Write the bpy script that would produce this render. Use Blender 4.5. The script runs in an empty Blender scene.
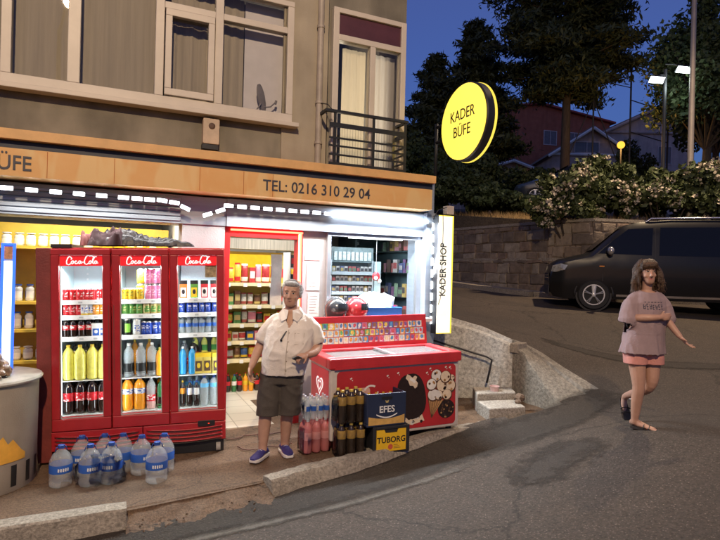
import bpy, bmesh, math, random
import numpy as np
from mathutils import Vector, Matrix, Euler
from mathutils.bvhtree import BVHTree
from mathutils import noise as _mnz

R = math.radians
PI = math.pi
rnd = random.Random(7)
SC = bpy.context.scene
COL = SC.collection

# ------------------------------------------------------------------ camera
cam_data = bpy.data.cameras.new("camera")
cam_data.sensor_fit = 'HORIZONTAL'
cam_data.sensor_width = 36.0
cam_data.lens = 27.0                       # 540 px on a 720 px wide frame
cam_data.clip_start = 0.05
cam_data.clip_end = 800.0
cam = bpy.data.objects.new("camera", cam_data)
COL.objects.link(cam)
YAW, PITCH, ROLL = R(24.7), R(0.0), R(1.45)
_f = Vector((math.sin(YAW) * math.cos(PITCH), math.cos(YAW) * math.cos(PITCH), math.sin(PITCH)))
_r0 = Vector((math.cos(YAW), -math.sin(YAW), 0))
_u0 = _r0.cross(_f)
_r = _r0 * math.cos(ROLL) + _u0 * math.sin(ROLL)
_u = _u0 * math.cos(ROLL) - _r0 * math.sin(ROLL)
cam.matrix_world = Matrix(((_r.x, _u.x, -_f.x, 0), (_r.y, _u.y, -_f.y, 0), (_r.z, _u.z, -_f.z, 1.80), (0, 0, 0, 1)))
SC.camera = cam

# ------------------------------------------------------------------ sky, sun, exposure
world = bpy.data.worlds.new("World")
SC.world = world
world.use_nodes = True
wn = world.node_tree.nodes
wl = world.node_tree.links
wn.clear()
w_out = wn.new('ShaderNodeOutputWorld')
w_bg = wn.new('ShaderNodeBackground')
w_sky = wn.new('ShaderNodeTexSky')
w_sky.sky_type = 'NISHITA'
w_sky.sun_disc = False
SUN_EL, SUN_ROT = R(1.0), R(-140)
w_sky.sun_elevation = SUN_EL
w_sky.sun_rotation = SUN_ROT
w_sky.ozone_density = 6.0
w_sky.dust_density = 0.6
w_add = wn.new('ShaderNodeMix')
w_add.data_type = 'RGBA'
w_add.blend_type = 'ADD'
w_add.inputs[0].default_value = 1.0
w_add.inputs[7].default_value = (.16, .125, .17, 1)      # faint violet glow of the city
wl.new(w_sky.outputs[0], w_add.inputs[6])
wl.new(w_add.outputs[2], w_bg.inputs[0])
w_bg.inputs[1].default_value = 0.15
wl.new(w_bg.outputs[0], w_out.inputs[0])

sun_d = bpy.data.lights.new("sun", 'SUN')
sun_d.energy = 0.02
sun_d.angle = R(12)
sun_d.color = (1.0, 0.8, 0.7)
sun = bpy.data.objects.new("sun", sun_d)
sun.rotation_euler = (R(86), 0, R(-140))
COL.objects.link(sun)

vs = SC.view_settings
vs.view_transform = 'Standard'
vs.look = 'None'
vs.exposure = 1.2
vs.gamma = 1.0
vs.use_curve_mapping = False
SC.render.engine = 'CYCLES'
cy = SC.cycles
cy.use_denoising = True
try:
    cy.denoiser = 'OPENIMAGEDENOISE'
except Exception:
    pass
cy.max_bounces = 8
cy.diffuse_bounces = 3
cy.glossy_bounces = 3
cy.transmission_bounces = 6
cy.transparent_max_bounces = 24
cy.sample_clamp_indirect = 4.0
cy.caustics_reflective = False
cy.caustics_refractive = False

# ------------------------------------------------------------------ materials
MATS = {}
E0 = 0.44          # lamps and lit panels are metered for the exposure above


def M(name, col, rough=0.6, metal=0.0, var=0.18, scale=6.0, bump=0.0, bscale=60.0, spec=0.5,
      emit=None, es=0.0, coat=0.0, stretch=(1, 1, 1), col2=None, detail=6.0):
    """procedural principled: base colour mottled by noise, optional bump."""
    if name in MATS:
        return MATS[name]
    m = bpy.data.materials.new(name)
    MATS[name] = m
    m.use_nodes = True
    n, l = m.node_tree.nodes, m.node_tree.links
    b = n['Principled BSDF']
    tc = n.new('ShaderNodeTexCoord')
    mp = n.new('ShaderNodeMapping')
    mp.inputs['Scale'].default_value = stretch
    l.new(tc.outputs['Object'], mp.inputs['Vector'])
    nz = n.new('ShaderNodeTexNoise')
    nz.inputs['Scale'].default_value = scale
    nz.inputs['Detail'].default_value = detail
    nz.inputs['Roughness'].default_value = 0.65
    l.new(mp.outputs[0], nz.inputs['Vector'])
    cr = n.new('ShaderNodeValToRGB')
    c2 = col2 if col2 else tuple(min(1, c * (1 + var)) for c in col)
    c1 = tuple(c * (1 - var) for c in col) if not col2 else col
    cr.color_ramp.elements[0].position = 0.3
    cr.color_ramp.elements[1].position = 0.7
    cr.color_ramp.elements[0].color = (*c1, 1)
    cr.color_ramp.elements[1].color = (*c2, 1)
    l.new(nz.outputs['Fac'], cr.inputs['Fac'])
    l.new(cr.outputs[0], b.inputs['Base Color'])
    b.inputs['Roughness'].default_value = rough
    b.inputs['Metallic'].default_value = metal
    b.inputs['Specular IOR Level'].default_value = spec
    if coat:
        b.inputs['Coat Weight'].default_value = coat
        b.inputs['Coat Roughness'].default_value = 0.08
    if bump:
        n2 = n.new('ShaderNodeTexNoise')
        n2.inputs['Scale'].default_value = bscale
        n2.inputs['Detail'].default_value = 5
        l.new(tc.outputs['Object'], n2.inputs['Vector'])
        bp = n.new('ShaderNodeBump')
        bp.inputs['Strength'].default_value = bump
        bp.inputs['Distance'].default_value = 0.02
        l.new(n2.outputs['Fac'], bp.inputs['Height'])
        l.new(bp.outputs[0], b.inputs['Normal'])
    if emit:
        b.inputs['Emission Color'].default_value = (*emit, 1)
        b.inputs['Emission Strength'].default_value = es * E0
    return m


def M_glass(name, tint=(1, 1, 1), refl=0.10, rough=0.02):
    """thin glass / clear film: transparent with a fresnel gloss."""
    if name in MATS:
        return MATS[name]
    m = bpy.data.materials.new(name)
    MATS[name] = m
    m.use_nodes = True
    n, l = m.node_tree.nodes, m.node_tree.links
    n.clear()
    o = n.new('ShaderNodeOutputMaterial')
    t = n.new('ShaderNodeBsdfTransparent')
    t.inputs[0].default_value = (*tint, 1)
    g = n.new('ShaderNodeBsdfGlossy')
    g.inputs['Roughness'].default_value = rough
    fr = n.new('ShaderNodeLayerWeight')
    fr.inputs['Blend'].default_value = refl
    mx = n.new('ShaderNodeMixShader')
    l.new(fr.outputs['Fresnel'], mx.inputs[0])
    l.new(t.outputs[0], mx.inputs[1])
    l.new(g.outputs[0], mx.inputs[2])
    l.new(mx.outputs[0], o.inputs[0])
    return m


def M_clear(name, col, through=0.7, rough=0.12):
    """translucent plastic and drinks: part see-through, part coloured gloss."""
    if name in MATS:
        return MATS[name]
    m = bpy.data.materials.new(name)
    MATS[name] = m
    m.use_nodes = True
    n, l = m.node_tree.nodes, m.node_tree.links
    b = n['Principled BSDF']
    o = n['Material Output']
    b.inputs['Base Color'].default_value = (*col, 1)
    b.inputs['Roughness'].default_value = rough
    t = n.new('ShaderNodeBsdfTransparent')
    t.inputs[0].default_value = (*[0.45 + 0.55 * c for c in col], 1)
    nz = n.new('ShaderNodeTexNoise')
    nz.inputs['Scale'].default_value = 14
    mr = n.new('ShaderNodeMapRange')
    mr.inputs['To Min'].default_value = through - 0.07
    mr.inputs['To Max'].default_value = through + 0.07
    l.new(nz.outputs['Fac'], mr.inputs['Value'])
    mx = n.new('ShaderNodeMixShader')
    l.new(mr.outputs[0], mx.inputs[0])
    l.new(b.outputs[0], mx.inputs[1])
    l.new(t.outputs[0], mx.inputs[2])
    l.new(mx.outputs[0], o.inputs[0])
    return m


def M_emit(name, col, s):
    if name in MATS:
        return MATS[name]
    m = bpy.data.materials.new(name)
    MATS[name] = m
    m.use_nodes = True
    n, l = m.node_tree.nodes, m.node_tree.links
    n.clear()
    o = n.new('ShaderNodeOutputMaterial')
    e = n.new('ShaderNodeEmission')
    e.inputs[0].default_value = (*col, 1)
    e.inputs[1].default_value = s * E0
    l.new(e.outputs[0], o.inputs[0])
    return m


def M_ground(name, c1, c2, c3, rough=0.75, s1=1.2, s2=12.0, bump=0.5, bscale=90, crack=0.0, speck=0.0):
    """asphalt / concrete: large stains, mid mottling, fine grain, cracks."""
    if name in MATS:
        return MATS[name]
    m = bpy.data.materials.new(name)
    MATS[name] = m
    m.use_nodes = True
    n, l = m.node_tree.nodes, m.node_tree.links
    b = n['Principled BSDF']
    tc = n.new('ShaderNodeTexCoord')

    def noise(s, d=6, r=0.6, dist=0.0):
        x = n.new('ShaderNodeTexNoise')
        x.inputs['Scale'].default_value = s
        x.inputs['Detail'].default_value = d
        x.inputs['Roughness'].default_value = r
        x.inputs['Distortion'].default_value = dist
        l.new(tc.outputs['Object'], x.inputs['Vector'])
        return x

    def ramp(src, p0, p1, a, bb):
        x = n.new('ShaderNodeValToRGB')
        x.color_ramp.elements[0].position = p0
        x.color_ramp.elements[1].position = p1
        x.color_ramp.elements[0].color = (*a, 1)
        x.color_ramp.elements[1].color = (*bb, 1)
        l.new(src, x.inputs['Fac'])
        return x

    def mix(fac, a, bb, mode='MIX'):
        x = n.new('ShaderNodeMix')
        x.data_type = 'RGBA'
        x.blend_type = mode
        if hasattr(fac, 'links'):
            l.new(fac, x.inputs[0])
        else:
            x.inputs[0].default_value = fac
        l.new(a, x.inputs[6])
        l.new(bb, x.inputs[7])
        return x

    n1, n2, n3 = noise(s1, 7, 0.6, 0.6), noise(s2, 6), noise(bscale, 4, 0.7)
    r1 = ramp(n1.outputs['Fac'], 0.35, 0.65, c1, c2)
    r2 = ramp(n2.outputs['Fac'], 0.45, 0.75, c1, c3)
    mm = mix(0.45, r1.outputs[0], r2.outputs[0])
    r3 = ramp(n3.outputs['Fac'], 0.3, 0.72, (0.40,) * 3, (1.65,) * 3)
    mm2 = mix(0.8, mm.outputs[2], r3.outputs[0], 'MULTIPLY')
    out = mm2.outputs[2]
    if speck:
        vo = n.new('ShaderNodeTexVoronoi')
        vo.inputs['Scale'].default_value = 42
        l.new(tc.outputs['Object'], vo.inputs['Vector'])
        rs = ramp(vo.outputs['Distance'], 0.0, 0.28, (1 + speck,) * 3, (1, 1, 1))
        out = mix(1.0, out, rs.outputs[0], 'MULTIPLY').outputs[2]
    if crack:
        vc = n.new('ShaderNodeTexVoronoi')
        vc.feature = 'DISTANCE_TO_EDGE'
        vc.inputs['Scale'].default_value = crack
        wob = noise(3.0, 5, 0.6)
        va = n.new('ShaderNodeVectorMath')
        va.operation = 'MULTIPLY_ADD'
        va.inputs[1].default_value = (0.5, 0.5, 0.5)
        l.new(wob.outputs['Color'], va.inputs[0])
        l.new(tc.outputs['Object'], va.inputs[2])
        l.new(va.outputs[0], vc.inputs['Vector'])
        rc = ramp(vc.outputs['Distance'], 0.0, 0.012, (0.35,) * 3, (1, 1, 1))
        out = mix(0.8, out, rc.outputs[0], 'MULTIPLY').outputs[2]
    l.new(out, b.inputs['Base Color'])
    rr = n.new('ShaderNodeMapRange')
    rr.inputs['To Min'].default_value = rough - 0.22
    rr.inputs['To Max'].default_value = min(1, rough + 0.2)
    l.new(n1.outputs['Fac'], rr.inputs['Value'])
    l.new(rr.outputs[0], b.inputs['Roughness'])
    bp = n.new('ShaderNodeBump')
    bp.inputs['Strength'].default_value = bump
    bp.inputs['Distance'].default_value = 0.012
    b.inputs['Specular IOR Level'].default_value = 0.3
    ad = n.new('ShaderNodeMath')
    ad.operation = 'ADD'
    l.new(n3.outputs['Fac'], ad.inputs[0])
    l.new(n2.outputs['Fac'], ad.inputs[1])
    l.new(ad.outputs[0], bp.inputs['Height'])
    l.new(bp.outputs[0], b.inputs['Normal'])
    return m


def M_plaster(name, c1, c2, rough=0.85, streak=0.35):
    """exterior render with vertical dirt streaks and blotches."""
    if name in MATS:
        return MATS[name]
    m = bpy.data.materials.new(name)
    MATS[name] = m
    m.use_nodes = True
    n, l = m.node_tree.nodes, m.node_tree.links
    b = n['Principled BSDF']
    tc = n.new('ShaderNodeTexCoord')
    mp = n.new('ShaderNodeMapping')
    mp.inputs['Scale'].default_value = (2.6, 2.6, 0.55)
    l.new(tc.outputs['Object'], mp.inputs[0])
    a = n.new('ShaderNodeTexNoise')
    a.inputs['Scale'].default_value = 1.0
    a.inputs['Detail'].default_value = 6
    l.new(mp.outputs[0], a.inputs['Vector'])
    c = n.new('ShaderNodeTexNoise')
    c.inputs['Scale'].default_value = 2.2
    c.inputs['Detail'].default_value = 8
    l.new(tc.outputs['Object'], c.inputs['Vector'])
    cr = n.new('ShaderNodeValToRGB')
    cr.color_ramp.elements[0].position = 0.35
    cr.color_ramp.elements[1].position = 0.65
    cr.color_ramp.elements[0].color = (*c1, 1)
    cr.color_ramp.elements[1].color = (*c2, 1)
    l.new(c.outputs['Fac'], cr.inputs[0])
    sr = n.new('ShaderNodeValToRGB')
    sr.color_ramp.elements[0].position = 0.32
    sr.color_ramp.elements[1].position = 0.6
    sr.color_ramp.elements[0].color = (1 - streak, 1 - streak, 1 - streak, 1)
    sr.color_ramp.elements[1].color = (1, 1, 1, 1)
    l.new(a.outputs['Fac'], sr.inputs[0])
    mx = n.new('ShaderNodeMix')
    mx.data_type = 'RGBA'
    mx.blend_type = 'MULTIPLY'
    mx.inputs[0].default_value = 1
    l.new(cr.outputs[0], mx.inputs[6])
    l.new(sr.outputs[0], mx.inputs[7])
    l.new(mx.outputs[2], b.inputs['Base Color'])
    b.inputs['Roughness'].default_value = rough
    g = n.new('ShaderNodeTexNoise')
    g.inputs['Scale'].default_value = 120
    l.new(tc.outputs['Object'], g.inputs['Vector'])
    bp = n.new('ShaderNodeBump')
    bp.inputs['Strength'].default_value = 0.3
    bp.inputs['Distance'].default_value = 0.01
    l.new(g.outputs['Fac'], bp.inputs['Height'])
    l.new(bp.outputs[0], b.inputs['Normal'])
    return m


def M_stone(name):
    if name in MATS:
        return MATS[name]
    m = bpy.data.materials.new(name)
    MATS[name] = m
    m.use_nodes = True
    n, l = m.node_tree.nodes, m.node_tree.links
    b = n['Principled BSDF']
    tc = n.new('ShaderNodeTexCoord')
    wob = n.new('ShaderNodeTexNoise')
    wob.inputs['Scale'].default_value = 1.8
    wob.inputs['Detail'].default_value = 3
    l.new(tc.outputs['Object'], wob.inputs['Vector'])
    va = n.new('ShaderNodeVectorMath')
    va.operation = 'MULTIPLY_ADD'
    va.inputs[1].default_value = (0.35, 0.35, 0.35)
    l.new(wob.outputs['Color'], va.inputs[0])
    l.new(tc.outputs['Object'], va.inputs[2])
    mp = n.new('ShaderNodeMapping')
    mp.inputs['Scale'].default_value = (3.0, 3.0, 4.0)
    l.new(va.outputs[0], mp.inputs[0])
    v1 = n.new('ShaderNodeTexVoronoi')
    v1.inputs['Scale'].default_value = 1.0
    v1.inputs['Randomness'].default_value = 0.7
    l.new(mp.outputs[0], v1.inputs['Vector'])
    v2 = n.new('ShaderNodeTexVoronoi')
    v2.feature = 'DISTANCE_TO_EDGE'
    v2.inputs['Scale'].default_value = 1.0
    v2.inputs['Randomness'].default_value = 0.7
    l.new(mp.outputs[0], v2.inputs['Vector'])
    hs = n.new('ShaderNodeSeparateColor')
    l.new(v1.outputs['Color'], hs.inputs[0])
    cr = n.new('ShaderNodeValToRGB')
    cr.color_ramp.elements[0].color = (0.15, 0.115, 0.085, 1)
    cr.color_ramp.elements[1].color = (0.30, 0.235, 0.18, 1)
    l.new(hs.outputs[0], cr.inputs[0])
    er = n.new('ShaderNodeValToRGB')
    er.color_ramp.elements[0].position = 0.02
    er.color_ramp.elements[1].position = 0.06
    er.color_ramp.elements[0].color = (0.62, 0.58, 0.54, 1)
    er.color_ramp.elements[1].color = (1, 1, 1, 1)
    l.new(v2.outputs['Distance'], er.inputs[0])
    mx = n.new('ShaderNodeMix')
    mx.data_type = 'RGBA'
    mx.blend_type = 'MULTIPLY'
    mx.inputs[0].default_value = 1
    l.new(cr.outputs[0], mx.inputs[6])
    l.new(er.outputs[0], mx.inputs[7])
    l.new(mx.outputs[2], b.inputs['Base Color'])
    b.inputs['Roughness'].default_value = 0.9
    bp = n.new('ShaderNodeBump')
    bp.inputs['Strength'].default_value = 0.6
    bp.inputs['Distance'].default_value = 0.04
    l.new(er.outputs[0], bp.inputs['Height'])
    l.new(bp.outputs[0], b.inputs['Normal'])
    return m


def M_tiles(name, c, grout, size=0.33, rough=0.35):
    if name in MATS:
        return MATS[name]
    m = bpy.data.materials.new(name)
    MATS[name] = m
    m.use_nodes = True
    n, l = m.node_tree.nodes, m.node_tree.links
    b = n['Principled BSDF']
    tc = n.new('ShaderNodeTexCoord')
    br = n.new('ShaderNodeTexBrick')
    br.offset = 0.0
    br.inputs['Scale'].default_value = 1.0
    br.inputs['Brick Width'].default_value = size
    br.inputs['Row Height'].default_value = size
    br.inputs['Mortar Size'].default_value = 0.006
    br.inputs['Color1'].default_value = (*c, 1)
    br.inputs['Color2'].default_value = (*[x * 0.9 for x in c], 1)
    br.inputs['Mortar'].default_value = (*grout, 1)
    l.new(tc.outputs['Object'], br.inputs['Vector'])
    l.new(br.outputs[0], b.inputs['Base Color'])
    b.inputs['Roughness'].default_value = rough
    return m


# ------------------------------------------------------------------ mesh helpers
class MB:
    """collects simple shapes and links them as ONE mesh object."""

    def __init__(self):
        self.v, self.f, self.m = [], [], []

    def add(self, vs_, fs_, mi=0):
        o = len(self.v)
        self.v.extend([tuple(p) for p in vs_])
        for i, f in enumerate(fs_):
            self.f.append([a + o for a in f])
            self.m.append(mi[i] if isinstance(mi, (list, tuple)) else mi)
        return self

    def box(self, x0, y0, z0, x1, y1, z1, mi=0):
        p = [(x0, y0, z0), (x1, y0, z0), (x1, y1, z0), (x0, y1, z0), (x0, y0, z1), (x1, y0, z1), (x1, y1, z1), (x0, y1, z1)]
        return self.add(p, [(0, 3, 2, 1), (4, 5, 6, 7), (0, 1, 5, 4), (1, 2, 6, 5), (2, 3, 7, 6), (3, 0, 4, 7)], mi)

    def poly(self, pts, mi=0):
        return self.add(pts, [list(range(len(pts)))], mi)

    def prism_xz(self, pts, y0, y1, mi=0):
        """outline in x,z swept from y0 to y1 (y0 < y1, outline counter-clockwise seen from -y)."""
        k = len(pts)
        vv = [(x, y0, z) for x, z in pts] + [(x, y1, z) for x, z in pts]
        ff = [list(range(k)), list(range(2 * k - 1, k - 1, -1))]
        for i in range(k):
            j = (i + 1) % k
            ff.append([j, i, i + k, j + k])
        return self.add(vv, ff, mi)

    def prism_xy(self, pts, z0, z1, mi=0):
        """outline in x,y (counter-clockwise from above); z0/z1 numbers or functions of x,y."""
        k = len(pts)
        a = (lambda x, y: z0) if not callable(z0) else z0
        b = (lambda x, y: z1) if not callable(z1) else z1
        vv = [(x, y, a(x, y)) for x, y in pts] + [(x, y, b(x, y)) for x, y in pts]
        ff = [list(range(k - 1, -1, -1)), list(range(k, 2 * k))]
        for i in range(k):
            j = (i + 1) % k
            ff.append([i, j, j + k, i + k])
        return self.add(vv, ff, mi)

    def rings(self, rings, mi=0, cap=True, closed=True):
        """rings: equal-length loops of points joined in order."""
        k = len(rings[0])
        vv = [p for rg in rings for p in rg]
        ff, mm = [], []
        kk = k if closed else k - 1
        for i in range(len(rings) - 1):
            for j in range(kk):
                q = (j + 1) % k
                ff.append([i * k + j, i * k + q, (i + 1) * k + q, (i + 1) * k + j])
                mm.append(mi[i] if isinstance(mi, (list, tuple)) else mi)
        if cap:
            ff.append(list(range(k - 1, -1, -1)))
            mm.append(mi[0] if isinstance(mi, (list, tuple)) else mi)
            ff.append(list(range((len(rings) - 1) * k, len(rings) * k)))
            mm.append(mi[-1] if isinstance(mi, (list, tuple)) else mi)
        return self.add(vv, ff, mm)

    def lathe(self, prof, c=(0, 0, 0), n=14, mi=0, front=None, arc=-0.45):
        """prof: (radius, z) upwards; mi one index or one per segment; front: {segment: index} for the faces towards -y."""
        rg = [[(c[0] + r * math.cos(2 * PI * j / n), c[1] + r * math.sin(2 * PI * j / n), c[2] + z) for j in range(n)] for r, z in prof]
        o = len(self.f)
        self.rings(rg, mi)
        if front:
            for s, idx in front.items():
                for j in range(n):
                    a = 2 * PI * (j + 0.5) / n
                    if math.sin(a) < arc:
                        self.m[o + s * n + j] = idx
        return self

    def tube(self, pts, rad, n=8, mi=0, round_ends=False):
        pts = [Vector(p) for p in pts]
        if not isinstance(rad, list):
            rad = [rad] * len(pts)
        rad = list(rad)
        if round_ends:
            d0 = (pts[0] - pts[1]).normalized()
            d1 = (pts[-1] - pts[-2]).normalized()
            a, b = rad[0], rad[-1]
            mul = lambda r_, k_: tuple(q * k_ for q in r_) if isinstance(r_, tuple) else r_ * k_
            ra_, rb_ = rad[0], rad[-1]
            a = min(a) if isinstance(a, tuple) else a
            b = min(b) if isinstance(b, tuple) else b
            pts = [pts[0] + d0 * a * 0.95, pts[0] + d0 * a * 0.65] + pts + [pts[-1] + d1 * b * 0.65, pts[-1] + d1 * b * 0.95]
            rad = [mul(ra_, .3), mul(ra_, .76)] + rad + [mul(rb_, .76), mul(rb_, .3)]
        rg = []
        up = None
        for i, p in enumerate(pts):
            t = (pts[min(i + 1, len(pts) - 1)] - pts[max(i - 1, 0)]).normalized()
            if up is None:
                up = Vector((0, 0, 1)) if abs(t.z) < 0.9 else Vector((0, 1, 0))
            s = t.cross(up)
            if s.length < 1e-5:
                s = t.orthogonal()
            s.normalize()
            up = s.cross(t).normalized()
            r = rad[i]
            ra, rb = r if isinstance(r, tuple) else (r, r)
            rg.append([p + s * ra * math.cos(2 * PI * j / n) + up * rb * math.sin(2 * PI * j / n) for j in range(n)])
        rg = [list(reversed(x)) for x in rg]
        return self.rings(rg, mi)

    def ell(self, c, r, n=12, m=8, mi=0, rot=None):
        c = Vector(c)
        rg = []
        for i in range(1, m):
            t = -PI / 2 + PI * i / m
            loop = []
            for j in range(n):
                a = 2 * PI * j / n
                p = Vector((r[0] * math.cos(t) * math.cos(a), r[1] * math.cos(t) * math.sin(a), r[2] * math.sin(t)))
                loop.append(c + (rot @ p if rot else p))
            rg.append(loop)
        return self.rings(rg, mi)

    def mesh(self, name, mats):
        me = bpy.data.meshes.new(name)
        me.from_pydata(self.v, [], self.f)
        for m in (mats if isinstance(mats, (list, tuple)) else [mats]):
            me.materials.append(m)
        me.polygons.foreach_set('material_index', self.m)
        me.update()
        return me

    def build(self, name, mats, parent=None, bevel=0.0, smooth=None, loc=None):
        me = self.mesh(name, mats)
        if smooth is not None:
            me.shade_smooth()
            if smooth < 180:
                me.set_sharp_from_angle(angle=R(smooth))
        o = bpy.data.objects.new(name, me)
        COL.objects.link(o)
        if parent:
            o.parent = parent
        if loc:
            o.location = loc
        if bevel:
            b = o.modifiers.new('bevel', 'BEVEL')
            b.width = bevel
            b.segments = 2
            b.limit_method = 'ANGLE'
            b.angle_limit = R(35)
        return o


def tag(o, label=None, cat=None, group=None, kind=None):
    if label:
        o['label'] = label
    if cat:
        o['category'] = cat
    if group:
        o['group'] = group
    if kind:
        o['kind'] = kind
    return o


def empty(name, loc=(0, 0, 0), rz=0.0, label=None, cat=None, group=None):
    o = bpy.data.objects.new(name, None)
    o.empty_display_size = 0.1
    o.location = loc
    o.rotation_euler = (0, 0, rz)
    COL.objects.link(o)
    return tag(o, label, cat, group)


def copy_tree(o, parent=None):
    c = o.copy()
    COL.objects.link(c)
    c.parent = parent
    for ch in list(o.children):
        copy_tree(ch, c)
    return c


def text_mesh(body, size, extrude=0.002, sx=1.0, align='LEFT', bold=0.0, shear=0.0):
    cu = bpy.data.curves.new('lettering', 'FONT')
    cu.body = body
    cu.size = size
    cu.extrude = extrude
    cu.align_x = align
    cu.offset = bold
    cu.shear = shear
    cu.resolution_u = 3
    o = bpy.data.objects.new('lettering', cu)
    COL.objects.link(o)
    dg = bpy.context.evaluated_depsgraph_get()
    me = bpy.data.meshes.new_from_object(o.evaluated_get(dg))
    bpy.data.objects.remove(o)
    bpy.data.curves.remove(cu)
    me.transform(Matrix.Diagonal((sx, 1, 1, 1)))
    return me


def each(boxes, name, mat, parent, bevel=0.0):
    """one part per box"""
    out = []
    for q in boxes:
        out.append(MB().box(*q).build(name, mat, parent, bevel=bevel))
    return out


def lettering(body, size, mat, parent, loc, rot=(PI / 2, 0, 0), name='lettering', **kw):
    me = text_mesh(body, size, **kw)
    me.materials.clear()
    me.materials.append(mat)
    o = bpy.data.objects.new(name, me)
    COL.objects.link(o)
    o.parent = parent
    o.location = loc
    o.rotation_euler = rot
    return o


def remeshed(mb, name, mat, voxel=0.008, smooth=3, parent=None, cut=None, solid=0.0, subdisp=None):
    """union of the overlapping closed shapes of mb as ONE continuous surface."""
    me = mb.mesh(name, mat)
    o = bpy.data.objects.new(name, me)
    COL.objects.link(o)
    r = o.modifiers.new('r', 'REMESH')
    r.mode = 'VOXEL'
    r.voxel_size = voxel
    r.use_smooth_shade = True
    if smooth:
        s = o.modifiers.new('s', 'SMOOTH')
        s.iterations = smooth
        s.factor = 0.5
    dg = bpy.context.evaluated_depsgraph_get()
    dg.update()
    m2 = bpy.data.meshes.new_from_object(o.evaluated_get(dg))
    m2.name = name
    bpy.data.objects.remove(o)
    if subdisp:
        for v in m2.vertices:
            v.co += v.normal * subdisp(v.co)
    if cut:
        bm = bmesh.new()
        bm.from_mesh(m2)
        kill = [f for f in bm.faces if cut(f.calc_center_median())]
        bmesh.ops.delete(bm, geom=kill, context='FACES')
        bm.to_mesh(m2)
        bm.free()
    m2.materials.clear()
    m2.materials.append(mat)
    m2.shade_smooth()
    o = bpy.data.objects.new(name, m2)
    COL.objects.link(o)
    if parent:
        o.parent = parent
    if solid:
        sm = o.modifiers.new('solid', 'SOLIDIFY')
        sm.thickness = solid
        sm.offset = 1
    return o


def bvh_of(o):
    me = o.data
    return BVHTree.FromPolygons([v.co.copy() for v in me.vertices], [list(p.vertices) for p in me.polygons])


def decal(bvh, polys, name, mat, parent, off=0.003, y0=-1.0, thick=0.0):
    """small patches lying on a figure's front: x,z outlines dropped along +y onto the surface."""
    mb = MB()
    for pl in polys:
        c = (sum(p[0] for p in pl) / len(pl), sum(p[1] for p in pl) / len(pl))
        pts = []
        for x, z in list(pl) + [c]:
            h = bvh.ray_cast(Vector((x, y0, z)), Vector((0, 1, 0)))
            y = h[0].y if h[0] else 0.0
            pts.append((x, y - off, z))
        k = len(pl)
        mb.add(pts, [[i, (i + 1) % k, k] for i in range(k)])
    return mb.build(name, mat, parent)


def circ(cx, cz, r, n=14, ry=None, a0=0.0):
    ry = r if ry is None else ry
    return [(cx + r * math.cos(a0 + 2 * PI * i / n), cz + ry * math.sin(a0 + 2 * PI * i / n)) for i in range(n)]


def rrect(x0, z0, x1, z1, r, n=4):
    out = []
    for cx, cz, a in ((x1 - r, z0 + r, -PI / 2), (x1 - r, z1 - r, 0), (x0 + r, z1 - r, PI / 2), (x0 + r, z0 + r, PI)):
        for i in range(n + 1):
            t = a + PI / 2 * i / n
            out.append((cx + r * math.cos(t), cz + r * math.sin(t)))
    return out


def rd(r, d):
    """distance to the viewer's right and depth -> world x, y"""
    return (r * 0.9085 + d * 0.41787, d * 0.9085 - r * 0.41787)


def ordinal(i, n):
    if i == 0:
        return 'leftmost'
    if i == n - 1:
        return 'rightmost'
    return ['', 'second', 'third', 'fourth', 'fifth', 'sixth', 'seventh', 'eighth', 'ninth', 'tenth', 'eleventh', 'twelfth'][i]


def area(name, loc, rot, sx, sy, energy, col, parent=None, spread=PI):
    d = bpy.data.lights.new(name, 'AREA')
    d.shape = 'RECTANGLE'
    d.size, d.size_y = sx, sy
    d.energy = energy
    d.color = col
    d.spread = spread
    o = bpy.data.objects.new(name, d)
    COL.objects.link(o)
    o.location = loc
    o.rotation_euler = rot
    if parent:
        o.parent = parent
    return o

# ================================================================== SETTING
def pav(x):
    return 0.03 * (x - 1.2)


CTRL = [(0, 0, .08), (-3, 0, -.05), (-8, 0, -.3), (-8, 4.2, -.35), (-2, 4.2, -.22), (.14, 4.25, -.13), (1.29, 4.3, -.09), (2.2, 4.5, -.03),
        (3.1, 4.72, .03), (4.0, 4.72, .12), (4.65, 4.65, .2), (5.64, 4.97, .34), (4.65, 3.52, .40), (5.3, 5.75, .66), (4.6, 6.3, .95),
        (4.1, 7.0, 1.08), (9.54, 8.60, 1.08), (12.22, 7.26, 1.02), (11.0, 16.0, 1.43), (10.9, 11.5, 1.2), (11.3, 9.9, 1.2),
        (16, 5.5, .95), (8, 0, .5), (14, 0, .7), (2, 2.2, .1), (0.6, 2.8, -.03), (5, -6, .1), (-4, -8, -.1), (6, 20, 1.6), (4.4, 12, 1.35), (24, 0, 1.0), (20, -8, .7), (6.2, 8.0, .98)]


def make_tps(pts, lam=0.01):
    P = np.array(pts, float)
    n = len(P)
    XY = P[:, :2] / 5.0

    def phi(d2):
        return 0.5 * d2 * np.log(np.maximum(d2, 1e-9))
    d2 = ((XY[:, None] - XY[None]) ** 2).sum(-1)
    A = np.zeros((n + 3, n + 3))
    A[:n, :n] = phi(d2) + lam * np.eye(n)
    A[:n, n] = 1
    A[:n, n + 1:] = XY
    A[n, :n] = 1
    A[n + 1:, :n] = XY.T
    b = np.zeros(n + 3)
    b[:n] = P[:, 2]
    w = np.linalg.solve(A, b)

    def ev(x, y):
        q = np.array([[x, y]], float) / 5.0
        dd = ((q[:, None] - XY[None]) ** 2).sum(-1)
        return float((phi(dd) @ w[:n])[0] + w[n] + q[0] @ w[n + 1:])
    return ev


road_z = make_tps(CTRL)

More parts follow.
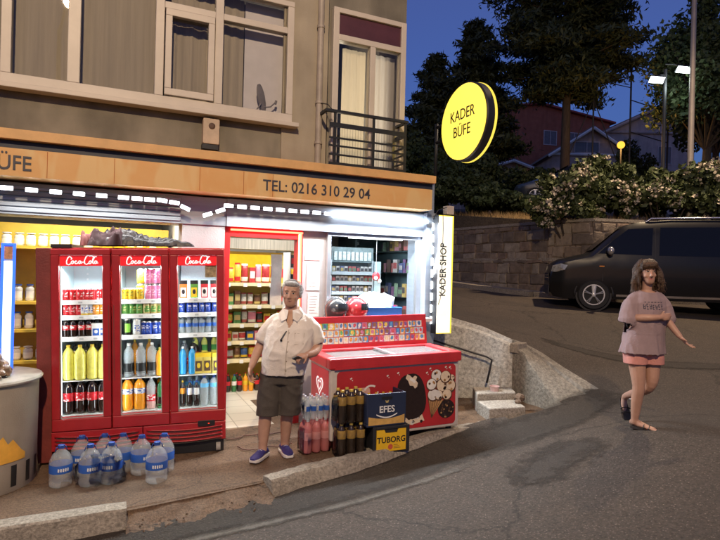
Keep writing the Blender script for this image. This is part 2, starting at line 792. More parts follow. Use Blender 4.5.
m_asphalt = M_ground('asphalt', (.055, .044, .036), (.090, .071, .057), (.032, .027, .023), rough=.78, s1=.55, s2=5, bump=1.0, bscale=44, speck=2.6, crack=.42)
m_gutter = M_ground('wet_patched_asphalt', (.034, .028, .023), (.058, .047, .038), (.022, .019, .016), rough=.75, s1=1.6, s2=9, bump=1.0, bscale=60, speck=1.8)
m_pave = M_ground('stained_screed', (.115, .072, .044), (.20, .13, .082), (.06, .038, .026), rough=.7, s1=1.1, s2=7, bump=.6, bscale=60, crack=1.1)
m_conc = M_ground('old_concrete', (.33, .30, .255), (.46, .42, .36), (.20, .175, .15), rough=.82, s1=1.6, s2=9, bump=.8, bscale=45)
m_conc_edge = M_ground('worn_kerb_concrete', (.27, .235, .19), (.40, .355, .29), (.14, .12, .095), rough=.85, s1=2.2, s2=12, bump=.9, bscale=40)
m_dirt = M_ground('dry_earth', (.09, .07, .045), (.14, .11, .07), (.05, .04, .03), rough=.95, s1=.8, s2=6, bump=.6, bscale=20)
m_line = M_ground('faded_line', (.10, .09, .078), (.15, .135, .11), (.055, .05, .045), rough=.75, s1=3.0, s2=12, bump=.5, bscale=130)

# edge of everything that is not road: kerb, retaining wall, side of the building
EDGE = [(-14, 4.38), (.14, 4.38), (1.25, 4.46), (2.2, 4.62), (3.0, 4.86), (3.9, 4.90), (4.5, 4.78), (5.1, 4.90), (5.60, 4.98), (5.53, 5.35), (5.36, 5.70), (5.08, 5.97), (4.75, 6.19), (4.38, 6.41), (4.03, 6.63), (3.8, 6.8), (3.8, 40)]


def inside(poly, x, y):
    c = False
    j = len(poly) - 1
    for i in range(len(poly)):
        xi, yi = poly[i]
        xj, yj = poly[j]
        if (yi > y) != (yj > y) and x < (xj - xi) * (y - yi) / (yj - yi) + xi:
            c = not c
        j = i
    return c


ROADHOLE = EDGE + [(-14, 40)]
# ---- road sheet: fine near the shop, coarse far off, one mesh
def axis(a, b, c, d, fine, coarse):
    out = list(np.arange(a, b, coarse)) + list(np.arange(b, c, fine)) + list(np.arange(c, d + 1e-6, coarse))
    return out


xs = axis(-16, -2, 7, 40, .10, 1.0)
ys = axis(-16, 2, 8, 34, .10, 1.0)
vid, vv, ff = {}, [], []


def snap_edge(x, y):
    best = None
    for (a, b) in zip(EDGE[:-1], EDGE[1:]):
        dx, dy = b[0] - a[0], b[1] - a[1]
        t = max(0, min(1, ((x - a[0]) * dx + (y - a[1]) * dy) / (dx * dx + dy * dy)))
        q = (a[0] + dx * t, a[1] + dy * t)
        d = math.hypot(q[0] - x, q[1] - y)
        if best is None or d < best[0]:
            best = (d, q)
    return best


def rv(i, j):
    k = (i, j)
    if k not in vid:
        x, y = xs[i], ys[j]
        if inside(ROADHOLE, x, y):
            q = snap_edge(x, y)
            if q[0] < .6:
                x, y = q[1]
        vid[k] = len(vv)
        vv.append((x, y, road_z(x, y)))
    return vid[k]


def hole_shrunk(x, y):
    return all(inside(ROADHOLE, x + dx, y + dy) for dx, dy in ((.12, 0), (-.12, 0), (0, .12), (0, -.12)))


for i in range(len(xs) - 1):
    for j in range(len(ys) - 1):
        cx, cy_ = (xs[i] + xs[i + 1]) / 2, (ys[j] + ys[j + 1]) / 2
        if inside(ROADHOLE, cx, cy_):
            continue
        ff.append([rv(i, j), rv(i + 1, j), rv(i + 1, j + 1), rv(i, j + 1)])
mb = MB()
mb.add(vv, ff)
road = tag(mb.build('road', m_asphalt, smooth=180), kind='structure')


def feather(mat, soft=1.0, patchy=1.0, cover=1.0):
    """lets a stain or patch thin out irregularly towards its borders"""
    n, l = mat.node_tree.nodes, mat.node_tree.links
    b, o = n['Principled BSDF'], n['Material Output']
    uv = n.new('ShaderNodeUVMap')
    sp = n.new('ShaderNodeSeparateXYZ')
    l.new(uv.outputs[0], sp.inputs[0])
    tc = n.new('ShaderNodeTexCoord')
    nz = n.new('ShaderNodeTexNoise')
    nz.inputs['Scale'].default_value = 7
    nz.inputs['Detail'].default_value = 8
    nz.inputs['Roughness'].default_value = .7
    l.new(tc.outputs['Object'], nz.inputs['Vector'])
    k = n.new('ShaderNodeMath')
    k.operation = 'MULTIPLY_ADD'
    k.inputs[1].default_value = 2.2 * patchy
    k.inputs[2].default_value = -1.1 * patchy - .35 + .35 * (cover - 1)
    l.new(nz.outputs['Fac'], k.inputs[0])
    ad = n.new('ShaderNodeMath')
    ad.operation = 'MULTIPLY_ADD'
    ad.inputs[1].default_value = 2.2 / soft
    l.new(sp.outputs['X'], ad.inputs[0])
    l.new(k.outputs[0], ad.inputs[2])
    ad.use_clamp = True
    t = n.new('ShaderNodeBsdfTransparent')
    mx = n.new('ShaderNodeMixShader')
    l.new(ad.outputs[0], mx.inputs[0])
    l.new(t.outputs[0], mx.inputs[1])
    l.new(b.outputs[0], mx.inputs[2])
    l.new(mx.outputs[0], o.inputs[0])
    return mat


feather(m_gutter, 1.0, .8, 1.6)
feather(m_line, 1.6, 1.0, 1.0)


def road_strip(name, pts, widths, lift, mat, jitter=0.0, step=.08):
    """sheet that follows the road surface a few mm above it."""
    pts = [Vector((p[0], p[1], 0)) for p in pts]
    dens = []
    for a, b, wa, wb in zip(pts[:-1], pts[1:], widths[:-1], widths[1:]):
        n = max(1, int((b - a).length / step))
        for k in range(n):
            t = k / n
            dens.append((a.lerp(b, t), wa + (wb - wa) * t))
    dens.append((pts[-1], widths[-1]))
    rr = random.Random(len(pts) * 31 + int(lift * 1e5))
    mb = MB()
    rows = []
    na = 10
    for i, (p, w) in enumerate(dens):
        q = dens[min(i + 1, len(dens) - 1)][0] - dens[max(i - 1, 0)][0]
        nrm = Vector((-q.y, q.x, 0)).normalized()
        j1, j2 = rr.uniform(-jitter, jitter), rr.uniform(-jitter, jitter)
        row = []
        for k in range(na + 1):
            t = -0.5 + k / na
            off = w * t + (j1 if k == 0 else j2 if k == na else 0)
            x, y = p.x + nrm.x * off, p.y + nrm.y * off
            row.append((x, y, road_z(x, y) + lift))
        rows.append(row)
    mb.rings(list(reversed(rows)), cap=False, closed=False)
    o = mb.build(name, mat, smooth=180)
    uvl = o.data.uv_layers.new(name='UVMap')
    nr = len(rows)
    for lp in o.data.loops:
        i_, k_ = divmod(lp.vertex_index, na + 1)
        u_ = 1 - abs(2 * k_ / na - 1)
        v_ = min(1.0, 6 * min(i_, nr - 1 - i_) / nr)
        uvl.data[lp.index].uv = (min(u_, v_), 0)
    # make sure it faces up
    if o.data.polygons[0].normal.z < 0:
        o.data.flip_normals()
    return tag(o, kind='structure')


road_strip('gutter', [(-1.2, 4.16), (.2, 4.12), (1.2, 4.16), (2.2, 4.3), (3.0, 4.5), (3.9, 4.5), (4.6, 4.5), (5.3, 4.72), (5.9, 4.9)], [.5, .55, .6, .65, .7, .75, .7, .6, .4], .004, m_gutter, .0)
road_strip('old_gutter_line', [(-1.4, 3.80), (.29, 3.86), (.9, 3.88), (1.83, 3.92), (2.6, 4.02), (3.1, 4.12), (3.35, 4.18)], [.16, .16, .15, .15, .14, .12, .06], .008, m_line, .0)
road_strip('tar_patch', [(3.0, 3.35), (3.3, 3.5), (3.7, 3.65), (4.0, 3.68), (4.25, 3.6)], [.2, .8, .9, .8, .3], .006, feather(M_ground('damp_asphalt', (.038, .031, .026), (.050, .041, .034), (.028, .024, .020), rough=.76, s1=1.2, s2=6, bump=.9, bscale=62, speck=1.6), 1.3, 1.2, .9), .0)
road_strip('road_repair', [(6.0, 6.5), (7.2, 5.3), (8.5, 4.4), (10, 3.7)], [.3, .42, .4, .4], .005, m_gutter, .0)

# ---- pavement in front of the shop, one planar sheet with a real edge
PAVE = [(-14, 4.36), (.2, 4.36), (1.2, 4.44), (2.2, 4.60), (3.0, 4.84), (3.9, 4.88), (4.5, 4.80), (5.3, 5.05), (5.0, 5.75), (4.2, 6.2), (3.95, 6.4), (3.95, 7.2), (-14, 7.2)]
mb = MB()
mb.prism_xy(PAVE, lambda x, y: -.6, lambda x, y: pav(x) - .004)
tag(mb.build('pavement', m_pave), kind='structure')

# ---- light concrete kerb strip along the pavement edge, chipped
mb = MB()
KL = [(1.22, 4.40), (1.6, 4.50), (2.0, 4.55), (2.4, 4.65), (2.8, 4.77), (3.2, 4.86), (3.6, 4.90), (3.95, 4.88), (4.15, 4.84)]
rows = []
rr = random.Random(3)
for a, b in zip(KL[:-1], KL[1:]):
    for k in range(5):
        t = k / 5
        p = Vector((a[0] + (b[0] - a[0]) * t, a[1] + (b[1] - a[1]) * t, 0))
        n = Vector((-(b[1] - a[1]), b[0] - a[0], 0)).normalized()
        w = .10 + rr.uniform(-.012, .012)
        z = pav(p.x) + .045 + rr.uniform(-.006, .006)
        o_, i_ = p - n * w * .75, p + n * w * .75
        low = o_ - n * .05
        rows.append([(i_.x, i_.y, pav(p.x) - .05), (low.x, low.y, road_z(low.x, low.y) - .05), (o_.x, o_.y, z - .02), (p.x - n.x * w * .6, p.y - n.y * w * .6, z), (p.x, p.y, z + .004), (i_.x, i_.y, z - .004), ])
mb.rings(rows)
tag(mb.build('kerb', m_conc_edge, smooth=35), kind='structure')

# ---- raised kerb block at the near left, cast concrete with a broken end
mb = MB()
rows = []
for k in range(26):
    x = -3.2 + 3.34 * k / 25
    e = rr.uniform(-.008, .008)
    zt = .02 + .0 * x + e * .6
    rows.append([(x, 4.42, -.4), (x, 4.235 + e, -.4), (x, 4.25 + e, zt - .015), (x, 4.265, zt), (x, 4.36, zt + .004), (x, 4.42, zt - .01)])
mb.rings(rows)
tag(mb.build('kerb_step', m_conc_edge, smooth=35), kind='structure')

# ---- broken kerb: crumbled slope between kerb block and kerb
rows = []
for i in range(40):
    x = .135 + 1.12 * i / 39
    row = []
    for j in range(13):
        v_ = j / 12
        y = 4.40 + (x - .14) * .06 - .34 * v_
        zt, zb = pav(x) + .004, road_z(x, y) - .012
        e = _mnz.noise(Vector((x * 7, y * 7, 1.3))) * .040 + _mnz.noise(Vector((x * 22, y * 22, 4))) * .022
        w = min(1, v_ * 1.35) ** .8
        row.append((x, y, zt * (1 - w) + zb * w + e * math.sin(PI * min(1, v_)) + (0 if v_ < 1 else -.02)))
    rows.append(row)
mb = MB()
mb.rings(rows, cap=False, closed=False)
o = mb.build('broken_kerb', m_pave, smooth=40)
if o.data.polygons[10].normal.z < 0:
    o.data.flip_normals()
tag(o, kind='structure')
mb = MB()
for k in range(34):
    x = rr.uniform(.15, 1.25)
    y = rr.uniform(4.08, 4.36)
    s_ = rr.uniform(.005, .015)
    zz = max(road_z(x, y), pav(x) * .3 + road_z(x, y) * .7)
    mb.ell((x, y, zz + s_ * .3), (s_, s_ * rr.uniform(.6, 1), s_ * rr.uniform(.4, .7)), n=6, m=4, rot=Euler((rr.random(), rr.random(), rr.random() * 6)).to_matrix())
tag(mb.build('rubble', m_pave), 'small crumbs of broken concrete along the kerb gap', 'rubble', kind='stuff')

# ---- retaining wall between shop yard and the climbing road
m_wallwhite = M_ground('limewashed_concrete', (.46, .45, .41), (.60, .58, .53), (.28, .265, .235), rough=.85, s1=2.0, s2=7, bump=.9, bscale=26)
W = [((3.90, 6.42), 1.20), ((4.25, 6.20), 1.13), ((4.62, 5.98), 1.02), ((4.95, 5.76), .86)]
mb = MB()
rows = []
for i in range(len(W) - 1):
    for k in range(6):
        t = k / 6
        (a, za), (b, zb) = W[i], W[i + 1]
        x, y, z = a[0] + (b[0] - a[0]) * t, a[1] + (b[1] - a[1]) * t, za + (zb - za) * t
        rows.append((x, y, z))
rows.append((*W[-1][0], W[-1][1]))
rg = []
for i, (x, y, z) in enumerate(rows):
    q = Vector(rows[min(i + 1, len(rows) - 1)]) - Vector(rows[max(0, i - 1)])
    n = Vector((-q.y, q.x, 0)).normalized()
    e = rr.uniform(-.010, .010)
    rg.append([(x + n.x * .34, y + n.y * .34, -.3), (x - n.x * .015, y - n.y * .015, -.3), (x + e * .3, y + e * .3, z * .5), (x, y, z - .05 + e), (x + n.x * .02, y + n.y * .02, z - .035 + e),
               (x + n.x * .12, y + n.y * .12, z - .02 + e), (x + n.x * .14, y + n.y * .14, z + .035), (x + n.x * .32, y + n.y * .32, z + .03), (x + n.x * .34, y + n.y * .34, z + .01)])
# it turns and runs out into the road as a sloping apron with the rim kept along its outer edge
AL = [(4.97, 5.60, .78), (4.985, 5.42, .62), (5.0, 5.20, .42), (5.03, 5.02, .27), (5.08, 4.94, .20)]
BL = [(5.27, 5.90, .80), (5.42, 5.70, .69), (5.55, 5.42, .53), (5.65, 5.12, .40), (5.70, 4.97, .33)]
for k in range(len(AL)):
    for m_ in range(3 if k < len(AL) - 1 else 1):
        t = m_ / 3
        a = Vector(AL[k]).lerp(Vector(AL[min(k + 1, len(AL) - 1)]), t)
        b = Vector(BL[k]).lerp(Vector(BL[min(k + 1, len(AL) - 1)]), t)
        d = b - a
        e1, e2, e3 = rr.uniform(-.012, .012), rr.uniform(-.014, .014), rr.uniform(-.010, .010)
        P_ = lambda f, dz: (a.x + d.x * f, a.y + d.y * f, a.z + d.z * f + dz)
        rg.append([(b.x + .02, b.y + .02, -.3), (a.x - .01, a.y - .01, -.3), (a.x + e1, a.y + e1, a.z * .5), (a.x + e2 * .5, a.y, a.z - .02 + e1), P_(.05, e2), P_(.66, .01 + e3), P_(.70, .045 + e3 * .5), P_(.96, .04), (b.x, b.y, b.z + .01)])
n_main = len(rows) - 1
mb.rings(rg, mi=[0 if i < n_main else 1 for i in range(len(rg) - 1)])
rw = mb.build('retaining_wall', [m_wallwhite, M_ground('dirty_apron_concrete', (.22, .20, .165), (.34, .31, .26), (.11, .098, .08), rough=.88, s1=2.4, s2=8, bump=1.0, bscale=30)], smooth=40)
tag(rw, 'whitewashed concrete retaining wall that slopes down and runs out into the road', 'wall')
# broken bits on it
mb = MB()
mb.prism_xy([(4.95, 5.66), (5.20, 5.76), (5.12, 5.88), (4.90, 5.76)], .74, .865)
tag(mb.build('concrete_slab', m_conc_edge, bevel=.012), 'broken brown slab lying across the bend of the retaining wall', 'slab')
# concrete steps at its foot
mb = MB()
mb.prism_xy([(4.02, 5.05), (4.5, 4.98), (4.62, 5.32), (4.12, 5.42)], -.2, .23)
mb.build
st = mb.build('concrete_block', m_conc, bevel=.015)
tag(st, 'low grey concrete block at the foot of the retaining wall', 'block')
mb = MB()
mb.prism_xy([(4.14, 5.45), (4.66, 5.34), (4.82, 5.62), (4.32, 5.78)], -.2, .31)
st = mb.build('concrete_step', m_conc, bevel=.015)
tag(st, 'higher concrete step in the corner against the retaining wall', 'step')
mb = MB()
mb.ell((4.62, 5.22, .275), (.09, .06, .055), n=7, m=5, rot=Euler((.3, .2, .5)).to_matrix())
mb.ell((4.52, 5.14, .25), (.05, .04, .03), n=6, m=4)
tag(mb.build('stone', M('brown_stone', (.16, .11, .075), .9, bump=.5)), 'brown lump of stone lying on the concrete block', 'stone')
e = MB()
e.lathe([(.05, 0), (.062, .06), (.064, .062), (.058, .062), (.047, .01)], n=14)
tag(e.build('dish', M('pinkish_plastic', (.62, .42, .40), .5), loc=(4.45, 5.5, .31), smooth=40), 'small pinkish plastic dish on the concrete step', 'dish')
# black cable pipe on the wall
mb = MB()
def onwall(t, z):
    i = min(int(t * 3), 2)
    u_ = t * 3 - i
    a, b = W[i][0], W[i + 1][0]
    x, y = a[0] + (b[0] - a[0]) * u_, a[1] + (b[1] - a[1]) * u_
    return (x - .060, y - .100, z)
mb.tube([onwall(0, .92), onwall(.35, .80), onwall(.7, .68), onwall(.76, .64), onwall(.74, .5), onwall(.71, .33)], .013, 8)
tag(mb.build('cable_pipe', M('black_pipe', (.02, .02, .022), .45), smooth=180), 'thin black pipe bent down the white retaining wall', 'pipe')
tag(MB().box(5.70, 4.52, 0, 5.78, 4.58, .003).build('paper_scrap', M('white_paper', (.75, .75, .72), .8), loc=(0, 0, road_z(5.74, 4.55) + .004)), 'white paper scrap on the road beyond the wall end', 'litter')

# ---- terrace behind the stone wall (planar slope) and far ground
def ter(x, y):
    return 3.2 + .13 * (.41787 * x + .9085 * y - 14.3)


WALLP = [(10.2, 24), (10.55, 15.5), (11.0, 11.4), (11.35, 10.2), (14.15, 9.4), (18.7, 7.3), (30, 2.1)]
mb = MB()
off = [(p[0] + .3, p[1] + .15) for p in WALLP]
mb.prism_xy(list(reversed(off + [(90, -10), (160, 60), (60, 190), (-60, 190), (-30, 40), (10.4, 40)])), lambda x, y: -1.0, ter)
tr = mb.build('terrace', m_dirt)
tr.data.update()
tag(tr, kind='structure')
mb = MB()
mb.poly([(-300, -300, -1.2), (300, -300, -1.2), (300, 300, -1.2), (-300, 300, -1.2)])
tag(mb.build('ground', m_dirt), kind='structure')

m_stone = M_stone('rubble_masonry')
sw = empty('stone_wall', (WALLP[2][0], WALLP[2][1], 1.1), 0, 'tall rubble stone wall with a mortar band across the road', 'wall')
body = MB()
band = MB()
cop = MB()
for (a, b) in zip(WALLP[:-1], WALLP[1:]):
    A, B = Vector((*a, 0)), Vector((*b, 0))
    n = max(1, int((B - A).length / .8))
    d = (B - A) / n
    nr = Vector((d.y, -d.x, 0)).normalized() * -1
    if nr.dot(Vector((0, 0, 0)) - A) > 0:
        nr = -nr                                    # nr points away from the road
    for k in range(n):
        p, q = A + d * k, A + d * (k + 1)
        for (tgt, z0, z1, th0, th1) in ((body, -.2, 3.22, 0, .45), (cop, 3.22, 3.30, -.03, .5), (band, 2.18, 2.27, -.025, .02)):
            pts = [p + nr * th0, q + nr * th0, q + nr * th1, p + nr * th1]
            pl = [(v.x - sw.location.x, v.y - sw.location.y) for v in pts]
            ar = sum(pl[i][0] * pl[(i + 1) % 4][1] - pl[(i + 1) % 4][0] * pl[i][1] for i in range(4))
            if ar < 0:
                pl = pl[::-1]
            tgt.prism_xy(pl, z0 - sw.location.z, z1 - sw.location.z)
body.build('masonry', m_stone, sw)
st_m = [M('stone_shade_%d' % q, c, .92, var=.35, scale=5, bump=.7, bscale=18) for q, c in enumerate(((.19, .145, .105), (.25, .20, .15), (.15, .12, .095), (.29, .245, .19), (.22, .16, .12)))]
stn = MB()
rs_ = random.Random(17)
for (a, b) in zip(WALLP[1:-2], WALLP[2:-1]):
    A, B = Vector((*a, 0)), Vector((*b, 0))
    d = (B - A).normalized()
    nr = Vector((d.y, -d.x, 0))
    if nr.dot(Vector((0, 0, 0)) - A) < 0:
        nr = -nr
    Ltot = (B - A).length
    z = .95
    while z < 3.15:
        hh = rs_.uniform(.22, .36)
        if z < 2.18 < z + hh + .06:
            hh = max(.10, 2.165 - z)
        if z + hh > 3.2:
            hh = 3.2 - z
        x = rs_.uniform(-.2, 0)
        while x < Ltot:
            w = rs_.uniform(.26, .66)
            x0_, x1_ = max(0, x + .014), min(Ltot, x + w - .014)
            if x1_ - x0_ > .08 and hh > .07:
                pr_ = rs_.uniform(.012, .055)
                j = lambda m_=.022: rs_.uniform(-m_, m_)
                base = [(x0_, z + .012), (x1_, z + .012), (x1_, z + hh - .012), (x0_, z + hh - .012)]
                base = [(p + j(), q + j()) for p, q in base]
                cx_, cz_ = (x0_ + x1_) / 2, z + hh / 2
                top_ = [(cx_ + (p - cx_) * .86, cz_ + (q - cz_) * .82) for p, q in base]
                P3 = lambda p, q, o_: A + d * p + nr * o_ + Vector((0, 0, q)) - sw.location
                vb = [P3(p, q, -.02) for p, q in base] + [P3(p, q, pr_ * .6) for p, q in base] + [P3(p, q, pr_ + j(.008)) for p, q in top_]
                fs_ = [(8, 9, 10, 11)] + [(i + 4, (i + 1) % 4 + 4, (i + 1) % 4 + 8, i + 8) for i in range(4)] + [(i, (i + 1) % 4, (i + 1) % 4 + 4, i + 4) for i in range(4)]
                if d.cross(Vector((0, 0, 1))).dot(nr) < 0:
                    fs_ = [tuple(reversed(f_)) for f_ in fs_]
                stn.add(vb, fs_, rs_.randrange(5))
            x += w
        z += hh
        if abs(z - 2.165) < .03:
            z = 2.275
stn.build('facing_stones', st_m, sw)
band.build('mortar_band', m_conc_edge, sw)
cop.build('coping', m_conc_edge, sw)
# far kerb / sidewalk under that wall
mb = MB()
for (a, b) in zip(WALLP[:-1], WALLP[1:]):
    A, B = Vector((*a, 0)), Vector((*b, 0))
    d = (B - A).normalized()
    nr = Vector((d.y, -d.x, 0))
    if nr.dot(Vector((0, 0, 0)) - A) < 0:
        nr = -nr                                    # towards the road
    n = max(1, int((B - A).length / 1.0))
    for k in range(n):
        p, q = A.lerp(B, k / n), A.lerp(B, (k + 1) / n)
        pl = [p, p + nr * .75, q + nr * .75, q]
        pl = [(v.x, v.y) for v in pl]
        ar = sum(pl[i][0] * pl[(i + 1) % 4][1] - pl[(i + 1) % 4][0] * pl[i][1] for i in range(4))
        if ar < 0:
            pl = pl[::-1]
        mb.prism_xy(pl, -.3, lambda x, y: road_z(x, y) + .13)
tag(mb.build('far_kerb', m_conc_edge), kind='structure')

# ================================================================== THE BUILDING
m_plaster = M_plaster('greybrown_render', (.19, .172, .135), (.285, .258, .205), streak=.40)
m_plaster_l = M_plaster('beige_render', (.34, .295, .225), (.43, .375, .29), streak=.25)
m_upvc = M('yellowed_window_plastic', (.58, .52, .45), .45, var=.08, scale=3)
m_winglass = M_glass('window_glass', (.92, .92, .91), .30, .01)
m_curtain = M('grey_net_curtain', (.44, .39, .32), .9, var=.12, stretch=(14, 14, .5), scale=1.5)
m_curtain2 = M('cream_curtain', (.82, .74, .58), .9, var=.10, stretch=(14, 14, .5), scale=1.5)
m_lilac = M('sky_reflection_lilac', (.80, .77, .84), .8, var=.06)
m_bluegrey = M('bluegrey_steel', (.30, .35, .42), .42, metal=.3, var=.1, stretch=(.6, 1, 14), scale=2)
m_bluewall = M('pale_bluegrey_paint', (.40, .43, .47), .55, var=.1, scale=3, bump=.15)
m_orange = M('orange_vinyl', (.72, .30, .055), .5, var=.15, scale=2.0)
m_darkband = M('dark_blue_band', (.022, .028, .048), .5)
m_navytext = M('dark_grey_letters', (.05, .05, .065), .5)
m_redframe = M('red_painted_steel', (.42, .02, .025), .4, var=.12)
m_alu = M('silver_aluminium', (.55, .57, .6), .32, metal=.8, var=.08)
m_dark = M('black_plastic', (.015, .015, .017), .45)
m_dmetal = M('dark_iron', (.025, .027, .032), .5, metal=.4)
m_white = M('white_paint', (.78, .78, .76), .5, var=.05)
m_yellow = M('yellow_panel', (.66, .46, .06), .5, var=.12)
m_floor = M_tiles('pale_floor_tiles', (.62, .57, .48), (.30, .27, .22))
m_inwall = M('interior_white', (.66, .65, .62), .7, var=.06)
m_clearglass = M_glass('shop_glass', (.95, .97, .97), .12, .01)

bld = empty('apartment_building', (1.2, 6.1, 0), 0, 'rendered apartment block over the lit corner shop', 'building')
BO = bld.location


def B(mb, name, mats, **kw):
    """part of the building given in world coordinates"""
    o = mb.build(name, mats, bld, **kw)
    o.location = (-BO.x, -BO.y, -BO.z)
    return o


# upper wall with window and balcony-door openings built from pieces
mb = MB()
WX0, WX1, WZ0, WZ1 = -.98, 1.83, 3.45, 4.83
mb.box(-8, 6.0, 2.5, 2.30, 6.25, WZ0)                       # below the window
mb.box(2.30, 6.0, 2.5, 3.32, 6.25, 2.968)
mb.box(-8, 6.0, WZ0, WX0, 6.25, 7.4)
mb.box(WX0, 6.0, WZ1, WX1, 6.25, 7.4)
mb.box(WX1, 6.0, WZ0, 2.30, 6.25, 7.4)
mb.box(2.30, 6.0, 4.90, 3.32, 6.25, 7.4)
mb.box(3.29, 6.0, 2.968, 3.32, 6.25, 4.90)
mb.box(3.07, 6.25, 2.5, 3.319, 14, 7.4)
mb.box(-8, 13.8, 0, 3.07, 14, 7.4)
mb.box(-8, 6.25, 7.25, 3.07, 13.8, 7.4)
B(mb, 'upper_wall', m_plaster)
mb = MB()
mb.box(1.72, 5.972, 2.9, 2.26, 5.998, 7.4)
B(mb, 'beige_wall_strip', m_plaster_l)

# big window
win = MB()
fr = .085
win.box(WX0, 5.93, WZ0, WX1, 6.03, WZ0 + .10)
win.box(WX0, 5.93, WZ1 - .06, WX1, 6.03, WZ1)
win.box(WX0, 5.931, WZ0 + .1, WX0 + fr, 6.03, WZ1 - .06)
win.box(WX1 - .075, 5.931, WZ0 + .1, WX1, 6.03, WZ1 - .06)
for a, b in ((-.435, -.325), (.355, .44), (.955, 1.04)):
    win.box(a, 5.932, WZ0 + .1, b, 6.028, WZ1 - .06)
win.box(.44, 5.934, 4.46, .955, 6.026, 4.53)
win.box(1.04, 5.934, 4.46, WX1 - .075, 6.026, 4.53)
wo = B(win, 'window', m_upvc, bevel=.006)
sash = MB()
sx0, sx1, sz0, sz1 = .45, .945, 3.56, 4.45
for a in ((sx0, sz0, sx1, sz0 + .07), (sx0, sz1 - .07, sx1, sz1), (sx0, sz0 + .07, sx0 + .065, sz1 - .07), (sx1 - .065, sz0 + .07, sx1, sz1 - .07)):
    sash.box(a[0], 5.905, a[1], a[2], 5.96, a[3])
so = sash.build('sash', m_upvc, wo, bevel=.005)
sill = MB().box(WX0 - .05, 5.86, 3.40, WX1 + .06, 5.999, 3.449)
sill.build('sill', m_upvc, wo, bevel=.006)
pane = MB()
for a in ((WX0 + fr, WZ0 + .1, -.435, WZ1 - .06), (-.325, WZ0 + .1, .355, WZ1 - .06), (.515, 3.63, .88, 4.38), (.44, 4.53, .955, WZ1 - .06), (1.04, WZ0 + .1, WX1 - .075, 4.46), (1.04, 4.53, WX1 - .075, WZ1 - .06)):
    pane.box(a[0], 5.972, a[1], a[2], 5.978, a[3])
pane.build('pane', m_winglass, wo)


def curtain(name, x0, x1, z0, z1, y, mat, waves, amp, parent, lab=None):
    rows = []
    n = int((x1 - x0) / .012)
    rr_ = random.Random(int(x0 * 1000))
    ph = rr_.random() * 6
    for zz in (z0, z0 + (z1 - z0) * .35, z0 + (z1 - z0) * .7, z1):
        s = 1.0 - .25 * (zz - z0) / (z1 - z0)
        row = []
        for k in range(n + 1):
            xx = x0 + (x1 - x0) * k / n
            q_ = _mnz.noise(Vector((xx * waves * 1.3 / (x1 - x0), ph, zz * .25))) + .45 * _mnz.noise(Vector((xx * waves * 3.1 / (x1 - x0), ph + 4, zz * .35)))
            row.append((xx, y + amp * 1.5 * s * q_, zz))
        rows.append(row)
    m_ = MB()
    m_.rings(rows, cap=False, closed=False)
    o = m_.build(name, mat, parent, smooth=180)
    if lab:
        o['label'] = lab
    return o


curtain('curtain', WX0 + .02, .36, WZ0 + .02, WZ1 - .02, 6.12, m_curtain, 9, .02, wo)
curtain('curtain', .52, 1.30, WZ0 + .02, WZ1 - .02, 6.13, m_curtain, 7, .025, wo)
bl = MB().box(1.31, 6.125, WZ0 + .03, 1.79, 6.132, WZ1 - .03).build('sky_reflection_panel', m_lilac, wo)  # lilac colour stands in for sky mirrored in the glass
bl['label'] = 'pale lilac panel standing in for sky reflected in the last pane'
# dish and bracket shape standing in for a silhouette reflected in the last pane
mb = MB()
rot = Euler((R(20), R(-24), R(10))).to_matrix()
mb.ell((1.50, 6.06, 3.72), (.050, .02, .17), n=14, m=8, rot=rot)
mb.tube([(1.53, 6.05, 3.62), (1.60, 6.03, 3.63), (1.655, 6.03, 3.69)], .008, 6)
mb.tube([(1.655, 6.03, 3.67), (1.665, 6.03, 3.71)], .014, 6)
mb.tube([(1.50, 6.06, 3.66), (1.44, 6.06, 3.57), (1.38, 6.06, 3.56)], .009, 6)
d_ = mb.build('reflected_dish', M('dish_grey', (.30, .28, .30), .6), smooth=60)
tag(d_, 'grey dish shape standing in for a silhouette reflected in the last pane', 'dish reflection')

# room behind the window: dark back wall so the panes have depth
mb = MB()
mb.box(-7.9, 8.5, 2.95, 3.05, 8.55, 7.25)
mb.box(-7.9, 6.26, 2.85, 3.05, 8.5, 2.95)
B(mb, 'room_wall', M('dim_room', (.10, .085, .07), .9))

# balcony door
bd = MB()
bx0, bx1 = 2.31, 3.29
bd.box(bx0, 5.93, 2.97, bx0 + .075, 6.05, 4.90)
bd.box(bx1 - .07, 5.93, 2.97, bx1, 6.05, 4.90)
bd.box(bx0 + .075, 5.93, 4.84, bx1 - .07, 6.05, 4.90)
bd.box(bx0 + .075, 5.935, 4.52, bx1 - .07, 6.045, 4.59)
bd.box(2.80, 5.935, 2.97, 2.87, 6.045, 4.52)
bdo = B(bd, 'balcony_door', m_upvc, bevel=.005)
MB().box(bx0 + .075, 5.972, 2.97, 2.80, 5.978, 4.52).box(2.87, 5.972, 2.97, bx1 - .07, 5.978, 4.52).build('pane', m_winglass, bdo)
MB().box(bx0 + .075, 5.96, 4.59, bx1 - .07, 6.0, 4.84).build('upper_panel', M('maroon_panel', (.085, .028, .035), .4), bdo)
def M_cloth(name, col):
    m = M(name, col, .9, var=.10, stretch=(14, 14, .5), scale=1.5)
    n, l = m.node_tree.nodes, m.node_tree.links
    t = n.new('ShaderNodeBsdfTranslucent')
    t.inputs[0].default_value = (*col, 1)
    mx = n.new('ShaderNodeMixShader')
    mx.inputs[0].default_value = .5
    l.new(n['Principled BSDF'].outputs[0], mx.inputs[1])
    l.new(t.outputs[0], mx.inputs[2])
    l.new(mx.outputs[0], n['Material Output'].inputs[0])
    return m


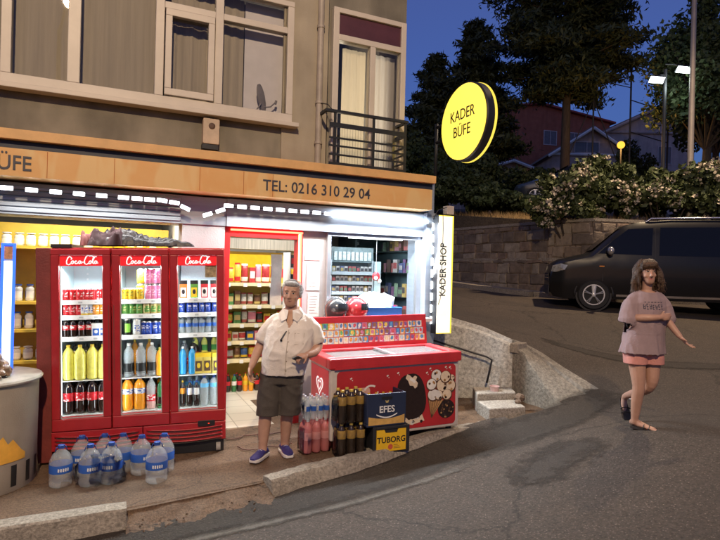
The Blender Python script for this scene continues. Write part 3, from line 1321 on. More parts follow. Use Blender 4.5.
area('curtain_fill_light', (2.75, 7.4, 3.75), (R(-90), 0, 0), 1.0, 1.4, 17, (1.0, .86, .66))  # unseen light added behind the balcony curtains to brighten them
m_curtain2 = M_cloth('cream_thin_curtain', (.82, .74, .58))
curtain('curtain', 2.50, 2.81, 2.98, 4.50, 6.10, m_curtain2, 5, .025, bdo)
curtain('curtain', 2.86, 3.22, 2.98, 4.50, 6.10, M_cloth('white_thin_curtain', (.84, .80, .75)), 6, .025, bdo)

# balcony railing
rl = empty('balcony_railing', (2.2, 5.72, 2.97), 0)
rl.parent = bld
rl.location = Vector((2.2, 5.72, 2.97)) - BO
top = MB()
top.box(-.05, -.02, .615, 1.02, .02, .645)
top.box(.985, .02, .615, 1.02, .27, .645)
top.box(-.05, .02, .615, -.02, .27, .645)
top.build('handrail', m_dmetal, rl)
each([(x, -.012, 0, x + .025, .012, .615) for x in (.06, .55, .975)], 'post', m_dmetal, rl)
rb = MB()
for z, h in ((.445, .055), (.315, .022), (.225, .022), (.125, .022), (.02, .03)):
    rb.box(.0, -.016, z, .985, -.013 + .003, z + h)
    rb.box(.99, .03, z, 1.0, .27, z + h)
for k in range(26):
    x = .09 + k * .034
    rb.box(x, -.003, .03, x + .0018, -.001, .49)
rb.build('bars', m_dmetal, rl)

# drainpipe and cables
mb = MB()
mb.tube([(2.15, 5.93, 2.9), (2.15, 5.93, 5.0), (2.15, 5.93, 7.3)], .038, 12)
for z in (3.25, 3.72, 4.6, 5.4):
    mb.tube([(2.15, 5.93, z), (2.15, 5.93, z + .03)], .047, 12)
B(mb, 'drainpipe', M('grey_drainpipe', (.36, .31, .26), .5), smooth=50)
mb = MB()
mb.tube([(2.16, 5.89, 3.72), (2.22, 5.83, 3.70), (2.27, 5.78, 3.62)], .006, 6)
mb.tube([(2.235, 5.985, 2.97), (2.24, 5.985, 4.5), (2.245, 5.985, 7.0)], .006, 6)
mb.tube([(2.27, 5.985, 2.97), (2.268, 5.985, 4.5), (2.26, 5.985, 7.0)], .005, 6)
B(mb, 'cable', m_dark, smooth=180)

# alarm siren box on the wall
sb = empty('siren_box', (.93, 5.99, 3.10), 0, 'small beige alarm box on the wall under the big window', 'alarm box')
MB().prism_xz(rrect(-.085, 0, .085, .27, .015), -.10, 0).build('housing', M('aged_beige_plastic', (.52, .40, .29), .5), sb, bevel=.006)
MB().ell((.005, -.10, .19), (.035, .012, .035)).build('horn', M('rust_brown', (.12, .07, .05), .7), sb, smooth=60)
MB().box(-.09, -.095, -.055, .075, -.01, -.004).build('bracket', m_dark, sb)

# ground floor: pillars, lintel, shutter boxes
mb = MB()
mb.box(.66, 5.90, -.3, 1.10, 6.25, 2.235)
B(mb, 'pillar', m_bluewall)
mb = MB()
mb.box(2.00, 5.96, -.3, 2.29, 6.25, 2.235)
B(mb, 'pillar', M('grey_pillar_paint', (.42, .42, .44), .6, var=.12, scale=4))
mb = MB()
mb.box(-8, 5.86, 2.235, .64, 6.24, 2.53)
mb.box(.64, 5.88, 2.235, 1.11, 6.24, 2.53)
for z in (2.26, 2.31, 2.36, 2.41, 2.46):
    mb.box(-8, 5.845, z, .635, 5.859, z + .035)
B(mb, 'shutter_box', m_bluegrey, bevel=.004)
mb = MB()
mb.box(1.11, 5.86, 2.235, 3.60, 6.24, 2.53)
B(mb, 'door_header', m_bluegrey)
mb = MB()
mb.box(3.56, 5.78, 0, 3.70, 6.24, 2.535)
mb.box(3.71, 6.0, -.3, 3.80, 13.8, 2.9)
mb.box(3.32, 6.0, 2.9, 3.80, 13.8, 3.0)
B(mb, 'corner_post', m_bluegrey)
mb = MB()
mb.box(-8, 6.26, 2.54, 3.70, 10.0, 2.60)
B(mb, 'shop_ceiling', M('ceiling_white', (.6, .6, .58), .8))
mb = MB()
mb.box(-8, 9.0, -.2, 3.70, 9.1, 2.54)
mb.box(.70, 6.26, -.2, .78, 8.99, 2.54)
mb.box(2.55, 7.0, -.2, 2.62, 8.99, 2.54)
B(mb, 'interior_wall', m_inwall)
mb = MB()
mb.box(-8, 6.02, -.1, .7, 8.99, pav(1.0))
mb.box(.78, 6.02, -.1, 3.70, 8.99, .012)
B(mb, 'shop_floor', m_floor)
# red door surround with glowing strip
df = MB()
df.box(1.10, 5.93, 0, 1.165, 6.06, 2.235)
df.box(1.93, 5.93, 0, 1.998, 6.06, 2.235)
df.box(1.165, 5.93, 2.13, 1.93, 6.06, 2.235)
dfo = B(df, 'door_frame', m_redframe, bevel=.004)
MB().box(1.165, 5.905, 2.195, 1.985, 5.925, 2.215).box(1.955, 5.905, 0.75, 1.975, 5.925, 2.194).build('red_light_strip', M_emit('red_glow', (1.0, .10, .05), 9.0), dfo)
MB().box(1.94, 5.895, .75, 1.95, 5.925, 2.19).build('warm_light_strip', M_emit('warm_glow', (1.0, .45, .2), 8.0), dfo)

# fascia sign
def M_fascia():
    m = M('orange_fascia_vinyl', (.70, .37, .12), .5, col2=(.74, .45, .18), scale=1.1, stretch=(1, 1, 2))
    n, l = m.node_tree.nodes, m.node_tree.links
    b = n['Principled BSDF']
    src = b.inputs['Base Color'].links[0].from_socket
    tc = n.new('ShaderNodeTexCoord')
    mp = n.new('ShaderNodeMapping')
    mp.inputs['Rotation'].default_value = (0, R(38), 0)
    mp.inputs['Scale'].default_value = (1.6, 1, .5)
    l.new(tc.outputs['Object'], mp.inputs[0])
    wv = n.new('ShaderNodeTexNoise')
    wv.inputs['Scale'].default_value = 2.2
    wv.inputs['Distortion'].default_value = 1.2
    l.new(mp.outputs[0], wv.inputs['Vector'])
    cr = n.new('ShaderNodeValToRGB')
    cr.color_ramp.elements[0].position = .47
    cr.color_ramp.elements[1].position = .56
    cr.color_ramp.elements[0].color = (0, 0, 0, 1)
    cr.color_ramp.elements[1].color = (1, 1, 1, 1)
    l.new(wv.outputs['Fac'], cr.inputs[0])
    mx = n.new('ShaderNodeMix')
    mx.data_type = 'RGBA'
    l.new(cr.outputs[0], mx.inputs[0])
    l.new(src, mx.inputs[6])
    mx.inputs[7].default_value = (.74, .50, .22, 1)
    l.new(mx.outputs[2], b.inputs['Base Color'])
    bp = n.new('ShaderNodeBump')
    bp.inputs['Strength'].default_value = .25
    bp.inputs['Distance'].default_value = .02
    l.new(wv.outputs['Fac'], bp.inputs['Height'])
    l.new(bp.outputs[0], b.inputs['Normal'])
    return m


fs = empty('fascia_sign', (1.2, 5.6, 2.55), 0, 'long orange shop fascia with dark band and telephone number', 'shop sign')
FX0, FX1 = -6.0 - 1.2, 3.535 - 1.2
mb = MB()
mb.box(FX0, 0, 0, FX1 - .02, .38, .245)
mb.build('face_board', M_fascia(), fs)
MB().box(FX0, .03, .247, FX1, .38, .318).build('dark_band', m_darkband, fs)
MB().prism_xy([(FX0, -.035), (FX1 + .01, -.035), (FX1 + .01, .398), (FX0, .398)], .32, .41).build('top_lip', M('orange_lip', (.68, .40, .16), .5, var=.12), fs, bevel=.004)
each([(x, -.0025, .004, x + .006, 0, .24) for x in (-.42, .02, -1.2, .33, -1.75)], 'seam', M('seam_orange', (.45, .15, .03), .6), fs)
MB().box(FX1 - .02, -.002, 0, FX1 + .0, .38, .245).build('end_cap', m_bluegrey, fs)
lettering('TEL: 0216 310 29 04', .163, m_navytext, fs, (.225, -.003, .066), sx=.915, bold=.0018)
lettering('KADER BÜFE', .185, m_navytext, fs, (-1.865, -.003, .054), sx=.86, bold=.002, align='RIGHT')

# LED module strips
m_led = M_emit('led_white', (.86, .93, 1.0), 16.0)
m_ledcase = M('led_case', (.7, .72, .75), .4)


def led_strip(pts, n, label, skip=()):
    o = empty('led_strip', pts[0], 0, label, 'LED strip', 'white LED module strips on the shop front')
    P = [Vector(p) for p in pts]
    L = [0]
    for a, b in zip(P[:-1], P[1:]):
        L.append(L[-1] + (b - a).length)
    wire = MB()
    wire.tube([p - P[0] for p in P], .004, 5)
    wire.build('wire', m_dark, o)
    src = None
    for k in range(n):
        if k in skip:
            continue
        s = L[-1] * k / max(1, n - 1)
        i = max(j for j in range(len(P) - 1) if L[j] <= s + 1e-9)
        t = (s - L[i]) / max(1e-6, L[i + 1] - L[i])
        p = P[i].lerp(P[i + 1], t) - P[0]
        d = P[i + 1] - P[i]
        if src is None:
            m_ = MB().box(-.050, -.016, -.020, .050, .0, .020, 0)
            m_.box(-.044, -.024, -.016, .044, -.0165, .016, 1)
            src = m_.build('led_module', [m_ledcase, m_led], o)
            q = src
        else:
            q = src.copy()
            COL.objects.link(q)
            q.parent = o
        q.location = p
        q.rotation_euler = (0, -math.atan2(d.z, math.hypot(d.x, d.y)), 0)
    return o


led_strip([(-.87, 5.74, 2.455), (.09, 5.74, 2.445)], 6, 'row of six white LEDs above the left shop window')
led_strip([(.27 - .06, 5.74, 2.443), (.44, 5.74, 2.443), (.56, 5.74, 2.43), (.665, 5.74, 2.385)], 5, 'short LED row ending in a drooping lamp above the coolers')
led_strip([(.89, 5.76, 2.335), (1.02, 5.76, 2.385)], 2, 'two tilted LEDs on the pale pillar beside the door')
led_strip([(1.10, 5.74, 2.438), (2.22, 5.74, 2.43)], 9, 'row of nine white LEDs above the red doorway')
led_strip([(2.33, 5.74, 2.43), (3.50, 5.74, 2.415)], 10, 'brightest LED row above the kiosk window')
led_strip([(3.63, 5.74, 2.36), (3.63, 5.74, 1.20)], 9, 'upright LED row down the post beside the vertical sign')

# real light from those strips
cool = (.86, .93, 1.0)
area('led_light', (-.35, 5.66, 2.43), (R(-20), 0, 0), 1.1, .05, 8, (1.0, .95, .88))
area('led_light', (.55, 5.66, 2.41), (R(-20), 0, 0), .5, .05, 2.2, (1.0, .95, .88))
area('led_light', (1.65, 5.66, 2.42), (R(-20), 0, 0), 1.1, .05, 15, (1.0, .94, .86))
area('led_light', (2.95, 5.66, 2.40), (R(-20), 0, 0), 1.15, .06, 42, cool)
area('led_light', (2.95, 5.70, 2.45), (R(25), 0, 0), 1.15, .04, 14, cool)
area('led_light', (3.63, 5.70, 1.8), (R(-90), R(-25), 0), .04, 1.1, 6, cool)

# ================================================================== DRINKS
m_can_red = M('can_red', (.55, .012, .016), .28, metal=.25, var=.05)
m_can_yel = M('can_yellow', (.80, .55, .03), .28, metal=.2, var=.05)
m_can_pink = M('can_pink', (.72, .22, .42), .28, metal=.2, var=.05)
m_can_or = M('can_orange', (.80, .30, .03), .28, metal=.2, var=.05)
m_can_green = M('can_green', (.10, .30, .06), .28, metal=.2, var=.05)
m_can_blk = M('can_black', (.02, .025, .02), .25, metal=.3)
m_can_blue = M('can_blue', (.03, .08, .45), .25, metal=.3)
m_can_white = M('can_white', (.75, .77, .75), .3, metal=.2, var=.05)
m_can_gold = M('can_gold', (.60, .48, .20), .28, metal=.3)
m_lime = M('lime_print', (.3, .75, .08), .4)
m_tin = M('can_tin', (.6, .6, .62), .25, metal=.9)
m_label_w = M('label_white', (.78, .78, .76), .5, var=.05)
m_label_r = M('label_red', (.62, .02, .03), .45, var=.08)
m_label_b = M('label_blue', (.03, .12, .48), .45, var=.1)
m_label_k = M('label_black', (.02, .02, .02), .4)
m_label_y = M('label_yellow', (.80, .56, .03), .45)
m_label_g = M('label_green', (.08, .35, .08), .45)
m_cola = M('cola_bottle', (.022, .010, .007), .12, coat=.6)
m_yel_liq = M('lemonade_bottle', (.80, .76, .16), .2, coat=.4, var=.12, scale=25)
m_or_liq = M('orange_bottle', (.85, .35, .02), .2, coat=.4, var=.06)
m_green_liq = M('green_bottle', (.03, .16, .05), .15, coat=.5)
m_blue_liq = M('blue_bottle', (.03, .30, .62), .2, coat=.4)
m_clear = M_clear('clear_bottle', (.84, .90, .92), .70)
m_clearpink = M_clear('pink_bottle', (.90, .62, .60), .40)
m_cap_r = M('cap_red', (.55, .02, .02), .4)
m_cap_b = M('cap_blue', (.02, .07, .32), .4)
m_cap_w = M('cap_white', (.75, .75, .75), .4)
m_cap_y = M('cap_yellow', (.72, .50, .05), .35)
m_cap_k = M('cap_black', (.02, .02, .02), .4)

MESHES = {}


def M_script(name, bg, fg, scale=46, rough=.35, metal=.1, cut=.55):
    """printed label: ragged lines of small marks on a ground colour"""
    if name in MATS:
        return MATS[name]
    m = M(name, bg, rough, metal=metal, col2=fg, scale=scale, stretch=(.55, .55, 1.5), detail=2)
    for n_ in m.node_tree.nodes:
        if n_.type == 'VALTORGB':
            n_.color_ramp.elements[0].position = cut
            n_.color_ramp.elements[1].position = cut + .03
    return m


scr_rw = M_script('print_white_on_red', (.55, .012, .016), (.82, .80, .78))
scr_yr = M_script('print_on_yellow', (.80, .55, .03), (.10, .20, .06))
scr_pw = M_script('print_on_pink', (.72, .22, .42), (.85, .75, .80))
scr_ow = M_script('print_on_orange', (.80, .30, .03), (.85, .8, .7))
scr_wb = M_script('print_blue_on_white', (.74, .74, .72), (.05, .12, .45), cut=.52)
scr_gy = M_script('print_on_green', (.10, .30, .06), (.70, .60, .25))
scr_bw = M_script('print_on_blue', (.03, .08, .45), (.75, .75, .78))
scr_ry = M_script('print_white_on_label', (.62, .02, .03), (.82, .80, .78), scale=34)


def can_mesh(key, h, r, body, front=None, band=None):
    r *= 1.08
    if key not in MESHES:
        mb = MB()
        mats = [m_tin, body, front or body, band or body]
        mb.lathe([(r * .78, 0), (r, .008), (r, h * .22), (r, h * .72), (r, h - .012), (r * .82, h - .002), (r * .80, h)], n=16,
                 mi=[0, 3, 1, 1, 0, 0], front={2: 2}, arc=-.80)
        me = mb.mesh('can', mats)
        me.shade_smooth()
        me.set_sharp_from_angle(angle=R(50))
        MESHES[key] = me
    return MESHES[key]


def bottle_mesh(key, h, r, liq, label, cap, shape=1.0, fill=None, lab=(.38, .62), front=None, wide=.30):
    """plastic bottle: ribbed body, label band, shoulder, neck, cap"""
    if key not in MESHES:
        mb = MB()
        f = fill if fill else liq
        mats = [liq, label, cap, f, front or label]
        z0, z1 = lab
        prof = [(r * .80, 0), (r * .97, .012), (r * .94, h * .10), (r, h * .16), (r * .97, h * z0 - .004), (r * .985, h * z0), (r * .985, h * z1), (r * .97, h * z1 + .004),
                (r * .97, h * .72), (r * .84, h * .79), (r * .52, h * .875), (r * wide, h * .915), (r * wide, h * .93), (r * wide * 1.12, h * .932), (r * wide * 1.12, h * .995), (r * wide * .9, h)]
        mi = [3, 3, 3, 3, 3, 1, 3 if fill is None else 0, 0, 0, 0, 0, 0, 2, 2, 2]
        mb.lathe(prof, n=16, mi=mi, front={5: 4})
        me = mb.mesh('bottle', mats)
        me.shade_smooth()
        me.set_sharp_from_angle(angle=R(60))
        MESHES[key] = me
    return MESHES[key]


def carton_mesh(key, w, d, h, body, top, front):
    if key not in MESHES:
        mb = MB()
        mb.box(-w / 2, -d / 2, 0, w / 2, d / 2, h * .80, 0)
        mb.box(-w * .52, -d * .52, h * .80, w * .52, d * .52, h, 1)
        mb.box(-w * .38, -d / 2 - .002, h * .12, w * .38, -d / 2 - .0002, h * .62, 2)
        mb.ell((0, -d / 2 - .002, h * .4), (w * .22, .003, h * .14), n=10, m=6, mi=1)
        me = mb.mesh('carton', [body, top, front])
        MESHES[key] = me
    return MESHES[key]


def place(mesh, name, mw, x, y, z, label, cat, group, rz=0.0):
    o = bpy.data.objects.new(name, mesh)
    COL.objects.link(o)
    o.matrix_world = mw @ Matrix.Translation((x, y, z)) @ Matrix.Rotation(rz, 4, 'Z')
    return tag(o, label, cat, group)


def goods(mw, items, x0, x1, y, z, where, group, jit=.005, ends=True):
    """a row of single goods between local x0 and x1; items: (mesh, name, what it looks like, category)"""
    n = len(items)
    count = {}
    for it in items:
        count[it[2]] = count.get(it[2], 0) + 1
    seen = {}
    for i, (me, name, look, cat) in enumerate(items):
        x = (x0 + x1) / 2 if n == 1 else x0 + (x1 - x0) * i / (n - 1)
        k = seen.get(look, 0)
        seen[look] = k + 1
        c = count[look]
        lab = (look if c == 1 else ordinal(k, c) + ' ' + look) + ' ' + where
        place(me, name, mw, x + rnd.uniform(-jit, jit), y + rnd.uniform(-jit, jit) * 2, z, lab, cat, group, rnd.uniform(-.5, .5) if 'carton' not in name and 'pack' not in name else rnd.uniform(-.05, .05))


# ================================================================== THREE-DOOR COOLER
m_fridge = M('cooler_red', (.36, .014, .020), .36, col2=(.46, .024, .030), scale=7, detail=10, coat=.2)
m_fridge_d = M('cooler_dull_red', (.20, .035, .028), .6, var=.25, scale=5, bump=.15)
m_fr_in = M('cooler_inside', (.62, .70, .72), .5, var=.04)
m_shelf_w = M('shelf_white', (.90, .93, .94), .45, var=.03)
m_hdr = M('header_red', (.70, .015, .02), .4, var=.05, emit=(.75, .012, .02), es=.55)
m_logo_w = M('logo_white', (.85, .85, .85), .5, var=.02, emit=(1, 1, 1), es=.7)

FW, FD, FH = 1.535, .66, 2.005
ang = math.atan2(5.315 - 5.60, 1.065 + .455)
fr_ = empty('drinks_cooler', (-.455, 5.60, pav(-.455) + .0), 0, 'red three-door glass fronted drinks cooler lit inside', 'fridge')
fr_.rotation_euler = (0, -R(1.75), ang)
bpy.context.view_layer.update()
FM = fr_.matrix_world.copy()
shell = MB()
shell.box(0, .07, .12, .04, FD, FH - .02)                # left cheek
shell.box(FW - .04, .07, .12, FW, FD, FH - .02)
shell.box(.04, .07, 1.935, FW - .04, FD, FH - .02)        # top
shell.box(.04, .07, .12, FW - .04, FD, .42)               # bottom
shell.box(.04, FD - .04, .42, FW - .04, FD, 1.935)
for k in (1, 2):
    x = k * FW / 3
    shell.box(x - .02, .07, .42, x + .02, FD - .04, 1.935)
shell.build('cabinet', m_fridge, fr_, bevel=.006)
lin = MB()
for k in range(3):
    a, b = k * FW / 3 + .022, (k + 1) * FW / 3 - .022
    if k == 0:
        a = .042
    if k == 2:
        b = FW - .042
    lin.box(a, FD - .05, .422, b, FD - .042, 1.933)
    lin.box(a, .08, .422, a + .006, FD - .05, 1.933)
    lin.box(b - .006, .08, .422, b, FD - .05, 1.933)
    lin.box(a + .006, .08, .422, b - .006, FD - .05, .43)
    lin.box(a + .006, .08, 1.925, b - .006, FD - .05, 1.933)
lin.build('lining', m_fr_in, fr_)
MB().box(-.125, .035, .02, -.003, FD, FH - .025).build('side_panel', m_fridge_d, fr_, bevel=.006)
MB().box(-.005, .05, FH - .021, .17, .5, FH + .012).build('top_tray', m_dark, fr_)
MB().box(.05, .05, 0, FW - .02, .6, .118).build('base', m_dark, fr_)

# script lettering drawn as a ribbon of strokes
SCRIPT = [
    [(0.13, .72), (.08, .78), (.02, .66), (-.03, .42), (-.02, .22), (.05, .16), (.12, .24)],      # C
    [(.13, .72), (.17, .62), (.13, .55)],
    [(.20, .44), (.16, .40), (.14, .28), (.18, .22), (.23, .30), (.23, .40), (.20, .44), (.26, .40)],  # o
    [(.36, .40), (.32, .45), (.28, .34), (.30, .23), (.37, .26), (.40, .32)],                     # c
    [(.50, .42), (.44, .44), (.41, .32), (.44, .23), (.49, .30), (.51, .43), (.50, .26), (.55, .28)],  # a
    [(.55, .34), (.61, .36)],                                                                     # -
    [(.82, .80), (.77, .86), (.70, .74), (.64, .48), (.64, .26), (.71, .18), (.79, .26)],         # C
    [(.82, .80), (.90, .82), (1.0, .74), (1.10, .76)],                                             # swash
    [(.86, .44), (.82, .40), (.80, .28), (.84, .22), (.89, .30), (.89, .40), (.86, .44), (.92, .40)],  # o
    [(.93, .40), (1.00, .66), (1.02, .74), (.98, .74), (.95, .50), (.95, .28), (1.0, .24)],       # l
    [(1.10, .42), (1.04, .44), (1.01, .32), (1.04, .23), (1.09, .30), (1.11, .43), (1.10, .26), (1.16, .30)],  # a
]


def ribbon(mb, pts, w, y, ox, oz, sx, sz, mi=0, th=.0015):
    P = [Vector((ox + p[0] * sx, oz + p[1] * sz)) for p in pts]
    L_, R_ = [], []
    for i, p in enumerate(P):
        d = (P[min(i + 1, len(P) - 1)] - P[max(i - 1, 0)])
        d = d.normalized() if d.length > 1e-6 else Vector((1, 0))
        n = Vector((-d.y, d.x))
        ww = w * (.65 + .35 * abs(math.sin(i * 1.7 + .8)))
        L_.append(p + n * ww)
        R_.append(p - n * ww)
    vv_ = [(q.x, y, q.y) for q in L_] + [(q.x, y, q.y) for q in R_]
    k = len(P)
    mb.add(vv_, [[i, i + k, i + k + 1, i + 1] for i in range(k - 1)], mi)


doors = []
for k in range(3):
    a, b = k * FW / 3 + .006, (k + 1) * FW / 3 - .006
    d = MB()
    gl, gr, gb, gt = a + .068, b - .068, .415, 1.915
    d.box(a, 0, .305, b, .064, gb)
    d.box(a, 0, gt, b, .064, 1.972)
    d.box(a, 0, gb, gl, .064, gt)
    d.box(gr, 0, gb, b, .064, gt)
    dd = d.build('door', m_fridge, fr_, bevel=.007)
    doors.append(dd)
    MB().box(gl - .004, .036, gb - .004, gr + .004, .040, gt + .004).build('pane', M_glass('cooler_glass', (.97, .99, .99), .06, .01), dd)
    gk = MB()
    for q in ((gl, .030, gb, gl + .008, .034, gt), (gr - .008, .030, gb, gr, .034, gt), (gl + .008, .030, gb, gr - .008, .034, gb + .008)):
        gk.box(*q)
    gk.build('gasket', M('gasket_grey', (.45, .48, .5), .5), dd)
    hd = MB()
    hd.prism_xz(rrect(gl + .002, 1.815, gr - .002, 1.912, .012), .026, .032)
    ho = hd.build('header', m_hdr, dd)
    lg = MB()
    for s in SCRIPT:
        ribbon(lg, s, .0058, .0245, gl + (.065 if k < 2 else .08), 1.806, .225 if k < 2 else .20, .125)
    lg.build('logo', m_logo_w, ho)
    # handle recess line
    MB().box(a + .012 if k != 0 else b - .02, -.004, .75, a + .02 if k != 0 else b - .012, -.0005, 1.45).build('handle', m_fridge_d, dd)

# poster stuck inside the right door
MB().box(FW - .185, .041, 1.70, FW - .078, .043, 1.90).build('sticker', M('brown_notice', (.42, .30, .18), .7, var=.5, scale=30), doors[2])

# shelves
SHZ = [1.485, 1.345, 1.145]
for k in range(3):
    a, b = k * FW / 3 + .035, (k + 1) * FW / 3 - .035
    for z in SHZ:
        sh = MB().box(a, .10, z - .012, b, FD - .06, z - .002).box(a, .085, z - .030, b, .099, z + .012)
        sh.build('shelf', m_shelf_w, fr_)
    MB().box(a, .10, .738, b, FD - .06, .744).build('shelf', m_shelf_w, fr_)
# price rails: small dark ticks
for k in range(3):
    for z in SHZ:
        for q in range(3):
            x = k * FW / 3 + .09 + q * .13 + rnd.uniform(-.01, .01)
            MB().box(x, .0835, z - .018, x + .035, .0845, z - .002).build('price_tag', M('price_paper', (.55, .60, .62), .6), fr_)
# lit uprights inside each bay
m_tube = M_emit('cooler_tube', (.85, .96, 1.0), 30.0)
lt = MB()
for k in range(3):
    a, b = k * FW / 3 + .042, (k + 1) * FW / 3 - .042
    lt.box(a + .024, .050, .44, a + .034, .060, 1.80)
    lt.box(b - .034, .050, .44, b - .024, .060, 1.80)
lt.build('light_tube', m_tube, fr_)
each([(k * FW / 3 + .17, FD - .056, 1.56 + q * .055, k * FW / 3 + .185, FD - .051, 1.58 + q * .055) for k in range(3) for q in range(5)], 'wall_slot', M('slot_white', (.85, .9, .9), .4), fr_)
for k in range(3):
    x = (k + .5) * FW / 3
    p = FM @ Vector((x, .16, 1.80))
    area('cooler_light', p, (R(-14), 0, ang), .36, .05, 8, (.85, .96, 1.0))

# lower grille: two wide panels with swept louvres
for (a, b) in ((.0, .775), (.781, FW)):
    g = MB()
    g.box(a, .006, .125, b, .05, .298)
    go = g.build('grille', m_fridge, fr_, bevel=.005)
    lv = MB()
    for q in range(4):
        z = .262 - q * .036
        n = 12
        pts = []
        for i in range(n + 1):
            t = i / n
            x = a + .03 + (b - a - .06) * t
            sag = .022 * math.sin(PI * min(1, t * 1.0))
            pts.append((x, .0, z - sag))
        lv.tube(pts, (.011, .007), 6)
    lv.build('louvre', m_fridge, go, smooth=180)
    dk = MB()
    for q in range(4):
        z = .244 - q * .036
        pts = [(a + .04 + (b - a - .08) * i / 12, .0045, z - .022 * math.sin(PI * i / 12)) for i in range(13)]
        dk.tube(pts, (.005, .0035), 6)
    dk.build('slot', m_dark, go)
MB().prism_xz(rrect(FW - .26, .262, FW - .10, .318, .012), -.006, .006).build('control_panel', m_dark, fr_, bevel=.003)
MB().box(FW - .165, -.009, .285, FW - .15, -.0065, .292).build('display', M_emit('display_red', (1, .05, .02), 1.5), fr_)
# castor at the right front foot with rag
ft = MB()
ft.tube([(FW - .09, .04, .045), (FW - .05, .04, .045)], .04, 12)
ft.build('castor', M('castor_grey', (.35, .33, .30), .6), fr_, smooth=40)

# contents ---------------------------------------------------------------
cn = lambda key, body, front=None, band=None, h=.118, r=.033: can_mesh(key, h, r, body, front, band)
RED = cn('red', m_can_red, scr_rw, m_can_red, h=.122)
REDS = cn('reds', m_can_red, scr_rw, m_can_white, h=.122)
YEL = cn('yel', m_can_yel, scr_yr)
SIL = cn('sil', m_can_white, scr_wb, m_can_yel)
ORA = cn('ora', m_can_or, scr_ow)
PINK = cn('pink', m_can_pink, scr_pw, h=.15)
YELT = cn('yelt', m_can_yel, scr_yr, h=.15)
GRN = cn('grn', m_can_green, scr_gy)
GOLD = cn('gold', m_can_gold, scr_gy)
MON = cn('mon', m_can_blk, m_lime, h=.165)
WHT = cn('wht', m_can_white, scr_wb, h=.165)
BLU = cn('blu', m_can_blue, scr_bw, m_can_blue, h=.135, r=.027)
BLUS = cn('blus', m_can_blue, scr_bw, h=.115, r=.027)
COKE5 = bottle_mesh('coke5', .19, .031, m_cola, m_label_r, m_cap_r, front=scr_ry)
COKE1 = bottle_mesh('coke1', .32, .050, m_cola, m_label_r, m_cap_k, front=scr_ry)
LEM = bottle_mesh('lem', .325, .053, m_yel_liq, m_yel_liq, m_cap_y, lab=(.45, .6))
FAN = bottle_mesh('fan', .315, .054, m_or_liq, m_label_b, m_cap_b, front=scr_wb, lab=(.5, .66))
FANS = bottle_mesh('fans', .27, .042, m_or_liq, m_or_liq, m_cap_y)
ZERO = bottle_mesh('zero', .32, .048, m_clear, m_label_k, m_cap_w, fill=m_clear, lab=(.12, .42))
ROSE = bottle_mesh('rose', .31, .044, m_clear, m_label_r, m_cap_w, fill=M_clear('rose_drink', (.85, .55, .5), .3), front=scr_ry, lab=(.25, .45))
GBO = bottle_mesh('gbo', .28, .040, m_green_liq, m_label_g, m_cap_k, front=m_cola, lab=(.1, .4))
AMB = bottle_mesh('amb', .34, .036, M('amber_bottle', (.70, .28, .03), .2, coat=.4), m_or_liq, m_cap_y)
BLB = bottle_mesh('blb', .27, .036, m_blue_liq, m_blue_liq, m_cap_w)
WAT = bottle_mesh('wat', .29, .042, m_clear, m_label_b, m_cap_b, fill=m_clear, front=M('label_skyblue', (.15, .5, .8), .4), lab=(.62, .76))
WATS = bottle_mesh('wats', .175, .030, m_clear, m_label_b, m_cap_b, fill=m_clear, lab=(.4, .6))
SLO = bottle_mesh('slo', .25, .028, m_cola, m_can_or, m_cap_y, lab=(.5, .72))
SLB = bottle_mesh('slb', .25, .028, m_cola, m_label_b, m_cap_b, front=m_label_w, lab=(.45, .72))
YPK = bottle_mesh('ypk', .235, .033, m_yel_liq, m_label_k, m_cap_y, front=m_label_g)
CUPO = carton_mesh('cupo', .07, .06, .185, M('carton_orange', (.70, .22, .03), .5), m_cap_k, m_label_w)
CUPG = carton_mesh('cupg', .07, .06, .185, M('carton_green', (.10, .32, .05), .5), m_cap_k, m_label_y)
CUPR = carton_mesh('cupr', .07, .06, .185, M('carton_red', (.50, .03, .04), .5), m_cap_k, m_label_w)
GPK = carton_mesh('gpk', .078, .06, .20, M('carton_gold', (.66, .52, .12), .4), m_label_y, M('carton_brown', (.09, .05, .03), .5))
PKW = carton_mesh('pkw', .075, .05, .13, m_label_w, m_label_w, m_label_b)


def bay(k):
    return k * FW / 3 + .098, (k + 1) * FW / 3 - .098


L0, L1 = bay(0)
D = 'behind the left cooler door'
G = 'drinks in the left cooler door'
T = lambda me, nm, look, cat: (me, nm, look, cat)
goods(FM, [T(REDS, 'can', 'red can', 'can')] * 5, L0 + .10, L1 - .02, .24, SHZ[0], 'at the back of the top shelf ' + D, G)
goods(FM, [T(RED, 'can', 'red can', 'can')] * 5, L0, L1 - .085, .14, SHZ[0], 'on the top shelf ' + D, G)
goods(FM, [T(REDS, 'can', 'lone red can', 'can')], L1 + .0, L1, .14, SHZ[0], 'of the top shelf ' + D, G)
goods(FM, [T(RED, 'can', 'red can', 'can')] * 3 + [T(SIL, 'can', 'yellow silver can', 'can')] * 2 + [T(ORA, 'can', 'orange can', 'can')] * 2, L0, L1, .14, SHZ[1], 'on the second shelf ' + D, G)
goods(FM, [T(COKE5, 'bottle', 'small cola bottle', 'bottle')] * 4, L0, L0 + .19, .14, SHZ[2], 'on the third shelf ' + D, G)
goods(FM, [T(PKW, 'carton', 'white and blue carton', 'carton')] * 2, L0 + .255, L1 - .005, .14, SHZ[2], 'on the third shelf ' + D, G)
goods(FM, [T(COKE1, 'bottle', 'cola bottle standing behind', 'bottle')] * 4, L0 + .04, L1 + .02, .27, .75, 'the lemonade ' + D, G)
goods(FM, [T(LEM, 'bottle', 'yellow lemonade bottle', 'bottle')] * 4, L0 + .01, L1 - .0, .15, .75, D, G)
goods(FM, [T(COKE5, 'bottle', 'small cola bottle', 'bottle')] * 5, L0 + .04, L1, .25, SHZ[2], 'at the back of the third shelf ' + D, G)
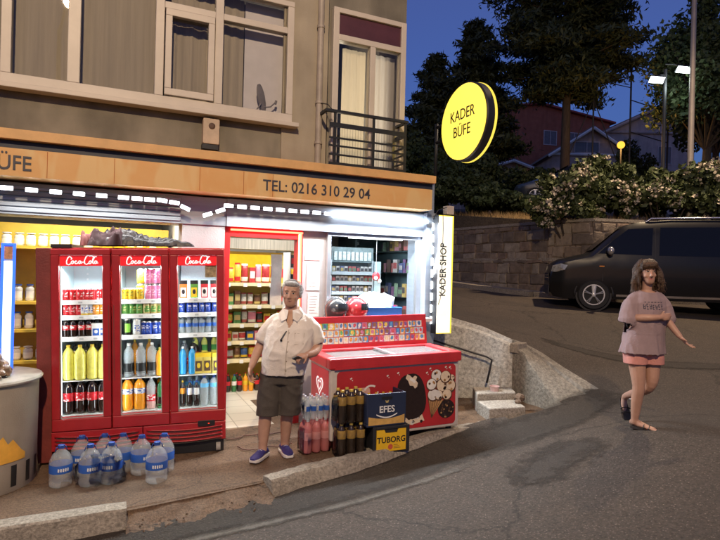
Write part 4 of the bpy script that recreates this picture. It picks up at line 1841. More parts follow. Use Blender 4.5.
goods(FM, [T(COKE1, 'bottle', 'cola bottle', 'bottle')] * 4, L0 + .015, L1, .15, .432, 'on the floor ' + D, G)
goods(FM, [T(COKE1, 'bottle', 'cola bottle', 'bottle')] * 3, L0 + .06, L1 - .04, .30, .432, 'at the back of the floor ' + D, G)

L0, L1 = bay(1)
D = 'behind the middle cooler door'
G = 'drinks in the middle cooler door'
goods(FM, [T(YEL, 'can', 'short yellow can', 'can')] * 3, L0, L0 + .13, .13, SHZ[0], 'in front on the top shelf ' + D, G)
goods(FM, [T(YELT, 'can', 'tall yellow can', 'can')] * 2, L0 + .13, L0 + .20, .21, SHZ[0], 'on the top shelf ' + D, G)
goods(FM, [T(PINK, 'can', 'pink can', 'can')] * 3, L0 + .21, L1, .16, SHZ[0], 'on the top shelf ' + D, G)
goods(FM, [T(YELT, 'can', 'yellow can stacked on the tall ones', 'can')] * 2, L0 + .13, L0 + .20, .21, SHZ[0] + .151, D, G)
goods(FM, [T(PINK, 'can', 'pink can of the upper layer', 'can')] * 3, L0 + .21, L1, .16, SHZ[0] + .151, D, G)
goods(FM, [T(GRN, 'can', 'green can', 'can'), T(GRN, 'can', 'green can', 'can'), T(GRN, 'can', 'green can', 'can'), T(GOLD, 'can', 'gold can', 'can'), T(GOLD, 'can', 'gold can', 'can'), T(GOLD, 'can', 'gold can', 'can')], L0, L1, .14, SHZ[1], 'on the second shelf ' + D, G)
goods(FM, [T(MON, 'can', 'tall black can with green mark', 'can'), T(WHT, 'can', 'tall white can', 'can')], L0 + .02, L0 + .10, .14, SHZ[2], 'on the third shelf ' + D, G)
goods(FM, [T(BLU, 'can', 'slim blue can', 'can')] * 4, L0 + .165, L1, .14, SHZ[2], 'on the third shelf ' + D, G)
goods(FM, [T(AMB, 'bottle', 'tall amber bottle', 'bottle')] * 2, L0 + .06, L0 + .20, .28, .75, 'in the back row ' + D, G)
goods(FM, [T(ZERO, 'bottle', 'clear bottle with black label', 'bottle')] * 3, L0 + .03, L0 + .235, .15, .75, D, G)
goods(FM, [T(BLB, 'bottle', 'turquoise bottle in the back row', 'bottle'), T(GBO, 'bottle', 'green bottle in the back row', 'bottle')], L0 - .01, L1 - .03, .30, .75, D, G)
goods(FM, [T(FAN, 'bottle', 'orange bottle', 'bottle'), T(COKE1, 'bottle', 'cola bottle', 'bottle'), T(COKE1, 'bottle', 'cola bottle', 'bottle'), T(FAN, 'bottle', 'orange bottle', 'bottle')], L0 + .02, L1 - .0, .29, .432, 'at the back of the floor ' + D, G)
goods(FM, [T(FANS, 'bottle', 'orange drink bottle beside the black labels', 'bottle')], L1 - .01, L1, .15, .75, D, G)
goods(FM, [T(FAN, 'bottle', 'orange bottle with blue label', 'bottle')] * 2, L0 + .01, L0 + .12, .15, .432, 'on the floor ' + D, G)
goods(FM, [T(ROSE, 'bottle', 'clear bottle with red label', 'bottle'), T(GBO, 'bottle', 'green bottle', 'bottle')], L0 + .225, L1 - .0, .15, .432, 'on the floor ' + D, G)

L0, L1 = bay(2)
L1 += .02
D = 'behind the right cooler door'
G = 'drinks in the right cooler door'
goods(FM, [T(CUPO, 'carton', 'orange carton', 'carton'), T(CUPG, 'carton', 'green carton', 'carton'), T(CUPR, 'carton', 'red carton', 'carton'), T(CUPR, 'carton', 'red carton', 'carton')], L0 + .02, L1 - .02, .15, SHZ[0], 'on the top shelf ' + D, G)
goods(FM, [T(BLUS, 'can', 'slim blue and white can', 'can')] * 6, L0 + .01, L1 - .02, .14, SHZ[1], 'on the second shelf ' + D, G)
goods(FM, [T(WATS, 'bottle', 'small water bottle', 'bottle')] * 6, L0 + .005, L1 - .02, .15, SHZ[2], 'on the third shelf ' + D, G)
goods(FM, [T(BLB, 'bottle', 'bright blue drink bottle', 'bottle')] * 2, L0 + .015, L0 + .095, .15, .75, D, G)
goods(FM, [T(YPK, 'bottle', 'yellow bottle standing behind', 'bottle')] * 3, L0 + .12, L1 - .03, .28, .87, 'the gold packs ' + D, G)
goods(FM, [T(GPK, 'carton', 'gold and brown pack', 'carton')] * 3, L0 + .165, L1 - .01, .15, .75, D, G)
goods(FM, [T(SLO, 'bottle', 'slim dark bottle with orange label', 'bottle'), T(SLB, 'bottle', 'slim dark bottle with blue label', 'bottle'), T(SLB, 'bottle', 'slim dark bottle with blue label', 'bottle')], L0 + .01, L0 + .14, .15, .432, D, G)
goods(FM, [T(WAT, 'bottle', 'large water bottle', 'bottle')] * 4, L0 + .06, L1 - .03, .29, .432, 'in the back row ' + D, G)
goods(FM, [T(WATS, 'bottle', 'small water bottle', 'bottle')] * 6, L0 + .02, L1 - .01, .24, SHZ[2], 'at the back of the third shelf ' + D, G)
goods(FM, [T(ROSE, 'bottle', 'pink topped bottle standing behind the blue drinks', 'bottle'), T(COKE1, 'bottle', 'cola bottle standing behind the blue drinks', 'bottle')], L0 + .01, L0 + .11, .28, .75, D, G)
goods(FM, [T(WAT, 'bottle', 'large water bottle', 'bottle')] * 2, L0 + .215, L1 - .03, .16, .432, 'on the floor ' + D, G)

# folded dark parasol / tarpaulin lying on top of the cooler
rr = random.Random(12)
from mathutils import noise as _mn


def cloth_heap(name, x0, x1, y0, y1, hmax, mat, seed, parent=None, nx=90, ny=26, taper=True):
    """a crumpled folded cloth: height field with pinched ridges, closed below"""
    mb_ = MB()
    rows = []
    for i in range(nx + 1):
        u_ = i / nx
        row = []
        wmid = (y0 + y1) / 2 + .03 * math.sin(u_ * 7 + seed)
        hw = (y1 - y0) / 2 * (1.0 - (.62 * u_ if taper else .15 * u_)) * (.75 + .25 * min(1, u_ * 8))
        for j in range(ny + 1):
            v_ = -1 + 2 * j / ny
            e = max(0, 1 - abs(v_) ** 2.4) ** .5 * min(1, u_ * 9, (1 - u_) * 14) ** .6
            x = x0 + (x1 - x0) * u_
            y = wmid + hw * v_
            n1 = _mn.noise(Vector((x * 4.0, y * 16 + seed, seed)))
            n2 = abs(_mn.noise(Vector((x * 7 + y * 6, y * 30, seed + 3.7))))
            n3 = _mn.noise(Vector((x * 26, y * 40, seed + 9)))
            h_ = hmax * (1.0 - (.62 * u_ if taper else 0)) * (.72 + .50 * n1 - .55 * n2 + .12 * n3)
            row.append((x + .01 * n3, y, max(.003, h_) * e + .002))
        rows.append(row)
    mb_.rings(rows, cap=False, closed=False)
    o_ = mb_.build(name, mat, parent, smooth=180)
    if o_.data.polygons[len(o_.data.polygons) // 2].normal.z < 0:
        o_.data.flip_normals()
    return o_


m_tarp = M('dark_tarp', (.009, .009, .016), .38, var=.5, scale=5, bump=.5, bscale=30)
fold = cloth_heap('folded_parasol', .34, 1.24, .06, .40, .20, m_tarp, 2.0)
fold.matrix_world = FM @ Matrix.Translation((.0, 0, FH))
tag(fold, 'dark folded parasol lying on top of the drinks cooler', 'parasol')
mc = cloth_heap('cloth', .30, .60, .04, .28, .20, M('maroon_cloth', (.030, .009, .014), .8, var=.5), 5.0, fold, nx=50, taper=False)
mr_ = cloth_heap('cloth', .22, .34, .08, .20, .20, M('faded_rose_cloth', (.22, .085, .085), .8, var=.3), 8.0, fold, nx=34, taper=False)

# ================================================================== LEFT SHOP INTERIOR
su = empty('shelf_unit', (-1.6, 7.0, pav(1)), 0, 'yellow backed shelf unit with jars seen left of the cooler', 'shelves')
mb = MB()
mb.box(-1.8, .30, 0, 2.25, .33, 2.25)
mb.build('back_panel', m_yellow, su)
each([(-1.8, .0, z - .03, 2.25, .30, z) for z in (.30, .70, 1.05, 1.36, 1.98)], 'shelf', m_yellow, su)
SU = Matrix.Translation((-1.6, 7.0, pav(1)))
m_jar = M_clear('glass_jar', (.86, .86, .84), .35)
JAR = bottle_mesh('jar', .15, .05, m_jar, m_label_w, m_cap_w, wide=.8, lab=(.15, .55))
JARB = bottle_mesh('jarb', .19, .045, m_jar, m_label_b, m_cap_b, wide=.7, lab=(.2, .6), front=m_label_w)
PLT = None
mb = MB()
mb.lathe([(.06, 0), (.075, .004), (.075, .008), (.0601, .008)], n=16)
pm = mb.mesh('plate', [m_white])
Gj = 'jars on the yellow shelves'
for z, nm, me, look, n in ((1.05, 'jar', JARB, 'tall glass jar with blue label', 7), (.70, 'jar', JAR, 'squat white lidded jar', 7), (1.36, 'jar', JARB, 'blue capped jar', 6), (1.98, 'jar', JAR, 'white lidded jar on the highest yellow shelf', 9)):
    wh = {1.05: 'on the middle yellow shelf', .70: 'on the lower yellow shelf', 1.36: 'on the upper yellow shelf', 1.98: ''}[z]
    goods(SU, [T(me, 'jar', look, 'jar')] * n, .42, .42 + .115 * (n - 1), .12, z, wh, Gj, jit=.006)
goods(SU, [T(cn('yel_tin', m_can_yel, m_label_w, h=.16, r=.05), 'tin', 'yellow tin beside the jars', 'tin')] * 5, 1.55, 2.05, .12, 1.98, 'on the highest yellow shelf', Gj)
area('shop_light', (-.2, 6.75, 2.48), (0, 0, 0), 1.8, .08, 16, (1.0, .93, .78))
# backlit upright panel with blue edge
lp = empty('light_panel', (-.84, 5.70, .80), 0, 'upright backlit white panel edged with blue light at the shop window', 'light panel')
MB().box(-.032, -.012, .02, .032, -.002, 1.0).build('diffuser', M_emit('panel_white', (.92, .96, 1), 2.6), lp)
MB().box(-.055, -.01, -.01, -.034, .012, 1.16).box(.034, -.01, -.01, .055, .012, 1.16).box(-.034, -.01, 1.14, .034, .012, 1.16).box(-.034, -.01, -.01, .034, .012, .015).build('edge_light', M_emit('edge_blue', (.03, .10, 1.0), 3.0), lp)
MB().box(-.033, -.004, 1.02, .033, .01, 1.13).build('head_panel', M('orange_card', (.6, .3, .15), .6, var=.5, scale=20), lp)
MB().box(-.045, .013, -.8 + pav(-.84), .045, .03, 1.15).build('post', m_bluewall, lp)
# round white drum stand
dr = empty('drum_stand', (-.98, 5.42, pav(-.98)), 0, 'round off white drum counter with orange print and black bars', 'drum stand')
m_drum = M_plaster('soiled_white_board', (.34, .29, .22), (.44, .38, .30), streak=.35)
MB().lathe([(.42, 0), (.425, .01), (.43, .86), (.42, .865)], n=48).build('barrel', m_drum, dr, smooth=40)
MB().lathe([(.40, .866), (.455, .87), (.46, .885), (.45, .90), (.0, .905)], n=40).build('counter_top', M('scuffed_white_top', (.40, .36, .30), .5, var=.3), dr, smooth=40)


def on_drum(polys, name, mat, off=.004):
    mb_ = MB()
    for pl in polys:
        pts = []
        for a, z in pl:
            r = .425 + .005 * z / .86 + off
            pts.append((r * math.sin(a), -r * math.cos(a), z))
        c = (sum(p[0] for p in pl) / len(pl), sum(p[1] for p in pl) / len(pl))
        r = .425 + off + .003
        pts.append((r * math.sin(c[0]), -r * math.cos(c[0]), c[1]))
        k = len(pl)
        mb_.add(pts, [[i, (i + 1) % k, k] for i in range(k)])
    return mb_.build(name, mat, dr)


bars = [[(a, .05), (a + .11, .05), (a + .11, .22), (a, .22)] for a in (.10, .40, .72, 1.05, 1.36)]
for q in bars:
    on_drum([q], 'bar_print', m_label_k)
strip = []
tops = [.42, .47, .44, .50, .46, .43, .47, .40, .43, .38, .33, .30]
for i in range(11):
    a0, a1 = .02 + i * .09, .02 + (i + 1) * .09
    strip.append([(a0, .25), (a1, .25), (a1, tops[i + 1]), (a0, tops[i])])
on_drum(strip, 'orange_print', M('orange_print', (.78, .40, .05), .6), off=.005)
# goods on the drum: bag of bread, rolls
mb = MB()
for q in range(120):
    bx_, by_ = rr.uniform(-.16, .16), rr.uniform(-.15, .15)
    mb.ell((.06 + bx_, -.14 + by_, .925 + .15 * max(0, 1 - (bx_ * bx_ + by_ * by_) / .036) * rr.uniform(.2, 1)), (rr.uniform(.025, .045), rr.uniform(.02, .04), rr.uniform(.02, .03)), n=7, m=5, rot=Euler((rr.random() * 3, rr.random() * 3, rr.random() * 3)).to_matrix())
bag = remeshed(mb, 'snack_bag', M('brown_wrapped_snacks', (.20, .12, .07), .3, var=.5, scale=18, coat=.6, bump=.5, bscale=25), voxel=.009, smooth=1, subdisp=lambda c: .003 * math.sin(c.x * 70 + c.y * 30) + .003 * math.sin(c.z * 80))
bag.location = dr.location
tag(bag, 'clear bag of brown snacks heaped on the round drum counter', 'bag')
mb = MB()
for q in range(26):
    bx_, by_ = rr.uniform(-.13, .13), rr.uniform(-.10, .10)
    mb.ell((.0 + bx_, .14 + by_, .935 + .24 * max(0, 1 - (bx_ * bx_ + by_ * by_) / .024) * rr.uniform(.1, 1)), (.05, .045, .04), n=8, m=6)
bag2 = remeshed(mb, 'bread_bag', M('pale_bread', (.72, .62, .50), .5, var=.2, coat=.4), voxel=.014, smooth=2, subdisp=lambda c: .005 * math.sin(c.x * 60 + c.z * 50))
bag2.location = dr.location
tag(bag2, 'pale bread rolls in plastic on top of the brown snack bag', 'bread')

# ================================================================== WATER BOTTLES ON THE PAVEMENT
m_big = M_clear('big_water_bottle', (.86, .88, .86), .76, .08)


def big_bottle():
    mb = MB()
    r, h = .088, .335
    mb.lathe([(r * .82, 0), (r * .98, .012), (r, .04), (r * .96, .06), (r, .08), (r, .115), (r * 1.005, .117), (r * 1.005, .185), (r, .187), (r * .97, .215), (r * .72, .262), (r * .40, .29), (r * .25, .302), (r * .25, .308), (r * .30, .309), (r * .30, .334), (r * .25, .336)],
             n=20, mi=[0, 0, 0, 0, 0, 0, 1, 0, 0, 0, 0, 0, 0, 2, 2, 2], front=None)
    return mb


wb = None
for i, (x, y, look) in enumerate([(-.345, 5.10, 'outermost of the front row by the drum'), (-.125, 5.02, 'second of the front row in plastic wrap'), (.035, 5.00, 'third of the front row in plastic wrap'), (.385, 4.85, 'standing alone at the end of the front row'),
                                  (-.20, 5.30, 'in the back row behind the outermost one'), (-.02, 5.27, 'in the back row behind the wrapped pair'), (.13, 5.22, 'in the back row, third from the drum'), (.275, 5.10, 'between the wrapped pair and the lone bottle'), (.46, 5.06, 'behind the lone bottle')]):
    if wb is None:
        root = empty('water_bottle', (x, y, pav(x)), 0)
        mb = big_bottle()
        body = mb.build('bottle_body', [m_big, m_label_b, m_cap_b], root, smooth=60)
        hd = MB()
        hd.tube([(-.045, 0, .285), (-.035, 0, .318), (0, 0, .325), (.035, 0, .318), (.045, 0, .285)], .004, 6)
        hd.build('handle', m_cap_b, root, smooth=180)
        mk = MB()
        for q in range(5):
            a0 = -.5 + q * .2
            pts = [((.0895) * math.sin(a), -(.0895) * math.cos(a), z) for a, z in ((a0, .138), (a0 + .13, .134), (a0 + .15, .160), (a0 + .02, .164))]
            mk.poly(pts)
        mk.build('label_mark', m_label_w, root)
        wb = root
        o = root
    else:
        o = copy_tree(wb)
    o.location = (x, y, pav(x) - .004)
    o.rotation_euler = (0, 0, rnd.uniform(-.8, .8))
    tag(o, 'big clear water bottle with blue label, ' + look, 'water bottle', 'big water bottles in front of the cooler')
# crumpled film round the pair
mb = MB()
rows = []
for j in range(5):
    z = .02 + .065 * j
    row = []
    for i in range(40):
        a = 2 * PI * i / 40
        rx, ry = .19 - .02 * j * (j > 2), .105
        e = rnd.uniform(-.008, .008)
        row.append((-.045 + (rx + e) * math.cos(a), 5.01 + (ry + e) * math.sin(a) - .04 * math.cos(a), pav(0) + z + .04 * math.sin(a * 3) * (j == 4)))
    rows.append(row)
mb.rings(rows, cap=False)
film = mb.build('plastic_film', M_glass('crumpled_film', (.93, .94, .95), .30, .12), smooth=35)
tag(film, 'crumpled clear plastic film round two water bottles', 'plastic film')
# ================================================================== DOORWAY SHELVES
ds = empty('shelf_unit', (1.45, 7.75, .012), 0, 'yellow backed snack shelves inside the red doorway', 'shelves')
MB().box(0, .36, 0, 1.09, .40, 2.02).build('back_panel', m_yellow, ds)
DSZ = [.30, .46, .72, .97, 1.24, 1.56]
for z in DSZ[1:]:
    MB().box(0, .02, z - .022, 1.09, .36, z).box(0, .0, z - .045, 1.09, .018, z + .004).build('shelf', M('cream_shelf', (.72, .62, .38), .5), ds)
MB().box(-.03, 0, 0, 0, .40, 2.02).box(1.09, 0, 0, 1.095, .4, 2.02).build('side_panel', m_white, ds)
for z in DSZ[1:]:
    for q in range(5):
        x = .05 + q * .21 + rnd.uniform(-.02, .02)
        MB().box(x, -.004, z - .055, x + .055, -.001, z - .005).build('price_tag', m_label_w, ds)
hp = MB().box(0, .02, 1.66, 1.09, .36, 1.70)
MB().box(.0, .34, 1.585, 1.09, .355, 1.98).build('lit_panel', M('lit_yellow_panel', (.85, .62, .05), .5, emit=(1, .62, .02), es=.8), ds)
MB().box(.0, .0, 2.05, 1.09, .30, 2.20).build('grille_roll', M('dark_roll', (.22, .20, .17), .6, var=.4, stretch=(40, 1, 1), scale=1), ds)
DS = Matrix.Translation((1.45, 7.75, .012))


def packet_mesh(key, w, d, h, c1, c2, bulge=True):
    if key not in MESHES:
        mb = MB()
        if bulge:
            rg = []
            for t, s in ((0, .15), (.08, .7), (.3, 1), (.6, 1), (.9, .75), (1, .12)):
                rg.append([(w / 2 * (.9 + .1 * s) * math.copysign(abs(math.cos(a)) ** .5, math.cos(a)), d / 2 * s * math.sin(a), h * t) for a in [2 * PI * j / 12 for j in range(12)]])
            mb.rings(rg, mi=[0, 1, 0, 0, 1])
        else:
            mb.box(-w / 2, -d / 2, 0, w / 2, d / 2, h, 0)
            mb.box(-w * .4, -d / 2 - .002, h * .3, w * .4, -d / 2 - .0003, h * .75, 1)
        me = mb.mesh('packet', [c1, c2])
        if bulge:
            me.shade_smooth()
        MESHES[key] = me
    return MESHES[key]


PCOL = [(M('pk_red', (.38, .03, .035), .35, var=.4, scale=30), m_label_w, 'red'), (M('pk_blue', (.04, .10, .30), .4, var=.4, scale=30), m_label_y, 'blue'), (M('pk_green', (.07, .20, .06), .4, var=.5, scale=30), m_can_gold, 'green'), (M('pk_yellow', (.60, .42, .05), .4, var=.3, scale=30), m_label_r, 'yellow'), (M('pk_brown', (.13, .06, .03), .4, var=.5, scale=30), m_can_gold, 'brown'),
        (M('pk_white', (.50, .48, .44), .5, var=.3, scale=30), M('pk_dullred', (.35, .06, .06), .5), 'white'), (M('pk_purple', (.22, .06, .30), .4), m_label_w, 'purple'), (M('pk_dark', (.05, .045, .05), .4), m_label_r, 'dark'), (M('pk_pink', (.75, .25, .35), .4), m_label_w, 'pink')]
names_ = {1.56: 'highest', 1.24: 'upper', .97: 'middle', .72: 'lower', .46: 'bottom'}
for z, hmax in ((1.56, .30), (1.24, .22), (.97, .19), (.72, .17), (.46, .18)):
    row = []
    x = .06
    xs_ = []
    last = None
    while x < 1.04:
        j = rnd.randrange(len(PCOL))
        if z == 1.56:
            j = rnd.choice([0, 0, 3, 8])
        if z == 1.24:
            j = rnd.choice([7, 4, 2, 7, 5])
        w = rnd.choice([.085, .10, .12])
        bulge = rnd.random() < .6
        key = ('pk', j, w, bulge, z)
        me = packet_mesh(key, w, .10, hmax * rnd.uniform(.7, .98), PCOL[j][0], PCOL[j][1], bulge)
        row.append((me, j, bulge, x + w / 2))
        x += w + .012
    cnt, seen = {}, {}
    for me, j, b, xx in row:
        k = (PCOL[j][2], b)
        cnt[k] = cnt.get(k, 0) + 1
    for me, j, b, xx in row:
        k = (PCOL[j][2], b)
        s = seen.get(k, 0)
        seen[k] = s + 1
        lab = (ordinal(s, cnt[k]) + ' ' if cnt[k] > 1 else '') + PCOL[j][2] + (' packet' if b else ' box') + ' on the ' + names_[z] + ' yellow shelf inside the doorway'
        place(me, 'packet' if b else 'snack_box', DS, xx, .14, z, lab, 'packet' if b else 'box', 'snacks on the doorway shelves', rnd.uniform(-.06, .06))
goods(DS, [T(bottle_mesh('flo%d' % (q % 3), .245, .036, [m_cola, m_green_liq, m_or_liq][q % 3], [m_label_r, m_label_w, m_label_y][q % 3], [m_cap_r, m_cap_b, m_cap_y][q % 3]), 'bottle', ['dark cola bottle', 'green bottle', 'orange bottle'][q % 3], 'bottle') for q in (0, 1, 0, 2, 2, 0, 0, 1, 0, 0, 2, 0)],
      .10, 1.0, .02, 0, 'on the tiled floor inside the doorway', 'bottles on the doorway floor')
goods(DS, [T(bottle_mesh('flb%d' % (q % 2), .245, .036, [m_cola, m_green_liq][q % 2], m_label_r, m_cap_r), 'bottle', ['cola bottle', 'green bottle with red label'][q % 2], 'bottle') for q in (0, 0, 1, 0, 0, 1, 0, 0)],
      .12, .98, .14, 0, 'in the second row on the doorway floor', 'bottles on the doorway floor')
# white paper roll hanging and a small rack by the door jamb
mb = MB()
rows = []
for j in range(9):
    z = 1.98 - j * .085
    rows.append([(x, 7.0 + .02 * math.sin(j * .9 + x * 14), z) for x in (1.92, 1.97, 2.02, 2.07)])
mb.rings(rows, cap=False, closed=False)
hang = mb.build('paper_sheet', M('hanging_paper', (.78, .77, .73), .8), smooth=180)
tag(hang, 'long white paper sheet hanging in the doorway behind the man', 'paper sheet')
rk = empty('display_rack', (2.16, 6.9, .012), 0, 'white display rack with dark goods beside the red door jamb', 'rack')
mb = MB()
for z in (.02, .6, .95, 1.25, 1.52, 1.78):
    mb.box(0, 0, z, .36, .3, z + .018)
mb.box(-.012, 0, 0, 0, .3, 2.0)
mb.box(.36, 0, 0, .372, .3, 2.0)
mb.build('shelf', m_white, rk)
RK = Matrix.Translation((2.16, 6.9, .012))
for z, nm in ((.968, 'bottom'), (1.268, 'lower'), (1.538, 'middle'), (1.798, 'top')):
    row = []
    for q in range(3):
        j = [7, 4, 7][q]
        row.append(T(packet_mesh(('rk', j, z), .09, .12, .17, PCOL[j][0], PCOL[j][1], False), 'snack_box', ['dark box', 'brown box', 'dark box'][q], 'box'))
    goods(RK, row, .07, .29, .12, z, 'on the ' + nm + ' tier of the white rack by the door', 'boxes on the white rack')
# notices on the grey pillar
for (x0, z0, x1, z1, lab) in ((2.06, 1.55, 2.22, 1.86, 'tall white notice on the grey pillar beside the door'), (2.08, 1.24, 2.22, 1.52, 'lower white notice on the grey pillar beside the door'), (2.03, 1.90, 2.22, 1.96, 'narrow red and white strip above the pillar notices')):
    po = MB().box(x0, 5.954, z0, x1, 5.958, z1)
    mat = [m_white] if 'red' not in lab else [M('pale_pink_strip', (.75, .45, .45), .6)]
    p_ = po.build('notice', mat)
    tag(p_, lab, 'notice')
    ln = MB()
    for q in range(7):
        zz = z1 - .04 - q * (z1 - z0 - .05) / 7
        if z1 - z0 > .1:
            ln.box(x0 + .02, 5.952, zz, x1 - rnd.uniform(.02, .06), 5.9535, zz + .008)
    if ln.v:
        ln.build('lines', M('faint_grey_ink', (.45, .47, .5), .7), p_)
m_tube2 = M_emit('fluorescent', (.92, .97, 1), 7.0)
area('shop_light', (1.9, 7.2, 2.50), (0, 0, 0), 1.2, .1, 17, (1.0, .95, .85))

# ================================================================== KIOSK WINDOW
kc = MB()
kc.box(2.29, 5.60, 1.19, 3.56, 5.98, 1.235)
B(kc, 'counter', m_white, bevel=.004)
kc = MB()
kc.box(2.29, 5.80, 0, 3.56, 5.86, 1.189)
B(kc, 'counter_front', m_bluewall)
kf = MB()
kf.box(2.29, 5.90, 1.18, 2.335, 5.96, 2.235)
kf.box(3.50, 5.90, 1.18, 3.56, 5.96, 2.235)
kf.box(2.335, 5.90, 2.19, 3.50, 5.96, 2.235)
kf.box(2.36, 6.05, 1.18, 2.40, 6.10, 2.23)
B(kf, 'window_frame', m_alu, bevel=.004)
MB()
ft_ = empty('fluorescent_lamp', (3.05, 6.35, 2.22), 0, 'bright fluorescent lamp under the kiosk ceiling', 'lamp')
MB().box(-.32, -.03, .02, .50, .03, .06).build('housing', m_white, ft_)
MB().tube([(-.30, 0, 0), (.48, 0, 0)], .016, 10).build('tube', m_tube2, ft_, smooth=60)
area('kiosk_light', (3.0, 6.35, 2.18), (0, 0, 0), .8, .06, 5.5, (.80, .93, 1.0))
# cigarette rack
cr = empty('cigarette_rack', (2.66, 6.62, 1.18), 0, 'grey metal cigarette rack with four tiers in the kiosk window', 'rack')
mb = MB()
for z in (.02, .17, .30, .435, .565):
    mb.box(-.03, -.02, z, .56, .16, z + .012)
    mb.box(-.03, -.03, z - .012, .56, -.021, z + .03)
mb.box(-.045, -.02, 0, -.031, .16, .75)
mb.box(.561, -.02, 0, .575, .16, .75)
mb.box(-.03, .15, 0, .56, .16, .75)
mb.build('shelf', M('rack_grey', (.34, .40, .43), .4), cr)
hb = MB().box(-.03, .0, .72, .58, .10, .92)
hb.build('header', M('rack_header', (.10, .14, .15), .5, var=.4, scale=14), cr)
pk = MB()
for q in range(9):
    x = .0 + q * .062
    pk.box(x, -.012, .745, x + .045, -.001, .86)
pk.build('header_print', M('header_print', (.32, .36, .36), .5, var=.5, scale=30), cr)
MB().box(.60, .0, .0, .70, .3, .74).build('side_cabinet', M('pale_teal_cabinet', (.42, .55, .58), .5), cr)
CRM = Matrix.Translation((2.66, 6.62, 1.18))
CIGC = [(.22, .05, .05), (.06, .08, .17), (.06, .11, .07), (.24, .18, .06), (.07, .04, .03), (.30, .29, .28), (.10, .05, .12), (.035, .033, .037), (.26, .12, .15)]
CIGM = [M('dull_pack_%d' % q, c, .5, var=.35, scale=60) for q, c in enumerate(CIGC)]
for ti, (z, nm) in enumerate(((.183, 'bottom'), (.313, 'third'), (.448, 'second'), (.578, 'top'))):
    row = []
    for q in range(10):
        j = [5, 0, 1, 5, 7, 5, 3, 5, 0, 5][(q * 3 + ti * 2) % 10]
        row.append(T(packet_mesh(('cig', j), .048, .02, .088, CIGM[j], CIGM[(j + 2) % 9], False), 'cigarette_pack', PCOL[j][2] + ' cigarette pack', 'cigarette pack'))
    goods(CRM, row, .0, .53, -.0, z, 'on the ' + nm + ' tier of the rack', 'cigarette packs in the kiosk rack', jit=.001)
# dark glazed cabinet on the right inside the kiosk
ck = empty('glass_cabinet', (3.30, 7.05, .012), 0, 'dark glazed cabinet at the back of the kiosk', 'cabinet')
mb = MB()
mb.box(-.12, .30, .0, .38, .34, 2.3)
mb.box(-.14, 0, 0, -.12, .34, 2.3)
mb.box(.36, 0, 0, .38, .30, 2.3)
for z in (1.12, 1.42, 1.75, 2.05):
    mb.box(-.12, .02, z, .36, .3, z + .015)
mb.box(.362, -.95, 0, .405, -.001, 2.3)
for z in (1.12, 1.42, 1.75, 2.05):
    mb.box(.30, -.95, z, .361, -.01, z + .015)
mb.build('carcass', M('dark_teal', (.045, .075, .085), .35), ck)
MB().box(-.12, -.004, 0, .36, .0, 2.3).build('pane', m_clearglass, ck)
CK = Matrix.Translation((3.30, 7.05, .012))
goods(CK, [T(packet_mesh(('ck', j), .07, .06, .16, PCOL[j][0], PCOL[(j + 1) % 9][0], False), 'snack_box', PCOL[j][2] + ' carton', 'box') for j in (1, 7, 5, 2, 7)], -.06, .30, .14, 1.435, 'in the dark glazed kiosk cabinet', 'cartons in the glazed cabinet')
MB()
SIDE = Matrix.Translation((3.60, 6.16, .012)) @ Matrix.Rotation(-PI / 2, 4, 'Z')
for z, nm in ((1.136, 'lowest'), (1.436, 'lower'), (1.766, 'upper'), (2.066, 'highest')):
    row = []
    for q in range(7):
        j = (q * 5 + int(z * 10)) % 9
        row.append(T(packet_mesh(('sd', j, q % 2), .085, .05, .13 + .05 * (q % 2), CIGM[j], CIGM[(j + 4) % 9], False), 'snack_box', PCOL[j][2] + ' small carton', 'box'))
    goods(SIDE, row, -.82, -.06, .0, z, 'on the ' + nm + ' side shelf of the dark kiosk cabinet', 'cartons on the kiosk side shelves', jit=.008)
tag(MB().box(-.05, -.02, 0, .05, 0, .045).build('pink_tag', M_emit('pink_lit', (1.0, .05, .35), 1.2), loc=(3.50, 6.55, 1.28)), 'small glowing pink sign low in the kiosk window', 'sign')
# red and white figure hanging on a string
hgf = MB()
hgf.tube([(3.13, 6.3, 2.2), (3.13, 6.3, 1.78)], .003, 5, 1)
hgf.ell((3.13, 6.3, 1.72), (.055, .03, .06), mi=0)
hgf.ell((3.12, 6.285, 1.70), (.03, .025, .03), mi=1)
hgf.ell((3.18, 6.3, 1.66), (.03, .02, .03), mi=1)
tag(hgf.build('hanging_ornament', [m_label_r, m_white], smooth=60), 'small red and white ornament hanging on a string in the kiosk', 'ornament')
# blue tray box and newspapers on the counter
bt = empty('tray_box', (2.93, 5.72, 1.235), 0, 'blue tray box standing on the kiosk counter', 'tray')
mb = MB()
mb.box(-.24, -.06, 0, .24, .10, .012)
for a in ((-.24, -.06, .24, -.048), (-.24, .088, .24, .10), (-.24, -.048, -.228, .088), (.228, -.048, .24, .088)):
    mb.box(a[0], a[1], .012, a[2], a[3], .13)
mb.build('tray', M('blue_plastic', (.03, .15, .50), .45), bt, bevel=.004)
for q, (dx, tilt, look) in enumerate(((-.08, -.35, 'white newspaper leaning left out of the blue tray'), (.02, .10, 'white newspaper upright in the blue tray'), (.10, .42, 'greyish newspaper leaning over in the blue tray'))):
    mb = MB()
    rows = []
    for j in range(5):
        rows.append([(-.09 + i * .06, .012 * math.sin(i * 1.4 + q) + .01 * j, .02 + j * .065 + .01 * math.sin(i + q * 2)) for i in range(4)])
    mb.rings(rows, cap=False, closed=False)
    o = mb.build('newspaper', m_white if q < 2 else M('grey_paper', (.55, .56, .56), .8, var=.4, scale=30), smooth=180)
    sd = o.modifiers.new('solid', 'SOLIDIFY')
    sd.thickness = .006
    o.location = (2.90 + dx, 5.72 + .02 * q, 1.255)
    o.rotation_euler = (-.1, tilt, .1 * q)
    tag(o, look, 'newspaper', 'newspapers in the blue tray')


